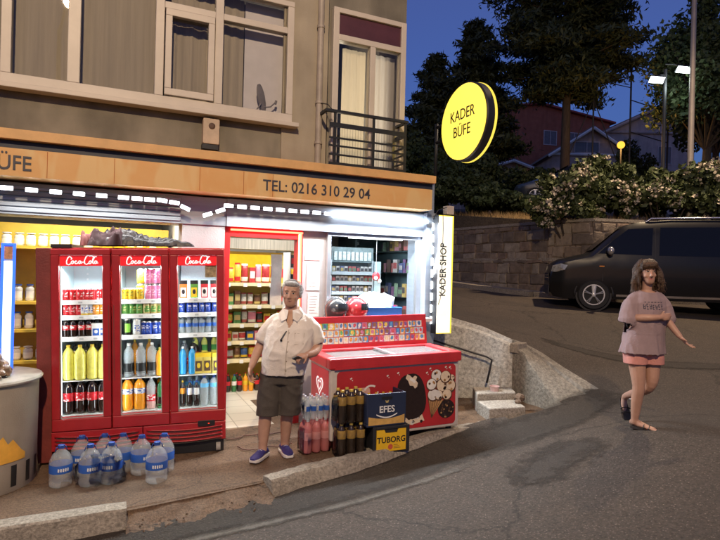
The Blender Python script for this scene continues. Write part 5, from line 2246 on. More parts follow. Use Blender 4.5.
def helmet(loc, rz, shell_m, trim_m, stripe_m, label):
    h = empty('motorbike_helmet', loc, rz, label, 'helmet', 'helmets on the kiosk counter')
    mb = MB()
    rg = []
    for i in range(9):
        t = i / 8
        z = .0 + .255 * t
        prof = [.098, .112, .122, .128, .129, .122, .103, .070, .018][i]
        rg.append([(prof * .92 * math.cos(a), prof * 1.10 * math.sin(a) - .012 * math.sin(PI * t), z) for a in [2 * PI * j / 24 for j in range(24)]])
    mb.rings(rg)
    mb.build('shell', shell_m, h, smooth=70)
    v = MB()
    rows = []
    for i in range(5):
        t = i / 4
        z = .105 + .075 * t
        pr = .131 + .004 - .012 * max(0, t - .4)
        rows.append([(pr * .93 * math.sin(a), -pr * 1.10 * math.cos(a) - .010, z) for a in [R(-75) + R(150) * j / 14 for j in range(15)]])
    v.rings(rows, cap=False, closed=False)
    v.build('visor', M('smoke_visor', (.03, .035, .04), .12, coat=.8), h, smooth=180)
    s = MB()
    for k in (-1, 1):
        pts = []
        for i in range(9):
            t = .35 + .62 * i / 8
            zz = .255 * t
            pr = [.098, .112, .122, .128, .129, .122, .103, .070, .018]
            f = t * 8
            a_ = int(min(7, f))
            r_ = pr[a_] + (pr[a_ + 1] - pr[a_]) * (f - a_) + .002
            an = k * R(22 + 30 * (1 - t))
            pts.append((r_ * .92 * math.sin(an), -r_ * 1.10 * math.cos(an) - .012 * math.sin(PI * t), zz))
        s.tube(pts[3:], (.012, .004), 6)
    s.build('stripe', stripe_m, h, smooth=180)
    c = MB()
    c.tube([(.075 * math.cos(a), -.105 + .035 * math.sin(a) * 0 - .02 * math.cos(a * 2) * 0, .045 + .0) for a in (R(180), R(120), R(60), R(0))], (.012, .028), 8)
    c.build('chin_guard', trim_m, h, smooth=180)
    return h


helmet((2.335, 5.73, 1.235), R(62), M('helmet_black_gloss', (.05, .055, .06), .2, coat=.8), M('helmet_red', (.5, .03, .04), .25), M('helmet_silver', (.6, .64, .66), .25, metal=.5), 'black motorbike helmet with silver and red stripes on the counter')
helmet((2.590, 5.73, 1.235), R(75), M('helmet_red_gloss', (.55, .05, .06), .2, coat=.8), M('helmet_grey', (.4, .4, .42), .4), M('helmet_white', (.75, .72, .72), .3), 'red motorbike helmet with pale stripes beside the black one')

# ================================================================== ICE CREAM FREEZER
fz = empty('ice_cream_freezer', (1.965, 4.865, pav(2.0)), R(-1.0), 'red and white chest freezer printed with ice creams, price board behind', 'freezer')
fz.rotation_euler = (0, -R(1.0), R(-1.2))
m_fzw = M('freezer_white', (.46, .40, .35), .45, col2=(.64, .58, .53), scale=5, detail=10)
m_fzr = M('freezer_red', (.40, .020, .028), .42, col2=(.55, .035, .042), scale=6, detail=10, coat=.15)
m_fzp = M('freezer_print_red', (.42, .025, .03), .42, var=.12, scale=3)
FL, FDp = 1.475, .62
mb = MB()
mb.box(0, 0, .10, FL, FDp, .80)
mb.build('cabinet', m_fzw, fz, bevel=.015)
rm = MB()
for a in ((-.02, -.025, FL + .02, .07), (-.02, FDp - .05, FL + .02, FDp + .02), (-.02, .07, .09, FDp - .05), (FL - .09, .07, FL + .02, FDp - .05)):
    rm.box(a[0], a[1], .802, a[2], a[3], .905)
rm.build('rim', m_fzr, fz, bevel=.014)
MB().box(.092, .072, .805, FL - .092, FDp - .052, .83).build('basket_floor', m_white, fz)
MB().box(.08, .06, .868, FL * .52, FDp - .04, .874).box(FL * .48, .06, .878, FL - .08, FDp - .04, .884).build('glass_lid', M_clear('frosted_lid', (.42, .43, .43), .58, .2), fz)
MB().box(FL * .49, .05, .885, FL * .52, FDp - .04, .899).box(FL * .30, .10, .886, FL * .36, .14, .90).build('lid_handle', m_alu, fz)
MB().prism_xz([(.03, .80), (.05, .83), (FL - .05, .83), (FL - .03, .80)], -.033, -.027).build('rim_badge', m_fzr, fz)
fp = MB().prism_xz(rrect(.065, .135, FL - .045, .775, .045), -.005, -.0005)
fpo = fp.build('front_print', m_fzp, fz)
ARTS = {}
art_now = ['roll_print']
K = dict(choc=0, cream=1, white=2, tan=3, brown=4, rose=5, dk=6)
AM = [M('art_chocolate', (.022, .012, .010), .4, var=.3, scale=30), M('art_cream', (.72, .58, .42), .5, var=.1, scale=25), M('art_white', (.74, .70, .64), .5), M('art_wafer', (.45, .25, .10), .5, var=.3, scale=60),
      M('art_brown', (.10, .045, .025), .5, var=.4, scale=40), M('art_rose', (.62, .36, .28), .5, var=.15), M('art_dark', (.05, .03, .028), .5)]


def flat(pts, k, layer):
    y = -.0065 - .0012 * layer
    ARTS.setdefault(art_now[0], MB()).poly([(x, y, z) for x, z in pts], K[k])


def rotp(pts, cx, cz, a):
    c, s = math.cos(a), math.sin(a)
    return [(cx + (x - cx) * c - (z - cz) * s, cz + (x - cx) * s + (z - cz) * c) for x, z in pts]


# left: pale roll with a white ring
flat(rrect(.12, .50, .42, .60, .03), 'rose', 0)
flat(rrect(.16, .53, .36, .575, .02), 'cream', 1)
ring = circ(.43, .55, .085, 20, .075)
inn = circ(.43, .55, .065, 20, .056)
for i in range(3, 20):
    j = (i + 1) % 20
    if i in (9, 10, 11):
        continue
    flat([ring[i], ring[j], inn[j], inn[i]], 'white', 2)
# splash behind the bar
art_now[0] = 'chocolate_bar_print'
flat([(.76, .20), (.84, .17), (.95, .18), (1.05, .20), (1.02, .27), (.96, .25), (.93, .31), (.86, .27), (.80, .31)], 'cream', 0)
for q in range(10):
    flat(circ(.80 + rnd.uniform(0, .22), .20 + rnd.uniform(-.01, .07), rnd.uniform(.012, .024), 8), rnd.choice(['choc', 'white', 'brown']), 1)
# chocolate bar
barp = [(.895 + .165 * math.copysign(abs(math.cos(t)) ** .75, math.cos(t)), .47 + .235 * math.copysign(abs(math.sin(t)) ** .85, math.sin(t))) for t in [2 * PI * i / 28 for i in range(28)]]
flat(rotp(barp, .905, .47, R(10)), 'choc', 2)
flat([(.82, .66), (.85, .63), (.87, .58), (.91, .575), (.93, .545), (.955, .56), (.965, .60), (.94, .63), (.955, .665), (.93, .68), (.90, .66), (.87, .685), (.84, .70)], 'cream', 3)
flat([(.86, .64), (.90, .62), (.92, .60), (.94, .615), (.92, .645), (.88, .66)], 'white', 4)
flat([(.84, .255), (.90, .23), (.96, .24), (1.0, .27), (.96, .29), (.91, .27), (.87, .295)], 'choc', 4)
# cone
art_now[0] = 'ice_cream_cone_print'
flat(circ(1.315, .30, .105, 22, .10), 'choc', 1)
for q in range(26):
    a_, r_ = rnd.uniform(0, 6.28), .09 * math.sqrt(rnd.random())
    flat(circ(1.315 + r_ * math.cos(a_), .30 + r_ * math.sin(a_), rnd.uniform(.006, .012), 6), rnd.choice(['brown', 'dk', 'tan']), 2)
flat([(1.085, .44), (1.275, .40), (1.13, .215)], 'tan', 3)
for q in range(6):
    t = q / 6
    flat([(1.085 + .19 * t, .44 - .04 * t), (1.092 + .19 * t, .44 - .04 * t), (1.134, .22), (1.13, .22)], 'brown', 4)
for i, (x, z, r_) in enumerate([(1.19, .66, .070), (1.30, .64, .068), (1.36, .54, .072), (1.13, .57, .066), (1.26, .55, .075), (1.32, .45, .062), (1.15, .46, .07), (1.22, .45, .055), (1.38, .62, .04)]):
    flat(circ(x, z, r_, 18), 'brown', 5 + (i % 2) * 2)
    flat(circ(x - .004, z + .006, r_ * .86, 18), 'cream' if i % 3 else 'white', 6 + (i % 2) * 2)
    for q in range(3):
        a_ = rnd.uniform(0, 6.28)
        flat(circ(x + r_ * .5 * math.cos(a_), z + r_ * .5 * math.sin(a_), r_ * .2, 8), rnd.choice(['choc', 'tan', 'brown']), 10)
flat([(1.11, .50), (1.16, .52), (1.22, .50), (1.25, .45), (1.20, .42), (1.17, .45), (1.13, .42)], 'white', 11)
for (x, z) in ((.20, .70), (.60, .70), (.72, .72), (1.06, .70), (1.10, .74), (1.29, .745), (1.34, .74)):
    art_now[0] = ('sparkle_print', x)
    flat([(x, z), (x + .02, z + .012), (x + .028, z + .002), (x + .01, z - .012)], 'white', 1)
    flat([(x + .02, z - .02), (x + .035, z - .012), (x + .03, z - .026)], 'white', 1)
for k_, v_ in ARTS.items():
    v_.build(k_ if isinstance(k_, str) else k_[0], AM, fpo)
# red end panel with spiral heart
ep = MB().box(-.005, .05, .13, -.0005, FDp - .05, .78).build('end_panel', M('end_panel_red', (.60, .035, .06), .4, var=.06), fz)
ht = MB()


def heart_band(s0, s1, n=30):
    out = []
    for s in (s0, s1):
        out.append([(s * 16 * math.sin(t) ** 3, s * (13 * math.cos(t) - 5 * math.cos(2 * t) - 2 * math.cos(3 * t) - math.cos(4 * t))) for t in [2 * PI * i / n for i in range(n + 1)]])
    return out


for s0, s1 in ((.0052, .0066), (.0026, .0038)):
    a_, b_ = heart_band(s0, s1)
    for i in range(len(a_) - 1):
        ht.poly([(-.0065, .30 - a_[i][0], .60 + a_[i][1]), (-.0065, .30 - b_[i][0], .60 + b_[i][1]), (-.0065, .30 - b_[i + 1][0], .60 + b_[i + 1][1]), (-.0065, .30 - a_[i + 1][0], .60 + a_[i + 1][1])])
for q in range(5):
    zz = .14 + rnd.uniform(0, .04)
    y_ = .12 + q * .085
    ht.poly([(-.0065, y_, zz), (-.0065, y_ + .03, zz), (-.0065, y_ + .012, zz + .14 + rnd.uniform(0, .08))])
ht.build('heart_logo', m_logo_w, ep)
lg_ = MB()
for x in (.06, FL - .10):
    for y in (.06, FDp - .10):
        lg_.box(x, y, 0, x + .04, y + .04, .10)
for k, y in enumerate((.06, FDp - .10)):
    pass
parts = [(x, y) for x in (.06, FL - .10) for y in (.06, FDp - .10)]
for x, y in parts:
    MB().box(x, y, 0, x + .045, y + .045, .099).build('leg', m_dark, fz, bevel=.004)
# price board
pb = empty('price_board', (0, FDp + .02, .905))
pb.parent = fz
pb.rotation_euler = (R(-6), 0, 0)
MB().box(.05, 0, -.03, FL - .02, .03, .345).build('frame', m_fzr, pb, bevel=.006)
PB = [(.75, .55, .10), (.10, .30, .55), (.60, .10, .12), (.75, .72, .65), (.30, .14, .07), (.12, .40, .20), (.70, .35, .10), (.55, .20, .35), (.80, .70, .45), (.20, .12, .30), (.08, .18, .40), (.42, .60, .70)]
pmats = [M('board_print_%d' % i, c, .45, var=.35, scale=45) for i, c in enumerate(PB)] + [m_label_w]
bg = MB()
for r_ in range(3):
    x = .075
    while x < FL - .09:
        w = rnd.uniform(.045, .075)
        z0 = .045 + r_ * .078
        j = rnd.randrange(12) if x > .55 else rnd.choice([0, 1, 3, 5, 8, 11, 6])
        bg.poly([(x, -.002, z0), (x + w, -.002, z0), (x + w, -.002, z0 + .070), (x, -.002, z0 + .070)], j)
        a_ = rnd.uniform(-.5, .5)
        flatp = rotp(circ(x + w / 2, z0 + .04, w * .30, 9, .024), x + w / 2, z0 + .04, a_)
        bg.poly([(px, -.0035, pz) for px, pz in flatp], (j + rnd.choice([3, 5, 7])) % 12)
        bg.poly([(x + .006, -.0038, z0 + .006), (x + w * .6, -.0038, z0 + .006), (x + w * .6, -.0038, z0 + .016), (x + .006, -.0038, z0 + .016)], 12)
        x += w + .004
bg.build('price_pictures', pmats, pb)

# ================================================================== PACKS AND CRATES
def bottle_pack(name, loc, rz, nx, ny, pitch, mesh, label, group, film, up=0.0):
    o = empty(name, loc, rz, label, 'bottle pack', group)
    for i in range(nx):
        for j in range(ny):
            q = bpy.data.objects.new('bottle', mesh)
            COL.objects.link(q)
            q.parent = o
            q.location = ((i - (nx - 1) / 2) * pitch, (j - (ny - 1) / 2) * pitch, .002)
            q.rotation_euler = (0, 0, rnd.uniform(-.7, .7))
    h = max(v.co.z for v in mesh.vertices)
    hx, hy = nx * pitch / 2 + .004, ny * pitch / 2 + .004
    mb_ = MB()
    rows = []
    for t in (.02, .2, .4, .6, .74, .82):
        k = 1 if t < .7 else .93 if t < .8 else .7
        row = []
        for (x, z) in rrect(-hx * k, -hy * k, hx * k, hy * k, min(hx, hy) * .35, 6):
            e = rnd.uniform(-.004, .004)
            row.append((x + e, z + e, h * t))
        rows.append(row)
    mb_.rings(rows, cap=False)
    mb_.build('film', film, o, smooth=50)
    return o


m_film = M_glass('shrink_film', (.95, .95, .96), .25, .10)
PINKB = bottle_mesh('pinkb', .325, .044, M_clear('pink_drink', (.80, .30, .30), .40), M('label_rose', (.70, .32, .32), .5), m_cap_w, lab=(.40, .62))
SMW = bottle_mesh('smw', .215, .031, m_clear, m_label_w, M('cap_pale', (.55, .60, .75), .4), fill=m_clear, lab=(.38, .60), front=m_label_b)
SODA = bottle_mesh('soda', .315, .044, M('dark_soda', (.035, .022, .014), .15, coat=.5), M('label_dull_gold', (.35, .22, .05), .45, var=.3, scale=25), M('cap_gold', (.62, .45, .10), .35), lab=(.55, .80), wide=.36)
Gp = 'shrink wrapped bottle packs by the freezer'
bottle_pack('bottle_pack', (1.845, 4.985, pav(1.85)), R(4), 3, 2, .094, PINKB, 'wrapped pack of big pinkish bottles beside the man on the ground', Gp, m_film)
bottle_pack('bottle_pack', (1.845, 4.985, pav(1.85) + .327), R(-3), 4, 3, .066, SMW, 'wrapped pack of small water bottles stacked on the pinkish pack', Gp, m_film)
bottle_pack('bottle_pack', (2.115, 4.745, pav(2.1)), R(-6), 3, 2, .096, SODA, 'lower wrapped pack of dark soda bottles with golden tops', Gp, m_film)
bottle_pack('bottle_pack', (2.105, 4.755, pav(2.1) + .317), R(3), 3, 2, .096, SODA, 'upper wrapped pack of dark soda bottles with golden tops', Gp, m_film)

cz = pav(2.45) + .004
ct = empty('beer_crate', (2.30, 4.595, cz), R(-1), 'black beer crate with yellow front lettered TUBORG under another crate', 'crate', 'beer crates by the freezer')
m_crk = M('crate_black', (.022, .022, .025), .5)
m_cry = M('crate_yellow', (.78, .47, .02), .5, var=.08)
w, d_, h = .385, .29, .262
mb = MB()
mb.box(0, .012, 0, w, d_, .03)
mb.box(0, .012, .03, .02, d_, h)
mb.box(w - .02, .012, .03, w, d_, h)
mb.box(.02, d_ - .02, .03, w - .02, d_, h)
mb.box(.02, .012, .03, w - .02, .03, h)
mb.box(-.006, .0, 0, .03, .012, h)
mb.box(w - .03, .0, 0, w + .006, .012, h)
mb.box(.03, .0, h - .03, w - .03, .012, h)
mb.build('crate_body', m_crk, ct, bevel=.006)
pl_ = [(.034, .02), (w - .034, .02), (w - .034, .228), (w * .70, .228), (w * .66, .195), (w * .34, .195), (w * .30, .228), (.034, .228)]
fpz = MB().prism_xz(pl_, .002, .011).build('front_panel', m_cry, ct)
lettering('TUBORG', .078, m_label_k, fpz, (w / 2, .001, .105), sx=.98, align='CENTER', bold=.0015, extrude=.0015)
MB().prism_xz(circ(w / 2 - .01, .062, .026, 16, .026), .0, .0018).build('emblem', M('emblem_red', (.55, .10, .05), .5), fpz)
each([(w / 2 + .025, .0, .044 + q * .015, w / 2 + .10 - q * .015, .0016, .050 + q * .015) for q in range(3)], 'small_print', M('small_print_brown', (.35, .2, .03), .6), fpz)

ce = empty('beer_crate', (2.225, 4.60, cz + .264), R(0), 'navy and gold beer crate lettered EFES on top of the yellow one', 'crate', 'beer crates by the freezer')
m_navy = M('crate_navy', (.018, .028, .065), .45, var=.1)
w, d_, h = .425, .30, .315
mb = MB()
mb.box(0, .0, 0, w, d_, .03)
for a in ((0, 0, w, .02), (0, d_ - .02, w, d_), (0, .02, .02, d_ - .02), (w - .02, .02, w, d_ - .02)):
    mb.box(a[0], a[1], .03, a[2], a[3], h - .0)
mb.build('crate_body', m_navy, ce, bevel=.008)
gpl = [(.018, .018), (w - .018, .018), (w - .018, .10)] + [(w - .018 - (w - .036) * i / 10, .10 - .028 * math.sin(PI * i / 10)) for i in range(1, 10)] + [(.018, .10)]
MB().prism_xz(gpl, -.003, -.0003).build('gold_band', M('crate_gold', (.58, .35, .10), .5, var=.2, scale=14), ce)
lettering('EFES', .088, m_label_w, ce, (w / 2, -.004, .135), sx=1.0, align='CENTER', bold=.0015, extrude=.0015)
uz = MB()
for i in range(10):
    t0, t1 = i / 10, (i + 1) / 10
    f_ = lambda t: (.10 + .225 * t, .118 - .032 * math.sin(PI * t))
    (xa, za), (xb, zb) = f_(t0), f_(t1)
    uz.poly([(xa, -.004, za - .008), (xb, -.004, zb - .008), (xb, -.004, zb + .004), (xa, -.004, za + .004)])
uz.build('underline', m_label_w, ce)
MB().prism_xz(rrect(w / 2 - .06, .255, w / 2 + .06, .285, .014), -.002, .0).build('grip_hole', m_dark, ce)
MB().prism_xz([(w / 2 - .012, .225), (w / 2 + .012, .225), (w / 2 + .02, .250), (w / 2, .242), (w / 2 - .02, .250)], -.003, -.0005).build('emblem', m_can_gold, ce)
BEER = bottle_mesh('beer', .24, .030, M('brown_glass', (.06, .028, .012), .12, coat=.5), m_label_b, m_cap_y, wide=.42)
for i in range(5):
    for j in range(3):
        q = bpy.data.objects.new('bottle', BEER)
        COL.objects.link(q)
        q.location = (2.225 + .055 + i * .079, 4.60 + .065 + j * .085, cz + .264 + .032)
        tag(q, ordinal(i, 5) + ' brown bottle in the ' + ['front', 'middle', 'back'][j] + ' row of the navy crate', 'beer bottle', 'beer bottles in the navy crate')

# loose cables on the pavement by the man's feet
for pts, lab in (([(1.02, 5.75, 0), (1.2, 5.62, 0), (1.33, 5.70, 0), (1.6, 5.62, 0), (1.8, 5.66, 0)], 'thin brown cable along the shop threshold'), ([(1.18, 5.38, 0), (1.22, 5.26, 0), (1.32, 5.22, 0), (1.45, 5.26, 0), (1.56, 5.2, 0), (1.7, 5.24, 0)], 'dark cable curling on the ground by the man')):
    mb = MB()
    P = [Vector((x, y, pav(x) + .012)) for x, y, z in pts]
    den = []
    for i in range(len(P) - 1):
        for k in range(6):
            t = k / 6
            den.append(P[i].lerp(P[i + 1], t) + Vector((0, .012 * math.sin(k + i * 2.1), 0)))
    den.append(P[-1])
    mb.tube(den, .006, 6)
    tag(mb.build('cable', M('brown_cable', (.12, .06, .045), .6), smooth=180), lab, 'cable')

# ================================================================== LIT SIGNS
rs = empty('round_sign', (3.80, 5.32, 3.585), 0, 'round yellow backlit sign lettered KADER BÜFE on a bracket', 'shop sign')
m_yglow = M('yellow_acrylic', (.8, .6, .05), .35, var=.04, emit=(1.0, .74, .10), es=1.30)
ry = Matrix.Rotation(-PI / 2, 4, 'Y')


def disc(name, r0, x0, x1, mat, parent, bev=.0):
    mb_ = MB()
    prof = [(r0 - .012, 0), (r0, .012), (r0, x1 - x0 - .012), (r0 - .012, x1 - x0)]
    mb_.lathe(prof, n=56)
    me_ = mb_.mesh(name, mat)
    me_.transform(Matrix.Translation((x0, 0, 0)) @ Matrix.Rotation(PI / 2, 4, 'Y'))
    me_.shade_smooth()
    me_.set_sharp_from_angle(angle=R(40))
    o_ = bpy.data.objects.new(name, me_)
    COL.objects.link(o_)
    o_.parent = parent
    return o_


disc('rim', .462, -.055, .055, m_dark, rs)
f1 = disc('face', .446, -.075, -.052, m_yglow, rs)
disc('face', .446, .053, .074, m_yglow, rs)
disc('edge_ring', .468, .062, .069, M_emit('ring_glow', (1, .75, .1), 1.2), rs)
lettering('KADER', .185, m_label_k, rs, (-.077, 0, .03), rot=(PI / 2, 0, -PI / 2), sx=.84, align='CENTER', bold=.0)
lettering('BÜFE', .185, m_label_k, rs, (-.077, .0, -.165), rot=(PI / 2, 0, -PI / 2), sx=.84, align='CENTER', bold=.0)
br = MB()
br.tube([(.02, .45, -.1), (.02, .72, -.1)], .02, 8)
br.tube([(.02, .45, .1), (.02, .72, .1)], .02, 8)
br.tube([(.02, .70, .15), (.02, .70, -.55)], .022, 8)
br.tube([(-.06, .60, -.60), (-.30, .60, -.62)], .015, 8)
br.tube([(.02, .70, -.55), (-.2, .62, -.60), (-.45, .6, -.62)], .02, 8)
br.build('bracket', m_dmetal, rs, smooth=180)

ss = empty('upright_sign', (3.74, 5.62, 1.04), 0, 'tall white and yellow backlit sign with KADER SHOP running upwards', 'shop sign')
MB().box(-.115, .0, 0, .115, .12, 1.46).build('case', m_dark, ss, bevel=.005)
MB().box(-.108, -.006, .012, .088, -.0005, 1.448).build('face', M('white_acrylic', (.8, .78, .7), .4, emit=(1.0, .93, .72), es=1.0), ss)
MB().box(.0885, -.006, .012, .108, -.0005, 1.448).box(-.108, -.0058, 1.4485, .108, -.0005, 1.458).box(-.108, -.0058, .002, .108, -.0005, .0115).build('yellow_edge', M('yellow_edge_lit', (.8, .6, .05), .4, emit=(1.0, .80, .08), es=1.0), ss)
lettering('KADER SHOP', .125, m_label_k, ss, (.006, -.0075, .46), rot=tuple(Matrix(((0, -1, 0), (0, 0, -1), (1, 0, 0))).to_euler()), sx=.88, bold=.001)
cb = MB()
cb.tube([(-.06, -.012, 1.52), (-.05, -.014, 1.3), (-.058, -.014, .5), (-.075, -.02, .42), (-.10, -.02, .36)], .004, 5)
cb.build('wire', m_dark, ss, smooth=180)
jb = MB()
jb.tube([(-.18, .02, 1.40), (-.12, .0, 1.52), (.0, .0, 1.56), (.06, .05, 1.50)], .006, 6)
jb.build('cable', m_dark, ss, smooth=180)
MB().box(.0, -.02, 1.475, .10, .08, 1.58).build('junction_box', M('beige_box', (.48, .42, .36), .6), ss, bevel=.005)
# ================================================================== PEOPLE
m_skin = M('skin_tan', (.47, .27, .185), .5, var=.10, scale=14, bump=.12, bscale=120)
m_skin_f = M('skin_light', (.44, .25, .175), .5, var=.08, scale=14, bump=.08, bscale=120)


def loft(mb, rings, n=24, mi=0, pw=2.0):
    """rings: (x, y, z, rx, ry[, yaw]) horizontal superellipse sections"""
    rg = []
    for q in rings:
        x, y, z, rx, ry = q[:5]
        yaw = q[5] if len(q) > 5 else 0
        loop = []
        for j in range(n):
            a = 2 * PI * j / n
            ca, sa = math.cos(a), math.sin(a)
            px = rx * math.copysign(abs(ca) ** (2 / pw), ca)
            py = ry * math.copysign(abs(sa) ** (2 / pw), sa)
            loop.append((x + px * math.cos(yaw) - py * math.sin(yaw), y + px * math.sin(yaw) + py * math.cos(yaw), z))
        rg.append(loop)
    mb.rings(rg, mi)


def limb(mb, pts, rad, n=14):
    """smooth tapered limb through the joints (Catmull-Rom), rounded ends"""
    P = [Vector(p) for p in pts]
    out, rr_ = [], []
    for i in range(len(P) - 1):
        p0, p1, p2, p3 = P[max(i - 1, 0)], P[i], P[i + 1], P[min(i + 2, len(P) - 1)]
        for k in range(5):
            t = k / 5
            out.append(0.5 * ((2 * p1) + (p2 - p0) * t + (2 * p0 - 5 * p1 + 4 * p2 - p3) * t * t + (-p0 + 3 * p1 - 3 * p2 + p3) * t ** 3))
            ra, rb = rad[i], rad[i + 1]
            rr_.append(ra + (rb - ra) * t if not isinstance(ra, tuple) else tuple(a + (b - a) * t for a, b in zip(ra, rb)))
    out.append(P[-1])
    rr_.append(rad[-1])
    mb.tube(out, rr_, n, round_ends=True)


def hand(mb, W, Dv, Nv, side, curl, s=1.0, spread=.10, thumb=.5):
    """W wrist, Dv towards the fingers, Nv out of the palm, side towards the thumb"""
    W = Vector(W)
    D_ = Vector(Dv).normalized()
    N_ = Vector(Nv)
    N_ = (N_ - D_ * N_.dot(D_)).normalized()
    S_ = D_.cross(N_)
    if S_.dot(Vector(side)) < 0:
        S_ = -S_
    rot = Matrix((S_, D_, N_)).transposed()
    mb.ell(W + D_ * .048 * s, (.041 * s, .056 * s, .0165 * s), n=12, m=8, rot=rot)
    mb.ell(W + D_ * .012 * s, (.030 * s, .035 * s, .020 * s), n=12, m=8, rot=rot)
    mb.ell(W + D_ * .040 * s + S_ * .022 * s + N_ * .006 * s, (.017 * s, .032 * s, .015 * s), n=10, m=7, rot=rot)
    for k, (off, ln_, r_) in enumerate(((.031, .072, .0092), (.011, .080, .0096), (-.010, .074, .0092), (-.029, .058, .0082))):
        c = curl[k] if isinstance(curl, (list, tuple)) else curl
        p = W + D_ * (.088 - .006 * abs(k - 1)) * s + S_ * off * s
        d = (D_ + S_ * spread * (1.2 - k) * .55).normalized()
        pts, rr_ = [p - d * .02 * s], [r_ * s * 1.05]
        ang_ = c * .35
        for seg, fr in enumerate((.45, .32, .23)):
            ang_ += c * (.75 if seg else .45)
            dir_ = d * math.cos(ang_) + N_ * math.sin(ang_)
            pts.append(p)
            rr_.append(r_ * s * (1.05, .98, .9)[seg])
            p = p + dir_ * ln_ * fr * s
        pts.append(p)
        rr_.append(r_ * s * .78)
        mb.tube(pts, rr_, 9, round_ends=True)
    b = W + D_ * .022 * s + S_ * .030 * s
    d1 = (S_ * .75 + D_ * .75 + N_ * thumb).normalized()
    d2 = (S_ * .30 + D_ * .95 + N_ * thumb * 1.2).normalized()
    mb.tube([b - d1 * .012 * s, b, b + d1 * .034 * s, b + d1 * .034 * s + d2 * .028 * s], [.0125 * s, .0125 * s, .0105 * s, .0085 * s], 9, round_ends=True)


def head(mb, c, s=1.0, rot=Matrix.Identity(3), fem=False):
    c = Vector(c)

    def e(x, y, z, rx, ry, rz):
        mb.ell(c + rot @ Vector((x * s, y * s, z * s)), (rx * s, ry * s, rz * s), n=18, m=12, rot=rot)
    rows_ = [(-.108, -.056, .016, .014), (-.099, -.051, .033, .030), (-.084, -.041, .046, .047), (-.058, -.026, .056, .066), (-.030, -.012, .0635, .080), (0, -.002, .069, .090),
             (.03, .004, .073, .095), (.06, .010, .075, .095), (.09, .014, .069, .086), (.112, .018, .053, .066), (.126, .020, .031, .038), (.131, .020, .010, .012)]
    k_ = .95 if fem else 1.0
    rg_ = []
    for z, yc, rx, ry in rows_:
        rg_.append([c + rot @ (Vector((rx * k_ * math.cos(a) * s, (yc + ry * math.sin(a)) * s, z * s))) for a in [2 * PI * j / 26 for j in range(26)]])
    mb.rings(rg_)
    for k in (-1, 1):
        e(k * .034, -.060, -.020, .026, .024, .022)       # cheeks
        e(k * .028, -.074, .040, .024, .014, .008)        # brow ridge
        e(k * .075, .014, -.002, .011, .021, .032)        # ears
        e(k * .010, -.094, -.024, .009, .010, .008)       # nostrils
    p = [c + rot @ (Vector(q) * s) for q in ((0, -.084, .034), (0, -.096, .006), (0, -.106, -.019))]
    mb.tube(p, [.009 * s, .010 * s, .0125 * s], 10, round_ends=True)
    e(0, -.084, -.049, .022, .010, .006)                  # upper lip
    e(0, -.081, -.060, .018, .010, .007)                  # lower lip


def face_marks(root, bvh, c, s, rot_x, brow_m, lip_m, smile=.006, teeth=True):
    """eyes, brows and mouth laid on the face"""
    cx, cz_ = c[0], c[2]
    wht = [circ(cx + k * .030 * s + rot_x, cz_ + .017 * s, .0125 * s, 12, .0060 * s) for k in (-1, 1)]
    for w_ in wht:
        decal(bvh, [w_], 'eye', M('eye_white', (.62, .58, .54), .3, var=.02), root, .0012)
    for k in (-1, 1):
        decal(bvh, [circ(cx + k * .030 * s + rot_x, cz_ + .017 * s, .0062 * s, 10)], 'iris', M('eye_dark', (.02, .012, .008), .15), root, .0022)
    lid = []
    for k in (-1, 1):
        x = cx + k * .030 * s + rot_x
        lid.append([(x - .015 * s, cz_ + .018 * s), (x - .008 * s, cz_ + .0245 * s), (x + .008 * s, cz_ + .0245 * s), (x + .015 * s, cz_ + .018 * s), (x + .008 * s, cz_ + .0215 * s), (x - .008 * s, cz_ + .0215 * s)])
    for w_ in lid:
        decal(bvh, [w_], 'eyelid', M('lash_dark', (.05, .03, .02), .6), root, .003)
    br_ = []
    for k in (-1, 1):
        x = cx + k * .031 * s + rot_x
        br_.append([(x - .019 * s, cz_ + (.036 if k < 0 else .040) * s), (x, cz_ + .044 * s), (x + .019 * s, cz_ + (.040 if k < 0 else .036) * s), (x + .017 * s, cz_ + .034 * s), (x, cz_ + .038 * s), (x - .017 * s, cz_ + .034 * s)])
    for w_ in br_:
        decal(bvh, [w_], 'eyebrow', brow_m, root, .002)
    mx = cx + rot_x * 1.1
    lips = [[(mx - .025 * s, cz_ - .053 * s + smile * s), (mx, cz_ - .049 * s), (mx + .025 * s, cz_ - .053 * s + smile * s), (mx + .013 * s, cz_ - .064 * s), (mx, cz_ - .066 * s), (mx - .013 * s, cz_ - .064 * s)]]
    decal(bvh, lips, 'mouth', lip_m, root, .0015)
    if teeth:
        decal(bvh, [[(mx - .017 * s, cz_ - .0535 * s), (mx + .017 * s, cz_ - .0535 * s), (mx + .010 * s, cz_ - .0585 * s), (mx - .010 * s, cz_ - .0585 * s)]], 'teeth', m_label_w, root, .0025)
    else:
        decal(bvh, [[(mx - .024 * s, cz_ - .0545 * s + smile * s), (mx, cz_ - .0565 * s), (mx + .024 * s, cz_ - .0545 * s + smile * s), (mx, cz_ - .059 * s)]], 'mouth_line', M('mouth_dark', (.10, .03, .03), .6), root, .0025)


def strands(root, name, mat, paths, r=.0016):
    mb_ = MB()
    for pts in paths:
        mb_.tube(pts, [r] * (len(pts) - 1) + [r * .35], 3)
    return mb_.build(name, mat, root, smooth=180)


m_shoe_b = M('shoe_blue', (.035, .03, .16), .7, var=.3, scale=40)
m_sole = M('shoe_sole', (.70, .66, .60), .6)


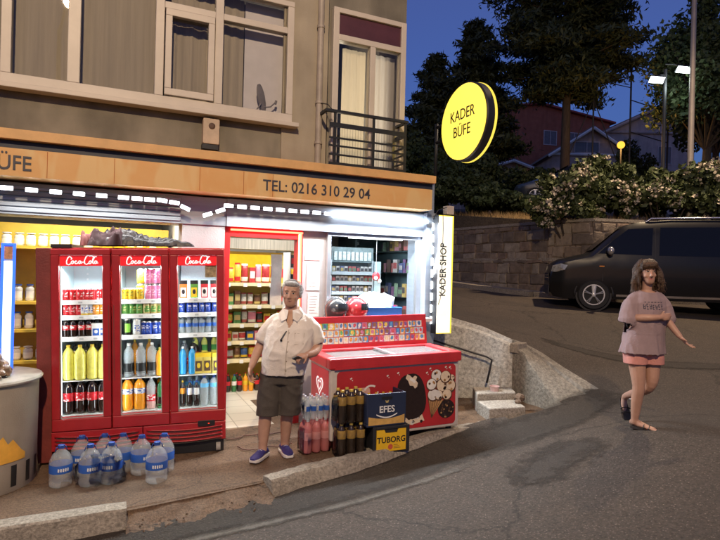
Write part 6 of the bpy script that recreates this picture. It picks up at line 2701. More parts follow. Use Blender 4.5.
def shoe(root, A, T, toe_m, sole_m, w=.046):
    """trainer from ankle A (x,y,z) towards toe direction T (x,y)"""
    t = Vector((T[0], T[1], 0)).normalized()
    a = Vector((A[0], A[1], 0))
    g = MB()
    sec = [(-.085, .030, .055, .060), (-.06, .040, .085, .075), (-.02, .042, .105, .085), (.03, .044, .085, .062), (.09, .050, .062, .046), (.14, .046, .050, .038), (.175, .028, .040, .030)]
    s_ = Vector((-t.y, t.x, 0))
    rg = []
    for (u_, hw, top, _) in sec:
        c = a + t * u_
        loop = []
        for j in range(14):
            an = 2 * PI * j / 14
            zz = .024 + (top - .024) / 2 + (top - .024) / 2 * math.sin(an)
            loop.append(c + s_ * hw * math.cos(an) * (1.0 if math.sin(an) < .2 else .85) + Vector((0, 0, zz + A[2])))
        rg.append(loop)
    g.rings(rg)
    g.build('shoe_upper', toe_m, root, smooth=70)
    g = MB()
    out = []
    for (u_, hw, _, _) in sec:
        out.append(a + t * u_ + s_ * (hw + .006))
    for (u_, hw, _, _) in reversed(sec):
        out.append(a + t * u_ - s_ * (hw + .006))
    pts = [(p.x, p.y) for p in out]
    ar = sum(pts[i][0] * pts[(i + 1) % len(pts)][1] - pts[(i + 1) % len(pts)][0] * pts[i][1] for i in range(len(pts)))
    if ar < 0:
        pts = pts[::-1]
    g.prism_xy(pts, A[2], A[2] + .030)
    g.build('shoe_sole', sole_m, root, bevel=.006)
    lc = MB()
    for q in range(4):
        u_ = -.005 + q * .022
        zt = .100 - q * .012
        c = a + t * u_ + Vector((0, 0, A[2] + zt))
        lc.tube([c - s_ * .022, c + Vector((0, 0, .006)), c + s_ * .022], .0028, 5)
    lc.build('lace', m_label_w, root, smooth=180)


# ------------------------------------------------------------------ the shopkeeper
man = empty('person', (1.50, 5.0, pav(1.5) + .002), -YAW, 'man in cream short-sleeved shirt and dark shorts standing before the shop', 'person')
b_ = MB()
loft(b_, [(0, .02, .74, .155, .115), (0, .01, .80, .185, .135), (.02, -.005, .90, .195, .150), (.045, -.015, 1.0, .205, .155), (.068, -.01, 1.12, .205, .145), (.08, .0, 1.22, .205, .130), (.083, .01, 1.29, .165, .105), (.083, .015, 1.345, .110, .080), (.08, .01, 1.39, .070, .068)])
limb(b_, [(.080, .012, 1.36), (.079, .004, 1.42), (.078, -.004, 1.47)], [.066, .060, .060])
HC = (.080, -.012, 1.535)
hrot = Euler((0, R(3), R(-4))).to_matrix()
head(b_, HC, 1.04, hrot @ Matrix.Diagonal((1.10, 1, 1)))
# legs
limb(b_, [(-.085, .01, .80), (-.108, -.02, .62), (-.128, -.04, .45), (-.142, -.045, .30), (-.150, -.06, .11), (-.150, -.07, .06)], [.108, .090, .064, .060, .042, .042])
limb(b_, [(.085, .01, .80), (.082, .02, .62), (.066, .03, .45), (.052, .06, .30), (.040, .085, .11), (.038, .08, .06)], [.108, .090, .064, .060, .042, .042])
# arms
limb(b_, [(-.085, .01, 1.285), (-.142, .02, 1.19), (-.205, .03, 1.055), (-.245, -.02, .95), (-.272, -.075, .855)], [.054, .055, .048, .043, .031])
hand(b_, (-.279, -.08, .845), (-.03, -.16, -1.0), (1.0, -.3, 0), (0, -1, 0), [.55, .65, .75, .85], 1.02)
limb(b_, [(.248, .01, 1.285), (.300, .02, 1.19), (.340, .03, 1.06), (.312, -.10, 1.005), (.262, -.185, .995)], [.054, .055, .049, .043, .031])
hand(b_, (.256, -.195, .995), (-.75, -.60, -.12), (-.25, .35, -1.0), (-.4, -.6, .4), [1.15, 1.2, 1.25, 1.25], 1.02, thumb=.9)
body = remeshed(b_, 'body', m_skin, voxel=.0062, smooth=4, parent=man)
bv = bvh_of(body)
face_marks(man, bv, (HC[0], 0, HC[2]), 1.02, -.004, M('brow_dark', (.06, .045, .04), .8), M('lip_rose', (.44, .22, .17), .5), .006, teeth=False)
# moustache shadow and stubble-grey hair
h_ = MB()
hc = Vector(HC)
for (x, y, z, rx, ry, rz) in ((0, .022, .056, .081, .099, .084), (0, -.030, .100, .062, .062, .034), (-.068, .016, .020, .016, .050, .044), (.068, .016, .020, .016, .050, .044), (0, .075, .0, .064, .044, .064)):
    h_.ell(hc + hrot @ Vector((x * 1.16, y, z)), (rx * 1.13, ry, rz), n=18, m=12, rot=hrot)
for q in range(46):
    a_ = rnd.uniform(0, 2 * PI)
    e_ = rnd.uniform(.35, 1.45)
    d = Vector((math.cos(a_) * math.cos(e_), math.sin(a_) * math.cos(e_), math.sin(e_)))
    p0 = hc + hrot @ Vector((d.x * .084, .02 + d.y * .082, .052 + d.z * .070))
    h_.ell(p0, (.014, .016, .009), n=6, m=5)
remeshed(h_, 'hair', M('grey_hair', (.34, .33, .32), .8, var=.35, scale=60, bump=.7, bscale=140), voxel=.0065, smooth=2, parent=man,
         cut=lambda c: (hrot.transposed() @ (c - hc)).y < -.045 and (hrot.transposed() @ (c - hc)).z < .070)
hr_ = random.Random(31)
paths = []
for q in range(900):
    a_ = hr_.uniform(0, 2 * PI)
    e_ = hr_.uniform(-.25, 1.5)
    d = Vector((math.cos(a_) * math.cos(e_), math.sin(a_) * math.cos(e_), math.sin(e_)))
    p_ = Vector((d.x * .095, .020 + d.y * .102, .056 + d.z * .086))
    if p_.y < -.045 and p_.z < .078 or p_.z < -.005 and p_.y < .02:
        continue
    g_ = Vector((d.x * .5 + hr_.uniform(-.3, .3), -.35 + hr_.uniform(-.2, .2), .15)) if e_ > .6 else Vector((d.x * .3, .35, -.6))
    p0 = hc + hrot @ p_
    p1 = hc + hrot @ (p_ + d * .004 + g_ * .012)
    p2 = hc + hrot @ (p_ + d * .005 + g_ * .024)
    paths.append([p0, p1, p2])
strands(man, 'hair_strands', M('grey_hair_light', (.46, .45, .44), .6, var=.4, scale=90), paths)
# shirt
s_ = MB()
loft(s_, [(.022, .0, .765, .208, .168), (.024, -.006, .80, .212, .172), (.034, -.012, .90, .222, .182), (.056, -.022, 1.0, .232, .186), (.076, -.016, 1.12, .236, .172), (.083, -.004, 1.22, .226, .150), (.084, .006, 1.295, .188, .126), (.084, .012, 1.345, .132, .100), (.082, .010, 1.385, .084, .078)], pw=2.25)
limb(s_, [(-.055, .01, 1.278), (-.128, .016, 1.20), (-.188, .022, 1.10)], [.076, .078, .079])
limb(s_, [(.222, .01, 1.278), (.292, .016, 1.20), (.330, .022, 1.10)], [.076, .078, .079])


def shirt_cut(c):
    if c.z < .785:
        return True
    if c.z > 1.352 and math.hypot(c.x - .083, c.y - .0) < .088:
        return True
    if c.y < -.02 and c.z > 1.235 and abs(c.x - .083) < .006 + (c.z - 1.235) * .46:
        return True
    for (px, pz, dx, dz, sg, xl) in ((-.188, 1.10, -.058, -.115, -1, .252), (.330, 1.10, .040, -.115, 1, .244)):
        if (c.x - px) * dx + (c.z - pz) * dz > .115 * .030 and (c.x - .075) * sg > xl:
            return True
    return False


def ridged(p):
    return 1 - abs(_mnz.noise(p)) * 2


def wrinkle(c):
    k = 1.0 if c.z < 1.12 else .55
    a = ridged(Vector((c.x * 5.5 + c.z * 2.2, c.y * 5.5, c.z * 3.0))) ** 2 * .010
    b = ridged(Vector((c.x * 9 - c.z * 7 + 3, c.y * 9, c.z * 9 + 5))) ** 3 * .007
    return (a + b - .006) * k + _mnz.noise(c * 40) * .0012


m_shirt = M('cream_linen', (.78, .71, .63), .85, var=.07, scale=9, bump=.35, bscale=160)
shirt = remeshed(s_, 'shirt', m_shirt, voxel=.0085, smooth=4, parent=man, cut=shirt_cut, solid=.003, subdisp=wrinkle)
sv = bvh_of(shirt)
# collar, placket, buttons, hanging glasses
cl = MB()
for k in (-1, 1):
    x0 = .083
    pts = [(x0 + k * .020, -.098, 1.395), (x0 + k * .080, -.045, 1.405), (x0 + k * .118, -.088, 1.350), (x0 + k * .072, -.142, 1.292), (x0 + k * .030, -.132, 1.318)]
    if k > 0:
        pts = pts[::-1]
    cl.poly(pts)
    bk = [(x0 + k * .080, -.045, 1.405), (x0 + k * .072, .070, 1.42), (x0 + k * .10, .080, 1.372), (x0 + k * .118, -.05, 1.36)]
    cl.poly(bk if k < 0 else bk[::-1])
cl.poly([(x0 - .072, .070, 1.42), (x0 + .072, .070, 1.42), (x0 + .10, .085, 1.372), (x0 - .10, .085, 1.372)][::-1])
co = cl.build('collar', m_shirt, man)
so_ = co.modifiers.new('solid', 'SOLIDIFY')
so_.thickness = .005
decal(sv, [[(.078 - .06 * (1.235 - z) * .9, z), (.081 - .06 * (1.235 - z) * .9 + .004, z), (.081 - .06 * (1.235 - z - .03) * .9 + .004, z + .03), (.078 - .06 * (1.235 - z - .03) * .9, z + .03)] for z in [.80 + .03 * q for q in range(15)]], 'placket', M('shirt_seam', (.46, .39, .32), .9), man, .004)
decal(sv, [circ(.090 - .06 * (1.235 - z) * .9 - .002, z, .006, 8) for z in (.84, .93, 1.02, 1.11, 1.19)], 'button', M('button_horn', (.30, .24, .18), .4), man, .006)
gl_ = MB()
gl_.tube([(.060, -.168, 1.205), (.035, -.190, 1.165), (.020, -.20, 1.135)], .006, 6)
gl_.ell((.018, -.20, 1.125), (.012, .006, .014), n=8, m=6)
tag(gl_.build('clip', m_dark, man, smooth=60), 'dark glasses arm hooked in the shirt opening')
pocket = [[(.135, 1.19), (.225, 1.19), (.225, 1.18), (.135, 1.18)], [(.135, 1.19), (.139, 1.19), (.142, 1.085), (.138, 1.085)], [(.221, 1.19), (.225, 1.19), (.219, 1.085), (.215, 1.085)], [(.138, 1.088), (.219, 1.088), (.219, 1.084), (.138, 1.084)]]
decal(sv, pocket, 'pocket_seam', M('shirt_seam', (.46, .39, .32), .9), man, .004)
# shorts
k_ = MB()
loft(k_, [(.005, .01, .70, .205, .150), (.008, .008, .78, .205, .155), (.016, .0, .86, .205, .16)], pw=2.3)
loft(k_, [(-.118, -.022, .375, .108, .112), (-.116, -.02, .42, .108, .112), (-.105, -.012, .55, .112, .120), (-.092, .0, .68, .115, .135), (-.075, .01, .76, .11, .13)], pw=2.3)
loft(k_, [(.075, .028, .375, .104, .112), (.077, .027, .42, .106, .112), (.085, .022, .55, .110, .120), (.088, .012, .68, .115, .135), (.075, .01, .76, .11, .13)], pw=2.3)
remeshed(k_, 'shorts', M('dark_brown_cotton', (.075, .062, .050), .85, var=.15, scale=12, bump=.3, bscale=150), voxel=.0085, smooth=3, parent=man, cut=lambda c: c.z < .392, solid=.004,
         subdisp=lambda c: ridged(Vector((c.x * 7 + c.z * 3, c.y * 7, c.z * 5))) ** 2 * .008 + _mnz.noise(c * 30) * .0015 - .003)
# thin strap hanging from shorts
mb = MB().tube([(.035, -.145, .45), (.03, -.150, .41), (.035, -.148, .37)], .003, 5)
shoe(man, (-.152, -.075, .0), (-.34, -.94), m_shoe_b, m_sole)
shoe(man, (.038, .075, .0), (.42, -.91), m_shoe_b, m_sole)
# phone in his hand: its own thing
ph = MB().box(-.036, -.006, -.07, .036, .006, .07).build('phone', m_dark, bevel=.004)
ph.matrix_world = Matrix.Translation(man.location) @ Matrix.Rotation(-YAW, 4, 'Z') @ Matrix.Translation((.175, -.262, .972)) @ Euler((R(65), R(25), R(35))).to_matrix().to_4x4() @ Matrix.Diagonal((.72, .9, .62, 1))
tag(ph, 'small dark phone held in the hand of the man in shorts', 'phone')

# ------------------------------------------------------------------ the woman on the road
wz = road_z(4.61, 3.55)
wom = empty('person', (4.61, 3.56, wz + .004), -YAW, 'woman with long brown hair in loose mauve T-shirt walking on the road', 'person')
b_ = MB()
loft(b_, [(.02, .02, .72, .135, .105), (.02, .02, .80, .160, .120), (.02, .01, .88, .155, .112), (.03, .0, .98, .125, .095), (.04, -.005, 1.10, .140, .105), (.048, .0, 1.20, .150, .105), (.05, .01, 1.255, .118, .080), (.05, .012, 1.30, .072, .060)])
limb(b_, [(.048, .012, 1.29), (.046, .004, 1.35), (.044, -.004, 1.40)], [.048, .045, .046])
WC = (.042, -.012, 1.470)
wrot = Euler((R(4), R(-6), R(-8))).to_matrix()
head(b_, WC, .93, wrot, fem=True)
limb(b_, [(-.050, .0, .80), (-.050, -.04, .60), (-.045, -.065, .40), (-.048, -.045, .27), (-.050, -.02, .09), (-.050, -.02, .055)], [.092, .076, .054, .052, .034, .034])
limb(b_, [(.090, .01, .80), (.105, -.01, .60), (.090, -.02, .41), (.065, .13, .31), (.024, .27, .240), (.010, .30, .215)], [.092, .076, .054, .050, .034, .032])
# feet
limb(b_, [(-.055, .01, .045), (-.02, -.04, .040), (.035, -.10, .026), (.075, -.135, .020)], [(.030, .030), (.032, .034), (.038, .020), (.028, .013)])
for q, (ox, oy) in enumerate(((.094, -.135), (.098, -.150), (.094, -.162), (.086, -.172), (.074, -.178))):
    b_.tube([(ox - .03, oy + .035, .016), (ox, oy, .012)], [.010, .0085 - .0006 * q], 7, round_ends=True)
limb(b_, [(.010, .31, .20), (.0, .30, .14), (-.010, .26, .065), (-.010, .235, .035)], [(.028, .030), (.032, .030), (.036, .020), (.028, .013)])
for q in range(5):
    x = -.035 + q * .013
    b_.tube([(x, .245, .045), (x + .002, .215, .018)], [.010, .008], 7, round_ends=True)
# arms: right arm bent across holding the left arm, left arm stretched down and out
limb(b_, [(-.085, .0, 1.235), (-.130, -.02, 1.15), (-.135, -.06, 1.055), (-.03, -.155, 1.055), (.075, -.175, 1.065)], [.038, .042, .038, .034, .025])
hand(b_, (.085, -.175, 1.067), (1, .06, .05), (0, 1, -.1), (0, -.2, 1), [.5, .55, .6, .7], .88)
limb(b_, [(.180, .0, 1.235), (.208, -.02, 1.15), (.205, -.06, 1.05), (.228, -.13, .965), (.258, -.19, .895)], [.038, .041, .037, .032, .024])
hand(b_, (.261, -.196, .888), (.42, -.45, -.62), (.5, -.2, .8), (.3, -.6, -.3), [.15, .30, .38, .45], .90, spread=.3, thumb=.3)
body = remeshed(b_, 'body', m_skin_f, voxel=.0060, smooth=4, parent=wom)
bv = bvh_of(body)
face_marks(wom, bv, (WC[0], 0, WC[2]), .93, -.009, M('brow_brown', (.07, .04, .025), .8), M('lip_red', (.46, .18, .16), .45), .009, teeth=False)
# hair: crown, fringe and long locks
h_ = MB()
wc = Vector(WC)


def we(x, y, z, rx, ry, rz):
    h_.ell(wc + wrot @ Vector((x, y, z)), (rx, ry, rz), n=16, m=10, rot=wrot)


we(0, .022, .052, .082, .094, .080)
we(0, .050, -.02, .082, .070, .090)
we(0, .070, -.12, .090, .050, .10)
rr = random.Random(21)
for k in (-1, 1):
    for q in range(13):
        x0, y0, z0 = k * rr.uniform(.062, .084), rr.uniform(-.012, .06), rr.uniform(.03, .10)
        ln_ = rr.uniform(.12, .20) if k < 0 else rr.uniform(.13, .21)
        out_ = rr.uniform(.005, .035)
        pts = [wc + wrot @ Vector(p) for p in ((x0 * .6, y0, z0 + .025), (x0 + k * .014, y0, z0 - .04), (x0 + k * (.014 + out_ * .7) + rr.uniform(-.01, .01), y0 - .012, z0 - ln_ * .6), (x0 + k * (.006 + out_) + rr.uniform(-.02, .02), y0 - .02, z0 - ln_))]
        limb(h_, pts, [.020, .021, .017, .006], 8)
for q in range(11):
    x = -.062 + q * .0125
    zl = .056 - .016 * abs(q - 5) / 5 + rr.uniform(-.006, .004)
    pts = [wc + wrot @ Vector(p) for p in ((x * .7, -.035, .118), (x * 1.0, -.074, .088), (x * 1.10, -.083 + abs(x) * .45, zl))]
    limb(h_, pts, [.014, .0105, .004], 8)
remeshed(h_, 'hair', M('brown_hair', (.060, .034, .020), .5, var=.45, stretch=(30, 30, 3), scale=2.0, bump=.6, bscale=90), voxel=.0058, smooth=1, parent=wom)
hr_ = random.Random(33)
paths = []
for q in range(1100):
    k = hr_.choice((-1, 1))
    if hr_.random() < .22:                               # fringe
        x = hr_.uniform(-.066, .066)
        pts = [(x * .6, -.030, .133), (x * .95, -.078, .100), (x * 1.12, -.094 + abs(x) * .42, .052 + hr_.uniform(-.012, .018) - abs(x) * .25)]
    else:
        a_ = hr_.uniform(-.35, 1.45)                     # from the temple round to the back
        ca, sa = math.cos(a_), math.sin(a_)
        ln_ = hr_.uniform(.15, .27)
        fl = hr_.uniform(.0, .062)
        wv_, wp = hr_.uniform(.004, .013), hr_.uniform(0, 6.28)
        pts = [(k * .030 * ca, .02 + .05 * sa, .132), (k * .075 * ca + k * .004, .022 + .085 * sa, .085), (k * (.088 * ca + .006 + fl * .4), .022 + .095 * sa, -.01),
               (k * (.090 * ca + fl * .9) + hr_.uniform(-.012, .012), .015 + .09 * sa, -.01 - ln_ * .45), (k * (.085 * ca + fl) + hr_.uniform(-.02, .02), .0 + .08 * sa, .06 - ln_)]
        P0 = [Vector(p) for p in pts]
        pts = []
        for i in range(len(P0) - 1):
            for m_ in range(3):
                t = m_ / 3
                f_ = (i + t) / (len(P0) - 1)
                p = P0[i].lerp(P0[i + 1], t)
                pts.append((p.x + wv_ * f_ * 1.6 * math.sin(f_ * 15 + wp), p.y + wv_ * f_ * math.cos(f_ * 13 + wp), p.z))
        pts.append(tuple(P0[-1]))
    paths.append([wc + wrot @ Vector(p) for p in pts])
strands(wom, 'hair_strands', M('brown_hair_light', (.125, .070, .040), .5, var=.5, scale=60), paths, .0019)
# loose T-shirt
s_ = MB()
loft(s_, [(.0, -.01, .685, .208, .160), (.004, -.008, .72, .204, .157), (.012, -.008, .80, .188, .148), (.022, -.010, .90, .175, .140), (.034, -.012, 1.02, .172, .136), (.044, -.006, 1.14, .168, .130), (.049, .004, 1.22, .158, .118), (.05, .010, 1.278, .118, .092), (.05, .012, 1.305, .076, .068)], pw=2.2)
limb(s_, [(-.055, .0, 1.228), (-.116, -.015, 1.145), (-.150, -.045, 1.02)], [.062, .072, .084])
limb(s_, [(.155, .0, 1.228), (.204, -.015, 1.145), (.220, -.04, 1.04)], [.060, .068, .076])


def tee_cut(c):
    if c.z < .712:
        return True
    if c.z > 1.262 and math.hypot(c.x - .05, c.y + .01) < .074:
        return True
    for (px, pz, dx, dz, sg, xl) in ((-.150, 1.02, -.025, -.10, -1, .184), (.220, 1.04, .012, -.09, 1, .182)):
        if (c.x - px) * dx + (c.z - pz) * dz > .0032 and (c.x - .036) * sg > xl and c.z > .90:
            return True
    return False


m_tee = M('mauve_jersey', (.30, .215, .22), .9, var=.08, scale=9, bump=.3, bscale=150)
tee = remeshed(s_, 'tshirt', m_tee, voxel=.0078, smooth=4, parent=wom, cut=tee_cut, solid=.003,
               subdisp=lambda c: (ridged(Vector((c.x * 11 + c.z * 1.5, c.y * 9, c.z * 1.6))) ** 2 * .014 - .005) * (1.1 if c.z < 1.0 else .5) + ridged(Vector((c.x * 6, c.y * 6 + 3, c.z * 10))) ** 3 * .004 * (c.z > .9))
tv = bvh_of(tee)
pr = []
rr = random.Random(4)
x = -.048
for k in range(7):
    w = .021
    z0, z1 = 1.135 - .004 * (k % 2), 1.180 + .006 * math.sin(k * 1.3)
    pr.append([(x, z0), (x + .006, z0), (x + .006, z1), (x, z1)])
    if k in (0, 2, 4, 6):
        pr.append([(x + w * .62, z0), (x + w * .62 + .006, z0), (x + w * .62 + .006, z1 - .004), (x + w * .62, z1 - .004)])
    pr.append([(x, (z0 + z1) / 2 - .004), (x + w * .75, (z0 + z1) / 2 - .004), (x + w * .75, (z0 + z1) / 2 + .005), (x, (z0 + z1) / 2 + .005)])
    pr.append([(x, z0), (x + w * .8, z0), (x + w * .8, z0 + .008), (x, z0 + .008)])
    if k in (1, 3, 5):
        pr.append([(x, z1 - .008), (x + w * .8, z1 - .008), (x + w * .8, z1), (x, z1)])
    x += .0265
for k in range(6):
    pr.append([(-.04 + k * .03, 1.195), (-.02 + k * .03, 1.196), (-.02 + k * .03, 1.203), (-.04 + k * .03, 1.202)])
decal(tv, pr, 'print', M('dark_print', (.035, .03, .05), .7), wom, .004)
k_ = MB()
loft(k_, [(.02, .01, .70, .175, .130), (.02, .01, .80, .172, .132)], pw=2.2)
loft(k_, [(-.062, -.03, .60, .100, .100), (-.060, -.02, .68, .102, .108), (-.045, .0, .76, .10, .11)], pw=2.2)
loft(k_, [(.106, -.015, .60, .098, .100), (.102, -.01, .68, .100, .108), (.085, .0, .76, .10, .11)], pw=2.2)
remeshed(k_, 'shorts', M('salmon_pink_cotton', (.58, .25, .21), .85, var=.10, bump=.3, bscale=140), voxel=.008, smooth=2, parent=wom, cut=lambda c: c.z < .612, solid=.003)
# black bag strap / bow at the elbow
g = MB()
g.tube([(-.140 + .050 * math.cos(t), -.060 + .045 * math.sin(t), 1.035 + .02 * math.cos(t)) for t in [2 * PI * i / 16 for i in range(17)]], (.010, .022), 7)
limb(g, [(-.165, -.085, 1.03), (-.180, -.088, .995), (-.172, -.080, .955)], [.014, .012, .004], 8)
limb(g, [(-.150, -.098, 1.03), (-.152, -.102, .99), (-.140, -.098, .965)], [.012, .010, .004], 8)
g.build('elbow_band', M('black_cloth', (.02, .018, .02), .8), wom, smooth=180)
g = MB()
g.tube([(.17, -.02, 1.03), (.235, .03, 1.0), (.275, .06, 1.04), (.255, .04, 1.09)], [.02, .03, .028, .012], 8, round_ends=True)
g.build('elbow_band', M('black_cloth', (.02, .018, .02), .8), wom, smooth=180)
# sandals
m_sand = M('black_sandal', (.025, .02, .018), .6)
for (c, t, z, tilt, nm) in (((.010, -.075), (.80, -.60), .0, 0, 'a'), ((-.003, .272), (-.10, -1.0), .10, R(54), 'b')):
    g = MB()
    tt = Vector((t[0], t[1], 0)).normalized()
    ss_ = Vector((-tt.y, tt.x, 0))
    rot_ = Matrix.Rotation(tilt, 3, ss_)
    C_ = Vector((c[0], c[1], z))
    outl = [(-.115, .020), (-.10, .032), (-.04, .034), (.04, .043), (.085, .042), (.115, .024)]
    loop = [tt * u_ + ss_ * w for u_, w in outl] + [tt * u_ - ss_ * w for u_, w in reversed(outl)]
    lo_ = [C_ + rot_ @ (p + Vector((0, 0, -.004))) for p in loop]
    hi_ = [C_ + rot_ @ (p + Vector((0, 0, .012))) for p in loop]
    n_ = len(loop)
    g.add(lo_ + hi_, [list(range(n_)), list(range(2 * n_ - 1, n_ - 1, -1))] + [[j, i, i + n_, j + n_] for i, j in [(i, (i + 1) % n_) for i in range(n_)]])
    g.build('sandal', m_sand, wom, smooth=40)
    g = MB()
    for u_ in (.045, .0):
        g.tube([C_ + rot_ @ (tt * u_ + ss_ * (.042 * math.cos(a_)) + Vector((0, 0, .010 + (.040 - u_ * .2) * math.sin(a_)))) for a_ in [PI * i / 8 for i in range(9)]], (.010, .0035), 6)
    g.build('sandal_strap', m_sand, wom, smooth=180)
# ================================================================== VEHICLES
def car_body(o, prof_top, prof_bot, width, shoulder, tumble, mats, nose=.35, tail=.25, n=64):
    """side outline tables (x, z) swept to a rounded-plan body; returns side function y(x, z)"""
    x0, x1 = prof_top[0][0], prof_top[-1][0]

    def tab(t, x):
        for (a, za), (b, zb) in zip(t[:-1], t[1:]):
            if x <= b:
                return za + (zb - za) * (x - a) / (b - a) if b > a else zb
        return t[-1][1]

    def half(x, z):
        h_ = width / 2
        e = min(1.0, (x - x0) / nose) if nose else 1
        g = min(1.0, (x1 - x) / tail) if tail else 1
        h_ *= (.80 + .20 * math.sin(e * PI / 2)) * (.88 + .12 * math.sin(g * PI / 2))
        if z > shoulder:
            h_ -= tumble * (z - shoulder)
        if z < .55:
            h_ -= .05 * (.55 - z) / .3
        return h_
    mb = MB()
    rg = []
    for i in range(n + 1):
        x = x0 + (x1 - x0) * i / n
        zt, zb = tab(prof_top, x), tab(prof_bot, x)
        loop = []
        k = 11
        for j in range(k):                      # near side up
            t = j / (k - 1)
            z = zb + (zt - zb) * t
            r_ = max(0, (t - .86) / .14)
            loop.append((x, -half(x, z) * (1 - .16 * r_ ** 2), z - .012 * r_))
        loop.append((x, 0, zt + .015))
        for j in range(k):
            t = 1 - j / (k - 1)
            z = zb + (zt - zb) * t
            r_ = max(0, (t - .86) / .14)
            loop.append((x, half(x, z) * (1 - .16 * r_ ** 2), z - .012 * r_))
        rg.append(list(reversed(loop)))
    mb.rings(rg)
    mb.build('body', mats, o, smooth=38)
    return half


m_vanpaint = M('black_car_paint', (.007, .007, .008), .32, var=.1, coat=.12, spec=.3)
m_carglass = M('dark_car_glass', (.008, .009, .011), .10, var=.02, spec=.28)
m_tyre = M('tyre_rubber', (.018, .018, .018), .8)
m_rim = M('alloy_silver', (.62, .62, .62), .38, metal=.35, var=.05)
m_chrome = M('chrome_trim', (.7, .7, .72), .18, metal=1.0)
m_lamp = M('headlamp_lens', (.40, .40, .39), .15, metal=.4, coat=.6, var=.5, scale=12)
m_blackplastic = M('bumper_plastic', (.02, .02, .022), .6)


def wheel(o, x, y, r, w, out=-1):
    ro = empty('wheel', (x, y, r), 0)
    ro.parent = o
    t = MB()
    prof = [(r * .66, -w / 2 + .01), (r * .93, -w / 2), (r, -w / 2 + .03), (r, w / 2 - .03), (r * .93, w / 2), (r * .66, w / 2 - .01)]
    rg = [[(rr_ * math.cos(2 * PI * j / 36), yy, rr_ * math.sin(2 * PI * j / 36)) for j in range(36)] for rr_, yy in prof]
    rg = [list(reversed(l_)) for l_ in rg]
    t.rings(rg)
    t.build('tyre', m_tyre, ro, smooth=40)
    t = MB()
    yo = out * (w / 2 - .012)
    ring_ = [[(rr_ * r * math.cos(2 * PI * j / 36), yo + out * dy, rr_ * r * math.sin(2 * PI * j / 36)) for j in range(36)] for rr_, dy in ((.70, -.01), (.69, .006), (.62, .006), (.60, -.03))]
    t.rings([list(reversed(l_)) for l_ in ring_] if out < 0 else ring_, cap=False)
    for k in range(5):
        a = 2 * PI * k / 5 + .3
        for off in (-.10, .10):
            p0 = (.12 * r * math.cos(a), yo + out * .004, .12 * r * math.sin(a))
            p1 = (.63 * r * math.cos(a + off), yo + out * .002, .63 * r * math.sin(a + off))
            t.tube([p0, p1], [(.034, .014), (.030, .012)], 6)
    t.ell((0, yo + out * .008, 0), (.10 * r + .012, .012, .10 * r + .012), n=12, m=6)
    t.build('rim', m_rim, ro, smooth=50)
    MB().tube([(0, yo - out * .03, 0), (0, yo - out * .045, 0)], r * .66, 24).build('disc', m_blackplastic, ro)
    return ro


VAN_RZ = -YAW - R(15)
_wx, _wy = rd(5.08, 11.75)
vx = _wx - (.9 * math.cos(VAN_RZ) + .845 * math.sin(VAN_RZ))
vy = _wy - (.9 * math.sin(VAN_RZ) - .845 * math.cos(VAN_RZ))
vz = 1.07
van = empty('parked_van', (vx, vy, vz), VAN_RZ, 'black passenger van parked by the stone wall behind the woman', 'van')
VT = [(0.0, .66), (.02, .86), (.07, .99), (.22, 1.08), (.55, 1.17), (.86, 1.25), (1.06, 1.45), (1.34, 1.71), (1.52, 1.845), (1.78, 1.925), (2.4, 1.975), (3.6, 1.98), (4.5, 1.95), (4.75, 1.86), (4.86, 1.5), (4.90, 1.0)]
VB = [(0.0, .42), (.05, .27), (.30, .22), (1.4, .24), (4.0, .24), (4.7, .28), (4.90, .40)]
vh = car_body(van, VT, VB, 1.90, 1.05, .20, m_vanpaint)


def side_patch(o, name, pts, half, mat, off=.006, parent=None, thick=0, s=-1):
    """flat-ish panel following the body side; pts are (x, z); s=-1 near side"""
    mb_ = MB()
    k = len(pts)
    cx_ = sum(p[0] for p in pts) / k
    cz_ = sum(p[1] for p in pts) / k
    vv_ = [(x, s * (half(x, z) + off), z) for x, z in pts] + [(cx_, s * (half(cx_, cz_) + off), cz_)]
    mb_.add(vv_, [[i, (i + 1) % k, k] if s < 0 else [(i + 1) % k, i, k] for i in range(k)])
    return mb_.build(name, mat, parent or o)


for s in (-1, 1):
    side_patch(van, 'window', [(.98, 1.22), (2.02, 1.19), (2.06, 1.78), (1.58, 1.755), (1.27, 1.50)], vh, m_carglass, s=s)
    side_patch(van, 'window', [(2.16, 1.19), (3.32, 1.18), (3.32, 1.80), (2.20, 1.79)], vh, m_carglass, s=s)
    side_patch(van, 'window', [(3.42, 1.18), (4.62, 1.18), (4.55, 1.78), (3.42, 1.80)], vh, m_carglass, s=s)
    # door shut lines, sill strip, handles
    for x in (2.09, 3.37):
        side_patch(van, 'shut_line', [(x, .34), (x + .012, .34), (x + .012, 1.80), (x, 1.80)], vh, m_dark, .003, s=s)
    side_patch(van, 'shut_line', [(1.06, .62), (1.075, .62), (1.10, 1.15), (1.085, 1.15)], vh, m_dark, .003, s=s)
    side_patch(van, 'sill_strip', [(1.35, .30), (3.50, .30), (3.50, .345), (1.35, .345)], vh, m_chrome, .008, s=s)
    side_patch(van, 'door_handle', [(1.84, 1.02), (2.02, 1.02), (2.02, 1.05), (1.84, 1.05)], vh, m_chrome, .012, s=s)
    side_patch(van, 'side_repeater', [(1.0, .93), (1.10, .93), (1.10, .955), (1.0, .955)], vh, M('amber_lens', (.7, .25, .03), .3), .008, s=s)
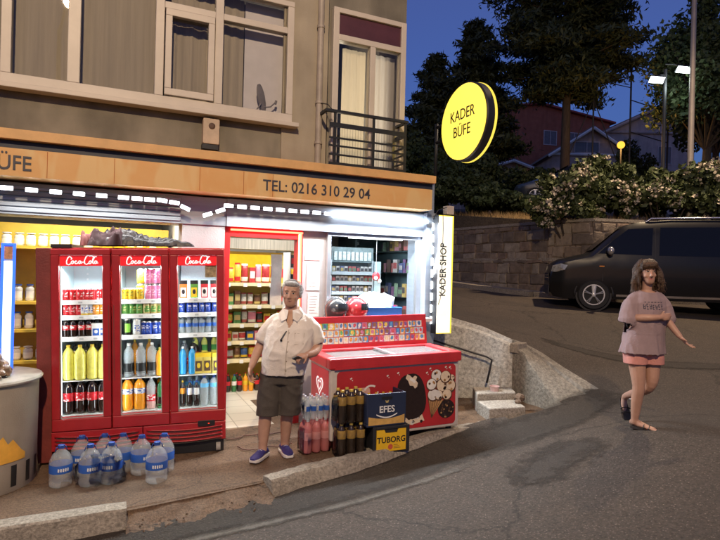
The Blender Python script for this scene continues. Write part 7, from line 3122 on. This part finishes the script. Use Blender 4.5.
# headlight wraps the corner
for s in (-1, 1):
    hl = MB()
    hp_ = [(.03, .81), (.12, .80), (.30, .85), (.36, .95), (.22, .99), (.06, .94)]
    k = len(hp_)
    vv_ = [(x, s * (vh(x, z) + .010), z) for x, z in hp_]
    hl.add(vv_ + [(.22, s * (vh(.22, .90) + .014), .90)], [[i, (i + 1) % k, k] if s < 0 else [(i + 1) % k, i, k] for i in range(k)])
    hl.build('headlight', m_lamp, van)
wsg = MB()
wsg.poly([(.89, -.70, 1.285), (.89, .70, 1.285), (1.50, .64, 1.835), (1.50, -.64, 1.835)])
ws_ = wsg.build('windscreen', m_carglass, van)
ws_.location = (-.022, 0, .016)
g = MB()
g.box(-.012, -.60, .60, .0, .60, .78)
g.build('grille', m_blackplastic, van)
MB().box(-.016, -.56, .66, -.0125, .56, .68).box(-.016, -.56, .72, -.0125, .56, .735).build('grille_bar', m_chrome, van)
MB().box(-.010, -.75, .30, .001, .75, .50).build('bumper_intake', m_blackplastic, van)
for s in (-1, 1):
    mr = MB()
    mr.ell((1.20, s * 1.06, 1.27), (.07, .10, .095), n=12, m=8)
    mr.tube([(1.24, s * .93, 1.18), (1.22, s * 1.0, 1.22)], .03, 8)
    mr.build('mirror', M('mirror_silver', (.45, .45, .46), .25, metal=.6), van, smooth=60)
rl_ = MB()
for s in (-1, 1):
    rl_.tube([(1.95, s * .66, 1.92), (2.05, s * .66, 1.995), (4.35, s * .66, 2.02), (4.5, s * .66, 1.96)], .018, 8)
rl_.build('roof_rail', m_chrome, van, smooth=60)
for x in (.90, 3.95):
    for s in (-1, 1):
        wheel(van, x, s * .862, .325, .215, s)
        ar_ = MB()
        ar_.tube([(x + .385 * math.cos(a), s * .925, .325 + .385 * math.sin(a)) for a in [PI * i / 16 - .12 for i in range(18)]], (.022, .02), 6)
        ar_.build('arch_lip', m_blackplastic, van, smooth=180)
        MB().tube([(x, s * .905, .325), (x, s * .919, .325)], .368, 32).build('arch_shadow_gap', m_blackplastic, van)

# dark car parked on the terrace
cx2, cy2 = rd(5.85, 20.6)
car = empty('parked_car', (cx2, cy2, ter(cx2, cy2) + .35), -YAW + R(-20), 'dark car parked above the wall among the trees', 'car')
car_h = car_body(car, [(0, .60), (.1, .74), (.9, .92), (1.25, 1.0), (1.9, 1.38), (2.6, 1.46), (3.3, 1.36), (3.9, 1.0), (4.15, .92), (4.2, .6)], [(0, .35), (.2, .22), (4.0, .24), (4.2, .4)], 1.74, .9, .35, M('dark_car_paint', (.03, .04, .055), .25, coat=.6), n=40)
for s in (-1, 1):
    side_patch(car, 'window', [(1.40, 1.0), (2.32, 1.0), (2.32, 1.36), (1.90, 1.33)], car_h, m_carglass, s=s)
    side_patch(car, 'window', [(2.40, 1.0), (3.55, 1.0), (3.20, 1.31), (2.40, 1.37)], car_h, m_carglass, s=s)
MB().poly([(1.26, -.66, 1.03), (1.26, .66, 1.03), (1.88, .56, 1.385), (1.88, -.56, 1.385)]).build('windscreen', m_carglass, car).location = (-.02, 0, .02)
for x in (.75, 3.35):
    for s in (-1, 1):
        wheel(car, x, s * .78, .30, .19, s)

# ================================================================== STREET FURNITURE AND LAMPS
px_, py_ = 14.52, 9.82
pole = empty('street_lamp', (px_, py_, 1.2), 0, 'tall grey lamp post rising beside the white flowering bush', 'street lamp')
MB().tube([(0, 0, 0), (0, 0, 4), (0, 0, 10.2)], [.095, .078, .055], 14).build('post', M('galvanised_post', (.34, .30, .26), .5, metal=.3, var=.15, scale=3), pole, smooth=60)
MB().tube([(0, 0, 10.1), (-.5, -.7, 10.6), (-1.3, -1.8, 10.75)], [.045, .04, .035], 10).build('arm', m_alu, pole, smooth=60)
MB().ell((-1.55, -2.15, 10.76), (.16, .34, .09), n=14, m=8, rot=Matrix.Rotation(R(-36), 3, 'Z')).build('lamp_head', m_alu, pole, smooth=60)
MB().ell((-1.55, -2.15, 10.68), (.11, .24, .05), n=14, m=8, rot=Matrix.Rotation(R(-36), 3, 'Z')).build('bulb', M_emit('sodium_bulb', (1.0, .55, .18), 40), pole, smooth=60)


def spot(name, loc, tgt, energy, col, angle=150, blend=.8, rad=.18):
    d = bpy.data.lights.new(name, 'SPOT')
    d.energy = energy
    d.color = col
    d.spot_size = R(angle)
    d.spot_blend = blend
    d.shadow_soft_size = rad
    o = bpy.data.objects.new(name, d)
    COL.objects.link(o)
    o.location = loc
    o.rotation_euler = (Vector(tgt) - Vector(loc)).to_track_quat('-Z', 'Y').to_euler()
    return o


SOD = (1.0, .73, .45)
spot('street_light', (px_ - 1.55, py_ - 2.15, 1.2 + 10.6), (9.5, 9, 0), 2600, SOD, 92)
# the street lamp on our own side of the road (behind the viewer): its light falls on the upper facade
pole2 = empty('street_lamp', (-1.5, -5.6, road_z(-1.5, -5.6)), 0, 'street lamp on the near side of the road opposite the shop', 'street lamp')
MB().tube([(0, 0, 0), (0, 0, 4), (0, 0, 8.4)], [.095, .078, .055], 14).build('post', MATS['galvanised_post'], pole2, smooth=60)
MB().tube([(0, 0, 8.3), (.2, .8, 8.7), (.35, 1.5, 8.75)], [.045, .04, .035], 10).build('arm', m_alu, pole2, smooth=60)
MB().ell((.4, 1.8, 8.76), (.16, .34, .09), n=14, m=8).build('lamp_head', m_alu, pole2, smooth=60)
MB().ell((.4, 1.8, 8.68), (.11, .24, .05), n=14, m=8).build('bulb', MATS['sodium_bulb'], pole2, smooth=60)
spot('street_light', (-1.1, -3.8, 8.5), (2.6, 5.0, 1.0), 1750, SOD)

# floodlight masts and wires of the sports ground
mastm = M('dark_mast', (.03, .03, .035), .6)


def mast(x, y, z0, z1, label, r=.05):
    o = empty('mast', (x, y, z0), 0, label, 'mast')
    MB().tube([(0, 0, 0), (0, 0, z1 - z0)], r, 8).build('pole', mastm, o, smooth=60)
    return o


a = mast(14.95, 10.95, 3.0, 8.05, 'dark mast carrying the two white floodlights')
for k, (x, y, z) in enumerate(((14.52, 10.93, 7.68), (15.24, 10.60, 8.0))):
    MB().tube([(0, 0, z - 3.0 + .2), ((x - 14.95) * .5, (y - 10.95) * .5, z - 3.0 + .16), (x - 14.95, y - 10.95, z - 3.0 + .06)], .02, 6).build('arm', mastm, a, smooth=60)
    hd_ = MB().prism_xz([(-.22, -.03), (.22, -.06), (.20, .03), (-.17, .06)], -.11, .11).build('lamp_head', mastm, a, bevel=.01)
    hd_.location = (x - 14.95, y - 10.95, z - 3.0)
    hd_.rotation_euler = (R(-32), 0, -YAW)
    em = MB().box(-.20, -.10, -.085, .20, .09, -.07).build('lens', M_emit('flood_white', (.85, 1.0, .95), 12), hd_)
    em.rotation_euler = (R(-14), R(5), 0)
d = bpy.data.lights.new('flood_light', 'POINT')
d.energy = 12
d.color = (.85, 1, .95)
d.shadow_soft_size = .2
o = bpy.data.objects.new('flood_light', d)
COL.objects.link(o)
o.location = (14.9, 10.7, 7.5)
b1 = mast(19.05, 15.45, 3.8, 10.6, 'thin dark pole left of the orange lamp and beige house', .035)
c1 = mast(17.7, 16.1, 3.6, 9.9, 'thin dark pole in front of the pink gabled house', .035)
d1 = mast(21.4, 15.5, 3.9, 10.6, 'thin dark pole behind the floodlight mast', .04)
mb = MB()
mb.tube([(17.7, 16.1, 9.8), (19.05, 15.45, 9.5)], .018, 5)
for z in (7.7, 9.0, 10.4):
    mb.tube([(19.05, 15.45, z), (21.4, 15.5, z - .15)], .022, 5)
mb.tube([(17.7, 16.1, 9.0), (16.6, 16.4, 6.4)], .022, 5)
mb.tube([(17.7, 16.1, 9.0), (18.7, 15.8, 6.6)], .022, 5)
tag(mb.build('cable', mastm, smooth=60), 'slack dark wires and stays strung between the thin poles', 'cable')
ol = empty('orange_lamp', (16.15, 13.45, 3.4), 0, 'small round orange lamp glowing above the white roses', 'lamp')
MB().tube([(0, 0, 0), (0, 0, 2.92)], .03, 8).build('post', mastm, ol, smooth=60)
MB().ell((0, 0, 3.02), (.13, .13, .13), n=16, m=10).build('globe', M_emit('orange_globe', (1.0, .46, .05), 1.9), ol, smooth=180)
d = bpy.data.lights.new('orange_light', 'POINT')
d.energy = 60
d.color = (1.0, .5, .12)
d.shadow_soft_size = .2
o = bpy.data.objects.new('orange_light', d)
COL.objects.link(o)
o.location = (16.0, 13.2, 6.42)

# ================================================================== HOUSES BEHIND
def house(name, loc, rz, w, dpt, h, ridge, wallm, roofm, label, wins, gable_trim=None, over=.35):
    o = empty(name, loc, rz, label, 'house')
    mb_ = MB()
    mb_.prism_xz([(-w / 2, 0), (w / 2, 0), (w / 2, h), (0, h + ridge), (-w / 2, h)], 0, dpt)
    mb_.build('wall', wallm, o)
    rf = MB()
    sl = math.atan2(ridge, w / 2)
    t = .14
    for k in (-1, 1):
        p = [(0, h + ridge + .02), (k * (w / 2 + over), h - over * math.tan(sl) + .02), (k * (w / 2 + over), h - over * math.tan(sl) + .02 + t), (0, h + ridge + .02 + t)]
        rf.prism_xz(p if k < 0 else p[::-1] if False else ([p[0], p[1], p[2], p[3]] if k > 0 else p), -over, dpt + over)
    ro = rf.build('roof', roofm, o)
    bm_ = bmesh.new()
    bm_.from_mesh(ro.data)
    bmesh.ops.recalc_face_normals(bm_, faces=bm_.faces)
    bm_.to_mesh(ro.data)
    bm_.free()
    if gable_trim:
        g_ = MB()
        for k in (-1, 1):
            a_, b_ = (0, h + ridge - .02), (k * (w / 2 + over), h - over * math.tan(sl) - .02)
            g_.tube([(a_[0], -over - .03, a_[1]), (b_[0], -over - .03, b_[1])], .10, 6)
        g_.tube([(-w / 2 - .1, -.08, h - .05), (w / 2 + .1, -.08, h - .05)], .09, 6)
        g_.build('trim', gable_trim, o)
    for (x, z, ww, hh) in wins:
        f_ = MB()
        for q in ((x - ww / 2, z - hh / 2, x + ww / 2, z - hh / 2 + .07), (x - ww / 2, z + hh / 2 - .07, x + ww / 2, z + hh / 2), (x - ww / 2, z - hh / 2 + .07, x - ww / 2 + .07, z + hh / 2 - .07), (x + ww / 2 - .07, z - hh / 2 + .07, x + ww / 2, z + hh / 2 - .07), (x - .03, z - hh / 2 + .07, x + .03, z + hh / 2 - .07)):
            f_.box(q[0], -.05, q[1], q[2], .03, q[3])
        fo = f_.build('window', M('dull_house_trim', (.46, .40, .40), .6), o)
        MB().box(x - ww / 2 + .07, -.012, z - hh / 2 + .07, x + ww / 2 - .07, -.004, z + hh / 2 - .07).build('pane', M('dim_house_pane', (.14, .12, .13), .3), fo)
    return o


m_pink = M_plaster('pinkish_render', (.42, .31, .26), (.52, .39, .33), streak=.2)
m_beige = M_plaster('pale_beige_render', (.42, .36, .34), (.50, .43, .40), streak=.25)
m_tileroof = M('red_roof_tiles', (.30, .06, .05), .8, var=.3, stretch=(1, 12, 1), scale=2)
m_greyroof = M('grey_roof_tiles', (.20, .17, .17), .8, var=.3, stretch=(1, 12, 1), scale=2)
hx, hy = rd(15.2, 36)
house('gable_house', (hx, hy, 5.6), -YAW, 5.2, 8, 4.3, 1.7, m_pink, m_greyroof, 'pinkish gabled house with white trim behind the cedar', [(-.3, 4.75, 1.7, .8), (-1.2, 1.6, .8, 2.2), (.2, 1.6, .8, 2.2), (1.3, 1.6, .8, 2.2)], m_white)
hx, hy = rd(14.3, 44)
house('red_house', (hx, hy, 6), -YAW + R(12), 13.0, 8, 8.6, 1.0, M_plaster('brick_red_render', (.32, .10, .055), (.40, .13, .075), streak=.2), m_tileroof, 'red house with a low roof standing behind the pink gable', [(3.2, 7.0, 1.2, 1.2), (1.0, 7.0, 1.2, 1.2)])
hx, hy = rd(20.2, 38)
house('beige_house', (hx, hy, 5.6), -YAW, 6.2, 10, 6.4, 1.5, m_beige, m_greyroof, 'pale beige gabled house behind the floodlight poles', [(-1.2, 4.8, 1.0, 1.3), (1.0, 4.8, 1.0, 1.3), (-1.3, 2.0, 1.0, 1.3)], m_beige)
hx, hy = rd(10.2, 37)
house('low_house', (hx, hy, 5.4), -YAW + R(8), 7.0, 6, 3.0, 1.1, m_pink, m_greyroof, 'low pinkish house half hidden by the cedar trunk', [(-1.2, 1.7, .9, 1.4), (.8, 1.7, .9, 1.4), (2.4, 1.7, .9, 1.4)], m_white)

# ================================================================== TREES AND SHRUBS
RNG = np.random.default_rng(11)


def leaf_mesh(name, P, size, aspect, mat, rng=RNG, flat=None, mats=None, mi=None, up=0.0):
    """P: (n,3) leaf centres; each leaf is one bent quad of its own"""
    n = len(P)
    a = rng.normal(size=(n, 3))
    if up:
        a[:, 2] += up
    a /= np.linalg.norm(a, axis=1)[:, None]
    b = rng.normal(size=(n, 3))
    b -= (a * b).sum(1)[:, None] * a
    b /= np.linalg.norm(b, axis=1)[:, None]
    c = np.cross(a, b)
    s = size * rng.uniform(.6, 1.3, n)[:, None]
    L = b * s * aspect
    W_ = c * s
    bend = a * s * .25
    V = np.stack([P - L, P - W_ * .9 + bend, P + L, P + W_ * .9 + bend], 1).reshape(-1, 3)
    me = bpy.data.meshes.new(name)
    me.vertices.add(4 * n)
    me.vertices.foreach_set('co', V.ravel())
    me.loops.add(4 * n)
    me.loops.foreach_set('vertex_index', np.arange(4 * n, dtype=np.int32))
    me.polygons.add(n)
    me.polygons.foreach_set('loop_start', np.arange(0, 4 * n, 4, dtype=np.int32))
    me.polygons.foreach_set('loop_total', np.full(n, 4, dtype=np.int32))
    for m in (mats or [mat]):
        me.materials.append(m)
    if mi is not None:
        me.polygons.foreach_set('material_index', mi.astype(np.int32))
    me.update(calc_edges=True)
    return me


def link(me, name, parent=None):
    o = bpy.data.objects.new(name, me)
    COL.objects.link(o)
    if parent:
        o.parent = parent
    return o


def M_leaf(name, c1, c2):
    return M(name, c1, .6, col2=c2, scale=1.3, spec=.3)


m_needle = M_leaf('cedar_needles', (.030, .042, .022), (.055, .070, .032))
m_leaf1 = M_leaf('broad_leaves', (.035, .055, .024), (.070, .095, .038))
m_leaf2 = M_leaf('hedge_leaves', (.030, .050, .022), (.060, .085, .036))
m_rose_leaf = M_leaf('rose_leaves', (.045, .062, .022), (.085, .105, .040))
m_bark = M('bark', (.050, .037, .028), .9, var=.4, stretch=(6, 6, 1), scale=3, bump=.8, bscale=25)


def cedar(x, y, z, H, Rm, label, seed, z_first=2.2, n_br=58, per=420, size=.10):
    rng = np.random.default_rng(seed)
    t = empty('cedar_tree', (x, y, z), 0, label, 'tree')
    tr_ = MB()
    lean = rng.uniform(-.03, .03, 2)
    tr_.tube([(0, 0, -.3), (lean[0] * H * .3, lean[1] * H * .3, H * .3), (lean[0] * H * .6, lean[1] * H * .6, H * .65), (lean[0] * H, lean[1] * H, H)], [.21, .17, .11, .03], 10)
    pts = []
    for k in range(n_br):
        f = (k + .5) / n_br
        zz = z_first + (H - z_first) * f ** 1.05
        env = (1 - f) ** .62 * min(1.0, .45 + 2.4 * f)
        L = Rm * env * rng.uniform(.62, 1.12)
        az = k * 2.399 + rng.uniform(-.5, .5)
        dx, dy = math.cos(az), math.sin(az)
        droop = rng.uniform(-.05, .22)
        br_ = [(lean[0] * zz, lean[1] * zz, zz)]
        for q in (.35, .7, 1.0):
            br_.append((lean[0] * zz + dx * L * q, lean[1] * zz + dy * L * q, zz + L * (.10 * q * 2 - droop * q * q * 1.6)))
        tr_.tube(br_, [.07 * env + .02, .05 * env + .015, .03, .012], 6)
        nn = int(per * (L / Rm + .15))
        # sprays: clumps along the branch, flattened
        nc = 8
        for c in range(nc):
            q = rng.uniform(.22, 1.08)
            bx = br_[0][0] + dx * L * q
            by = br_[0][1] + dy * L * q
            bz = zz + L * (.2 * q - droop * q * q * 1.6)
            off = rng.normal(0, .16 * L * (1.1 - .4 * q) + .08)
            cx_, cy_ = bx - dy * off, by + dx * off
            m_ = nn // nc
            pp = rng.normal(size=(m_, 3)) * np.array([.30, .30, .11]) * (.45 + .28 * L / Rm * 2)
            pts.append(pp + np.array([cx_, cy_, bz + .05]))
    tr_.build('trunk', m_bark, t, smooth=60)
    P = np.concatenate(pts)
    link(leaf_mesh('crown', P, size, 3.0, m_needle, rng, up=.6), 'crown', t)
    return t


def bushy(name, x, y, z, rx, ry, rz, label, seed, n=9000, size=.09, mat=None, trunk=True, lobes=26, cat='tree', zc=None, group=None):
    rng = np.random.default_rng(seed)
    t = empty(name, (x, y, z), 0, label, cat, group)
    zc = zc if zc is not None else rz * 1.15
    pts = []
    limbs = MB()
    if trunk:
        limbs.tube([(0, 0, -.3), (rng.uniform(-.1, .1), rng.uniform(-.1, .1), zc * .6), (0, 0, zc)], [.16 + .02 * rz, .11, .05], 8)
    for k in range(lobes):
        d = rng.normal(size=3)
        d /= np.linalg.norm(d)
        if d[2] < -.55:
            d[2] *= -.4
        r_ = rng.uniform(.45, .98)
        c = np.array([d[0] * rx * r_, d[1] * ry * r_, zc + d[2] * rz * r_])
        lr = rng.uniform(.22, .42)
        m_ = int(n / lobes * rng.uniform(.6, 1.4))
        q = rng.normal(size=(m_, 3))
        q /= np.linalg.norm(q, axis=1)[:, None]
        q *= (rng.random(m_) ** .45)[:, None]
        pts.append(c + q * np.array([rx, ry, rz]) * lr * np.array([1, 1, .8]))
        if trunk:
            limbs.tube([(0, 0, zc * .5), tuple(c * .5 + np.array([0, 0, zc * .3])), tuple(c)], [.05, .03, .012], 5)
    if trunk:
        limbs.build('trunk', m_bark, t, smooth=60)
    P = np.concatenate(pts)
    P = P[P[:, 2] > .02]
    link(leaf_mesh('crown', P, size, 1.5, mat or m_leaf1, rng), 'crown', t)
    return t, P, rng


def at(r, d):
    x, y = rd(r, d)
    return x, y, ter(x, y)


x, y, z = at(8.05, 21.5)
cedar(x, y, z, 12.6, 3.55, 'large dark cedar filling the sky behind the round sign', 5, z_first=4.6, n_br=84, per=1050, size=.045)
x, y, z = at(5.55, 26)
cedar(x, y, z, 9.2, 2.7, 'dark tree between the building corner and the round sign', 8, z_first=1.0, n_br=64, per=620, size=.058)
x, y, z = at(3.5, 28)
cedar(x, y, z, 8.0, 2.3, 'slimmer dark tree close behind the building corner', 9, z_first=.8, n_br=56, per=560, size=.058)
x, y, z = at(10.9, 17.2)
bushy('leafy_tree', x, y, z, 1.9, 1.8, 3.0, 'leafy tree at the edge of view beside the lamp post', 14, n=24000, size=.052, lobes=46, zc=4.6)
x, y, z = at(14.4, 22)
bushy('leafy_tree', x, y, z, 1.9, 1.9, 3.2, 'taller leafy tree behind the lamp post', 15, n=18000, size=.070, lobes=40, zc=5.2)
# hedges / understorey
for i, (r_, d_, rx, rz, lab) in enumerate(((3.6, 21.0, 1.5, 1.5, 'dark shrub above the stone wall next to the round sign'), (5.0, 23.5, 1.9, 1.7, 'rounded dark shrub behind the parked car'), (2.2, 23.0, 1.6, 1.9, 'dark shrub behind the upright shop sign'), (7.3, 24.5, 1.7, 1.3, 'dark shrub beneath the big cedar'), (9.6, 23.5, 1.5, 1.2, 'dark shrub right of the cedar trunk'), (12.2, 25.5, 1.6, 2.0, 'dark shrub below the orange lamp'), (6.6, 19.3, .9, .65, 'low shrub by the nose of the parked car'), (3.4, 19.4, 1.5, .75, 'low spreading shrub on the wall top by the upright shop sign'), (5.0, 19.0, 1.3, .65, 'low spreading shrub left of the parked car'), (1.4, 22.5, 1.6, 1.2, 'shrub behind the balcony corner of the building'))):
    x, y, z = at(r_, d_)
    bushy('shrub', x, y, z, rx, rx * .9, rz, lab, 40 + i, n=8200, size=.062, mat=m_leaf2, trunk=False, lobes=20, cat='shrub', zc=rz * .75, group='dark shrubs on the terrace')
# far wood closing the view
rng = np.random.default_rng(77)
pts = []
for k in range(70):
    r_ = rng.uniform(-12, 46)
    x, y = rd(r_, rng.uniform(52, 62))
    c = np.array([x, y, ter(x, y) + rng.uniform(-4.5, -1.0)])
    m_ = 260
    q = rng.normal(size=(m_, 3))
    q /= np.linalg.norm(q, axis=1)[:, None]
    pts.append(c + q * np.array([3.2, 3.2, 3.0]) * (rng.random(m_) ** .4)[:, None])
far = link(leaf_mesh('far_wood', np.concatenate(pts), .42, 1.3, m_leaf2, rng), 'far_wood')
tag(far, 'dark wood along the skyline behind the houses', 'wood', kind='stuff')

# white rose bushes on top of the wall
m_petal = M('white_petals', (.46, .40, .31), .7, var=.12)


def rose(x, y, z, rx, ry, rz, label, seed, n, nf, zc):
    rng = np.random.default_rng(seed)
    t, P, rng = bushy('rose_bush', x, y, z, rx, ry, rz, label, seed, n=n, size=.055, mat=m_rose_leaf, trunk=False, lobes=30, cat='rose bush', zc=zc, group='white rose bushes over the stone wall')
    st_ = MB()
    for k in range(10):
        p = P[rng.integers(len(P))]
        st_.tube([(p[0] * .2, p[1] * .2, -.3), (p[0] * .7, p[1] * .7, p[2] * .6), tuple(p)], [.03, .02, .008], 5)
    st_.build('stem', m_bark, t, smooth=60)
    # flowers near the outer surface facing out
    cand = P[rng.permutation(len(P))[:nf * 6]]
    w = (cand[:, 0] / rx) ** 2 + (cand[:, 1] / ry) ** 2 + ((cand[:, 2] - zc) / rz) ** 2
    toward = -(cand[:, 0] * .418 + cand[:, 1] * .9085)
    sel = cand[np.argsort(-(w + toward * .45))[:nf]]
    pp = []
    for c in sel:
        k = rng.integers(5, 12)
        sp = rng.uniform(.03, .055)
        pp.append(c + rng.normal(size=(k, 3)) * sp + np.array([-.03, -.08, .02]))
    link(leaf_mesh('blossoms', np.concatenate(pp), .040, 1.0, m_petal, rng), 'blossoms', t)
    return t


x, y = rd(5.6, 14.75)
rose(x, y, ter(x, y) - .2, 1.15, .8, .95, 'white rose bush tumbling over the wall end by the van bonnet', 61, 6500, 75, .55)
x, y = rd(7.0, 15.2)
rose(x, y, ter(x, y) - .1, 1.25, .9, 1.1, 'tallest white rose bush, below the orange lamp', 62, 8000, 95, .85)
x, y = rd(8.35, 14.9)
rose(x, y, ter(x, y) - .2, 1.1, .9, 1.0, 'white rose bush over the van roof, left of the lamp post', 63, 7000, 80, .75)
x, y = rd(9.6, 14.9)
rose(x, y, ter(x, y) - .2, 1.2, .9, 1.05, 'white rose bush right of the lamp post', 64, 7000, 80, .85)

# dry grass fringe along the wall top
rng = np.random.default_rng(5)
mb = MB()
for (a, b) in zip(WALLP[1:-2], WALLP[2:-1]):
    A, B_ = Vector((*a, 0)), Vector((*b, 0))
    n = int((B_ - A).length * 230)
    for k in range(n):
        p = A.lerp(B_, rng.random()) + Vector((.35 + rng.random() * 1.3, .15 + rng.random() * .5, 0))
        z = max(3.28, ter(p.x, p.y)) - .02
        h = rng.uniform(.08, .26)
        dx, dy = rng.normal(0, .06, 2)
        w = .008
        mb.poly([(p.x - w, p.y, z), (p.x + w, p.y, z), (p.x + dx, p.y + dy, z + h)])
tag(mb.build('dry_grass', M('straw', (.30, .20, .09), .9, var=.3)), 'dry straw coloured grass along the top of the stone wall', 'grass', kind='stuff')
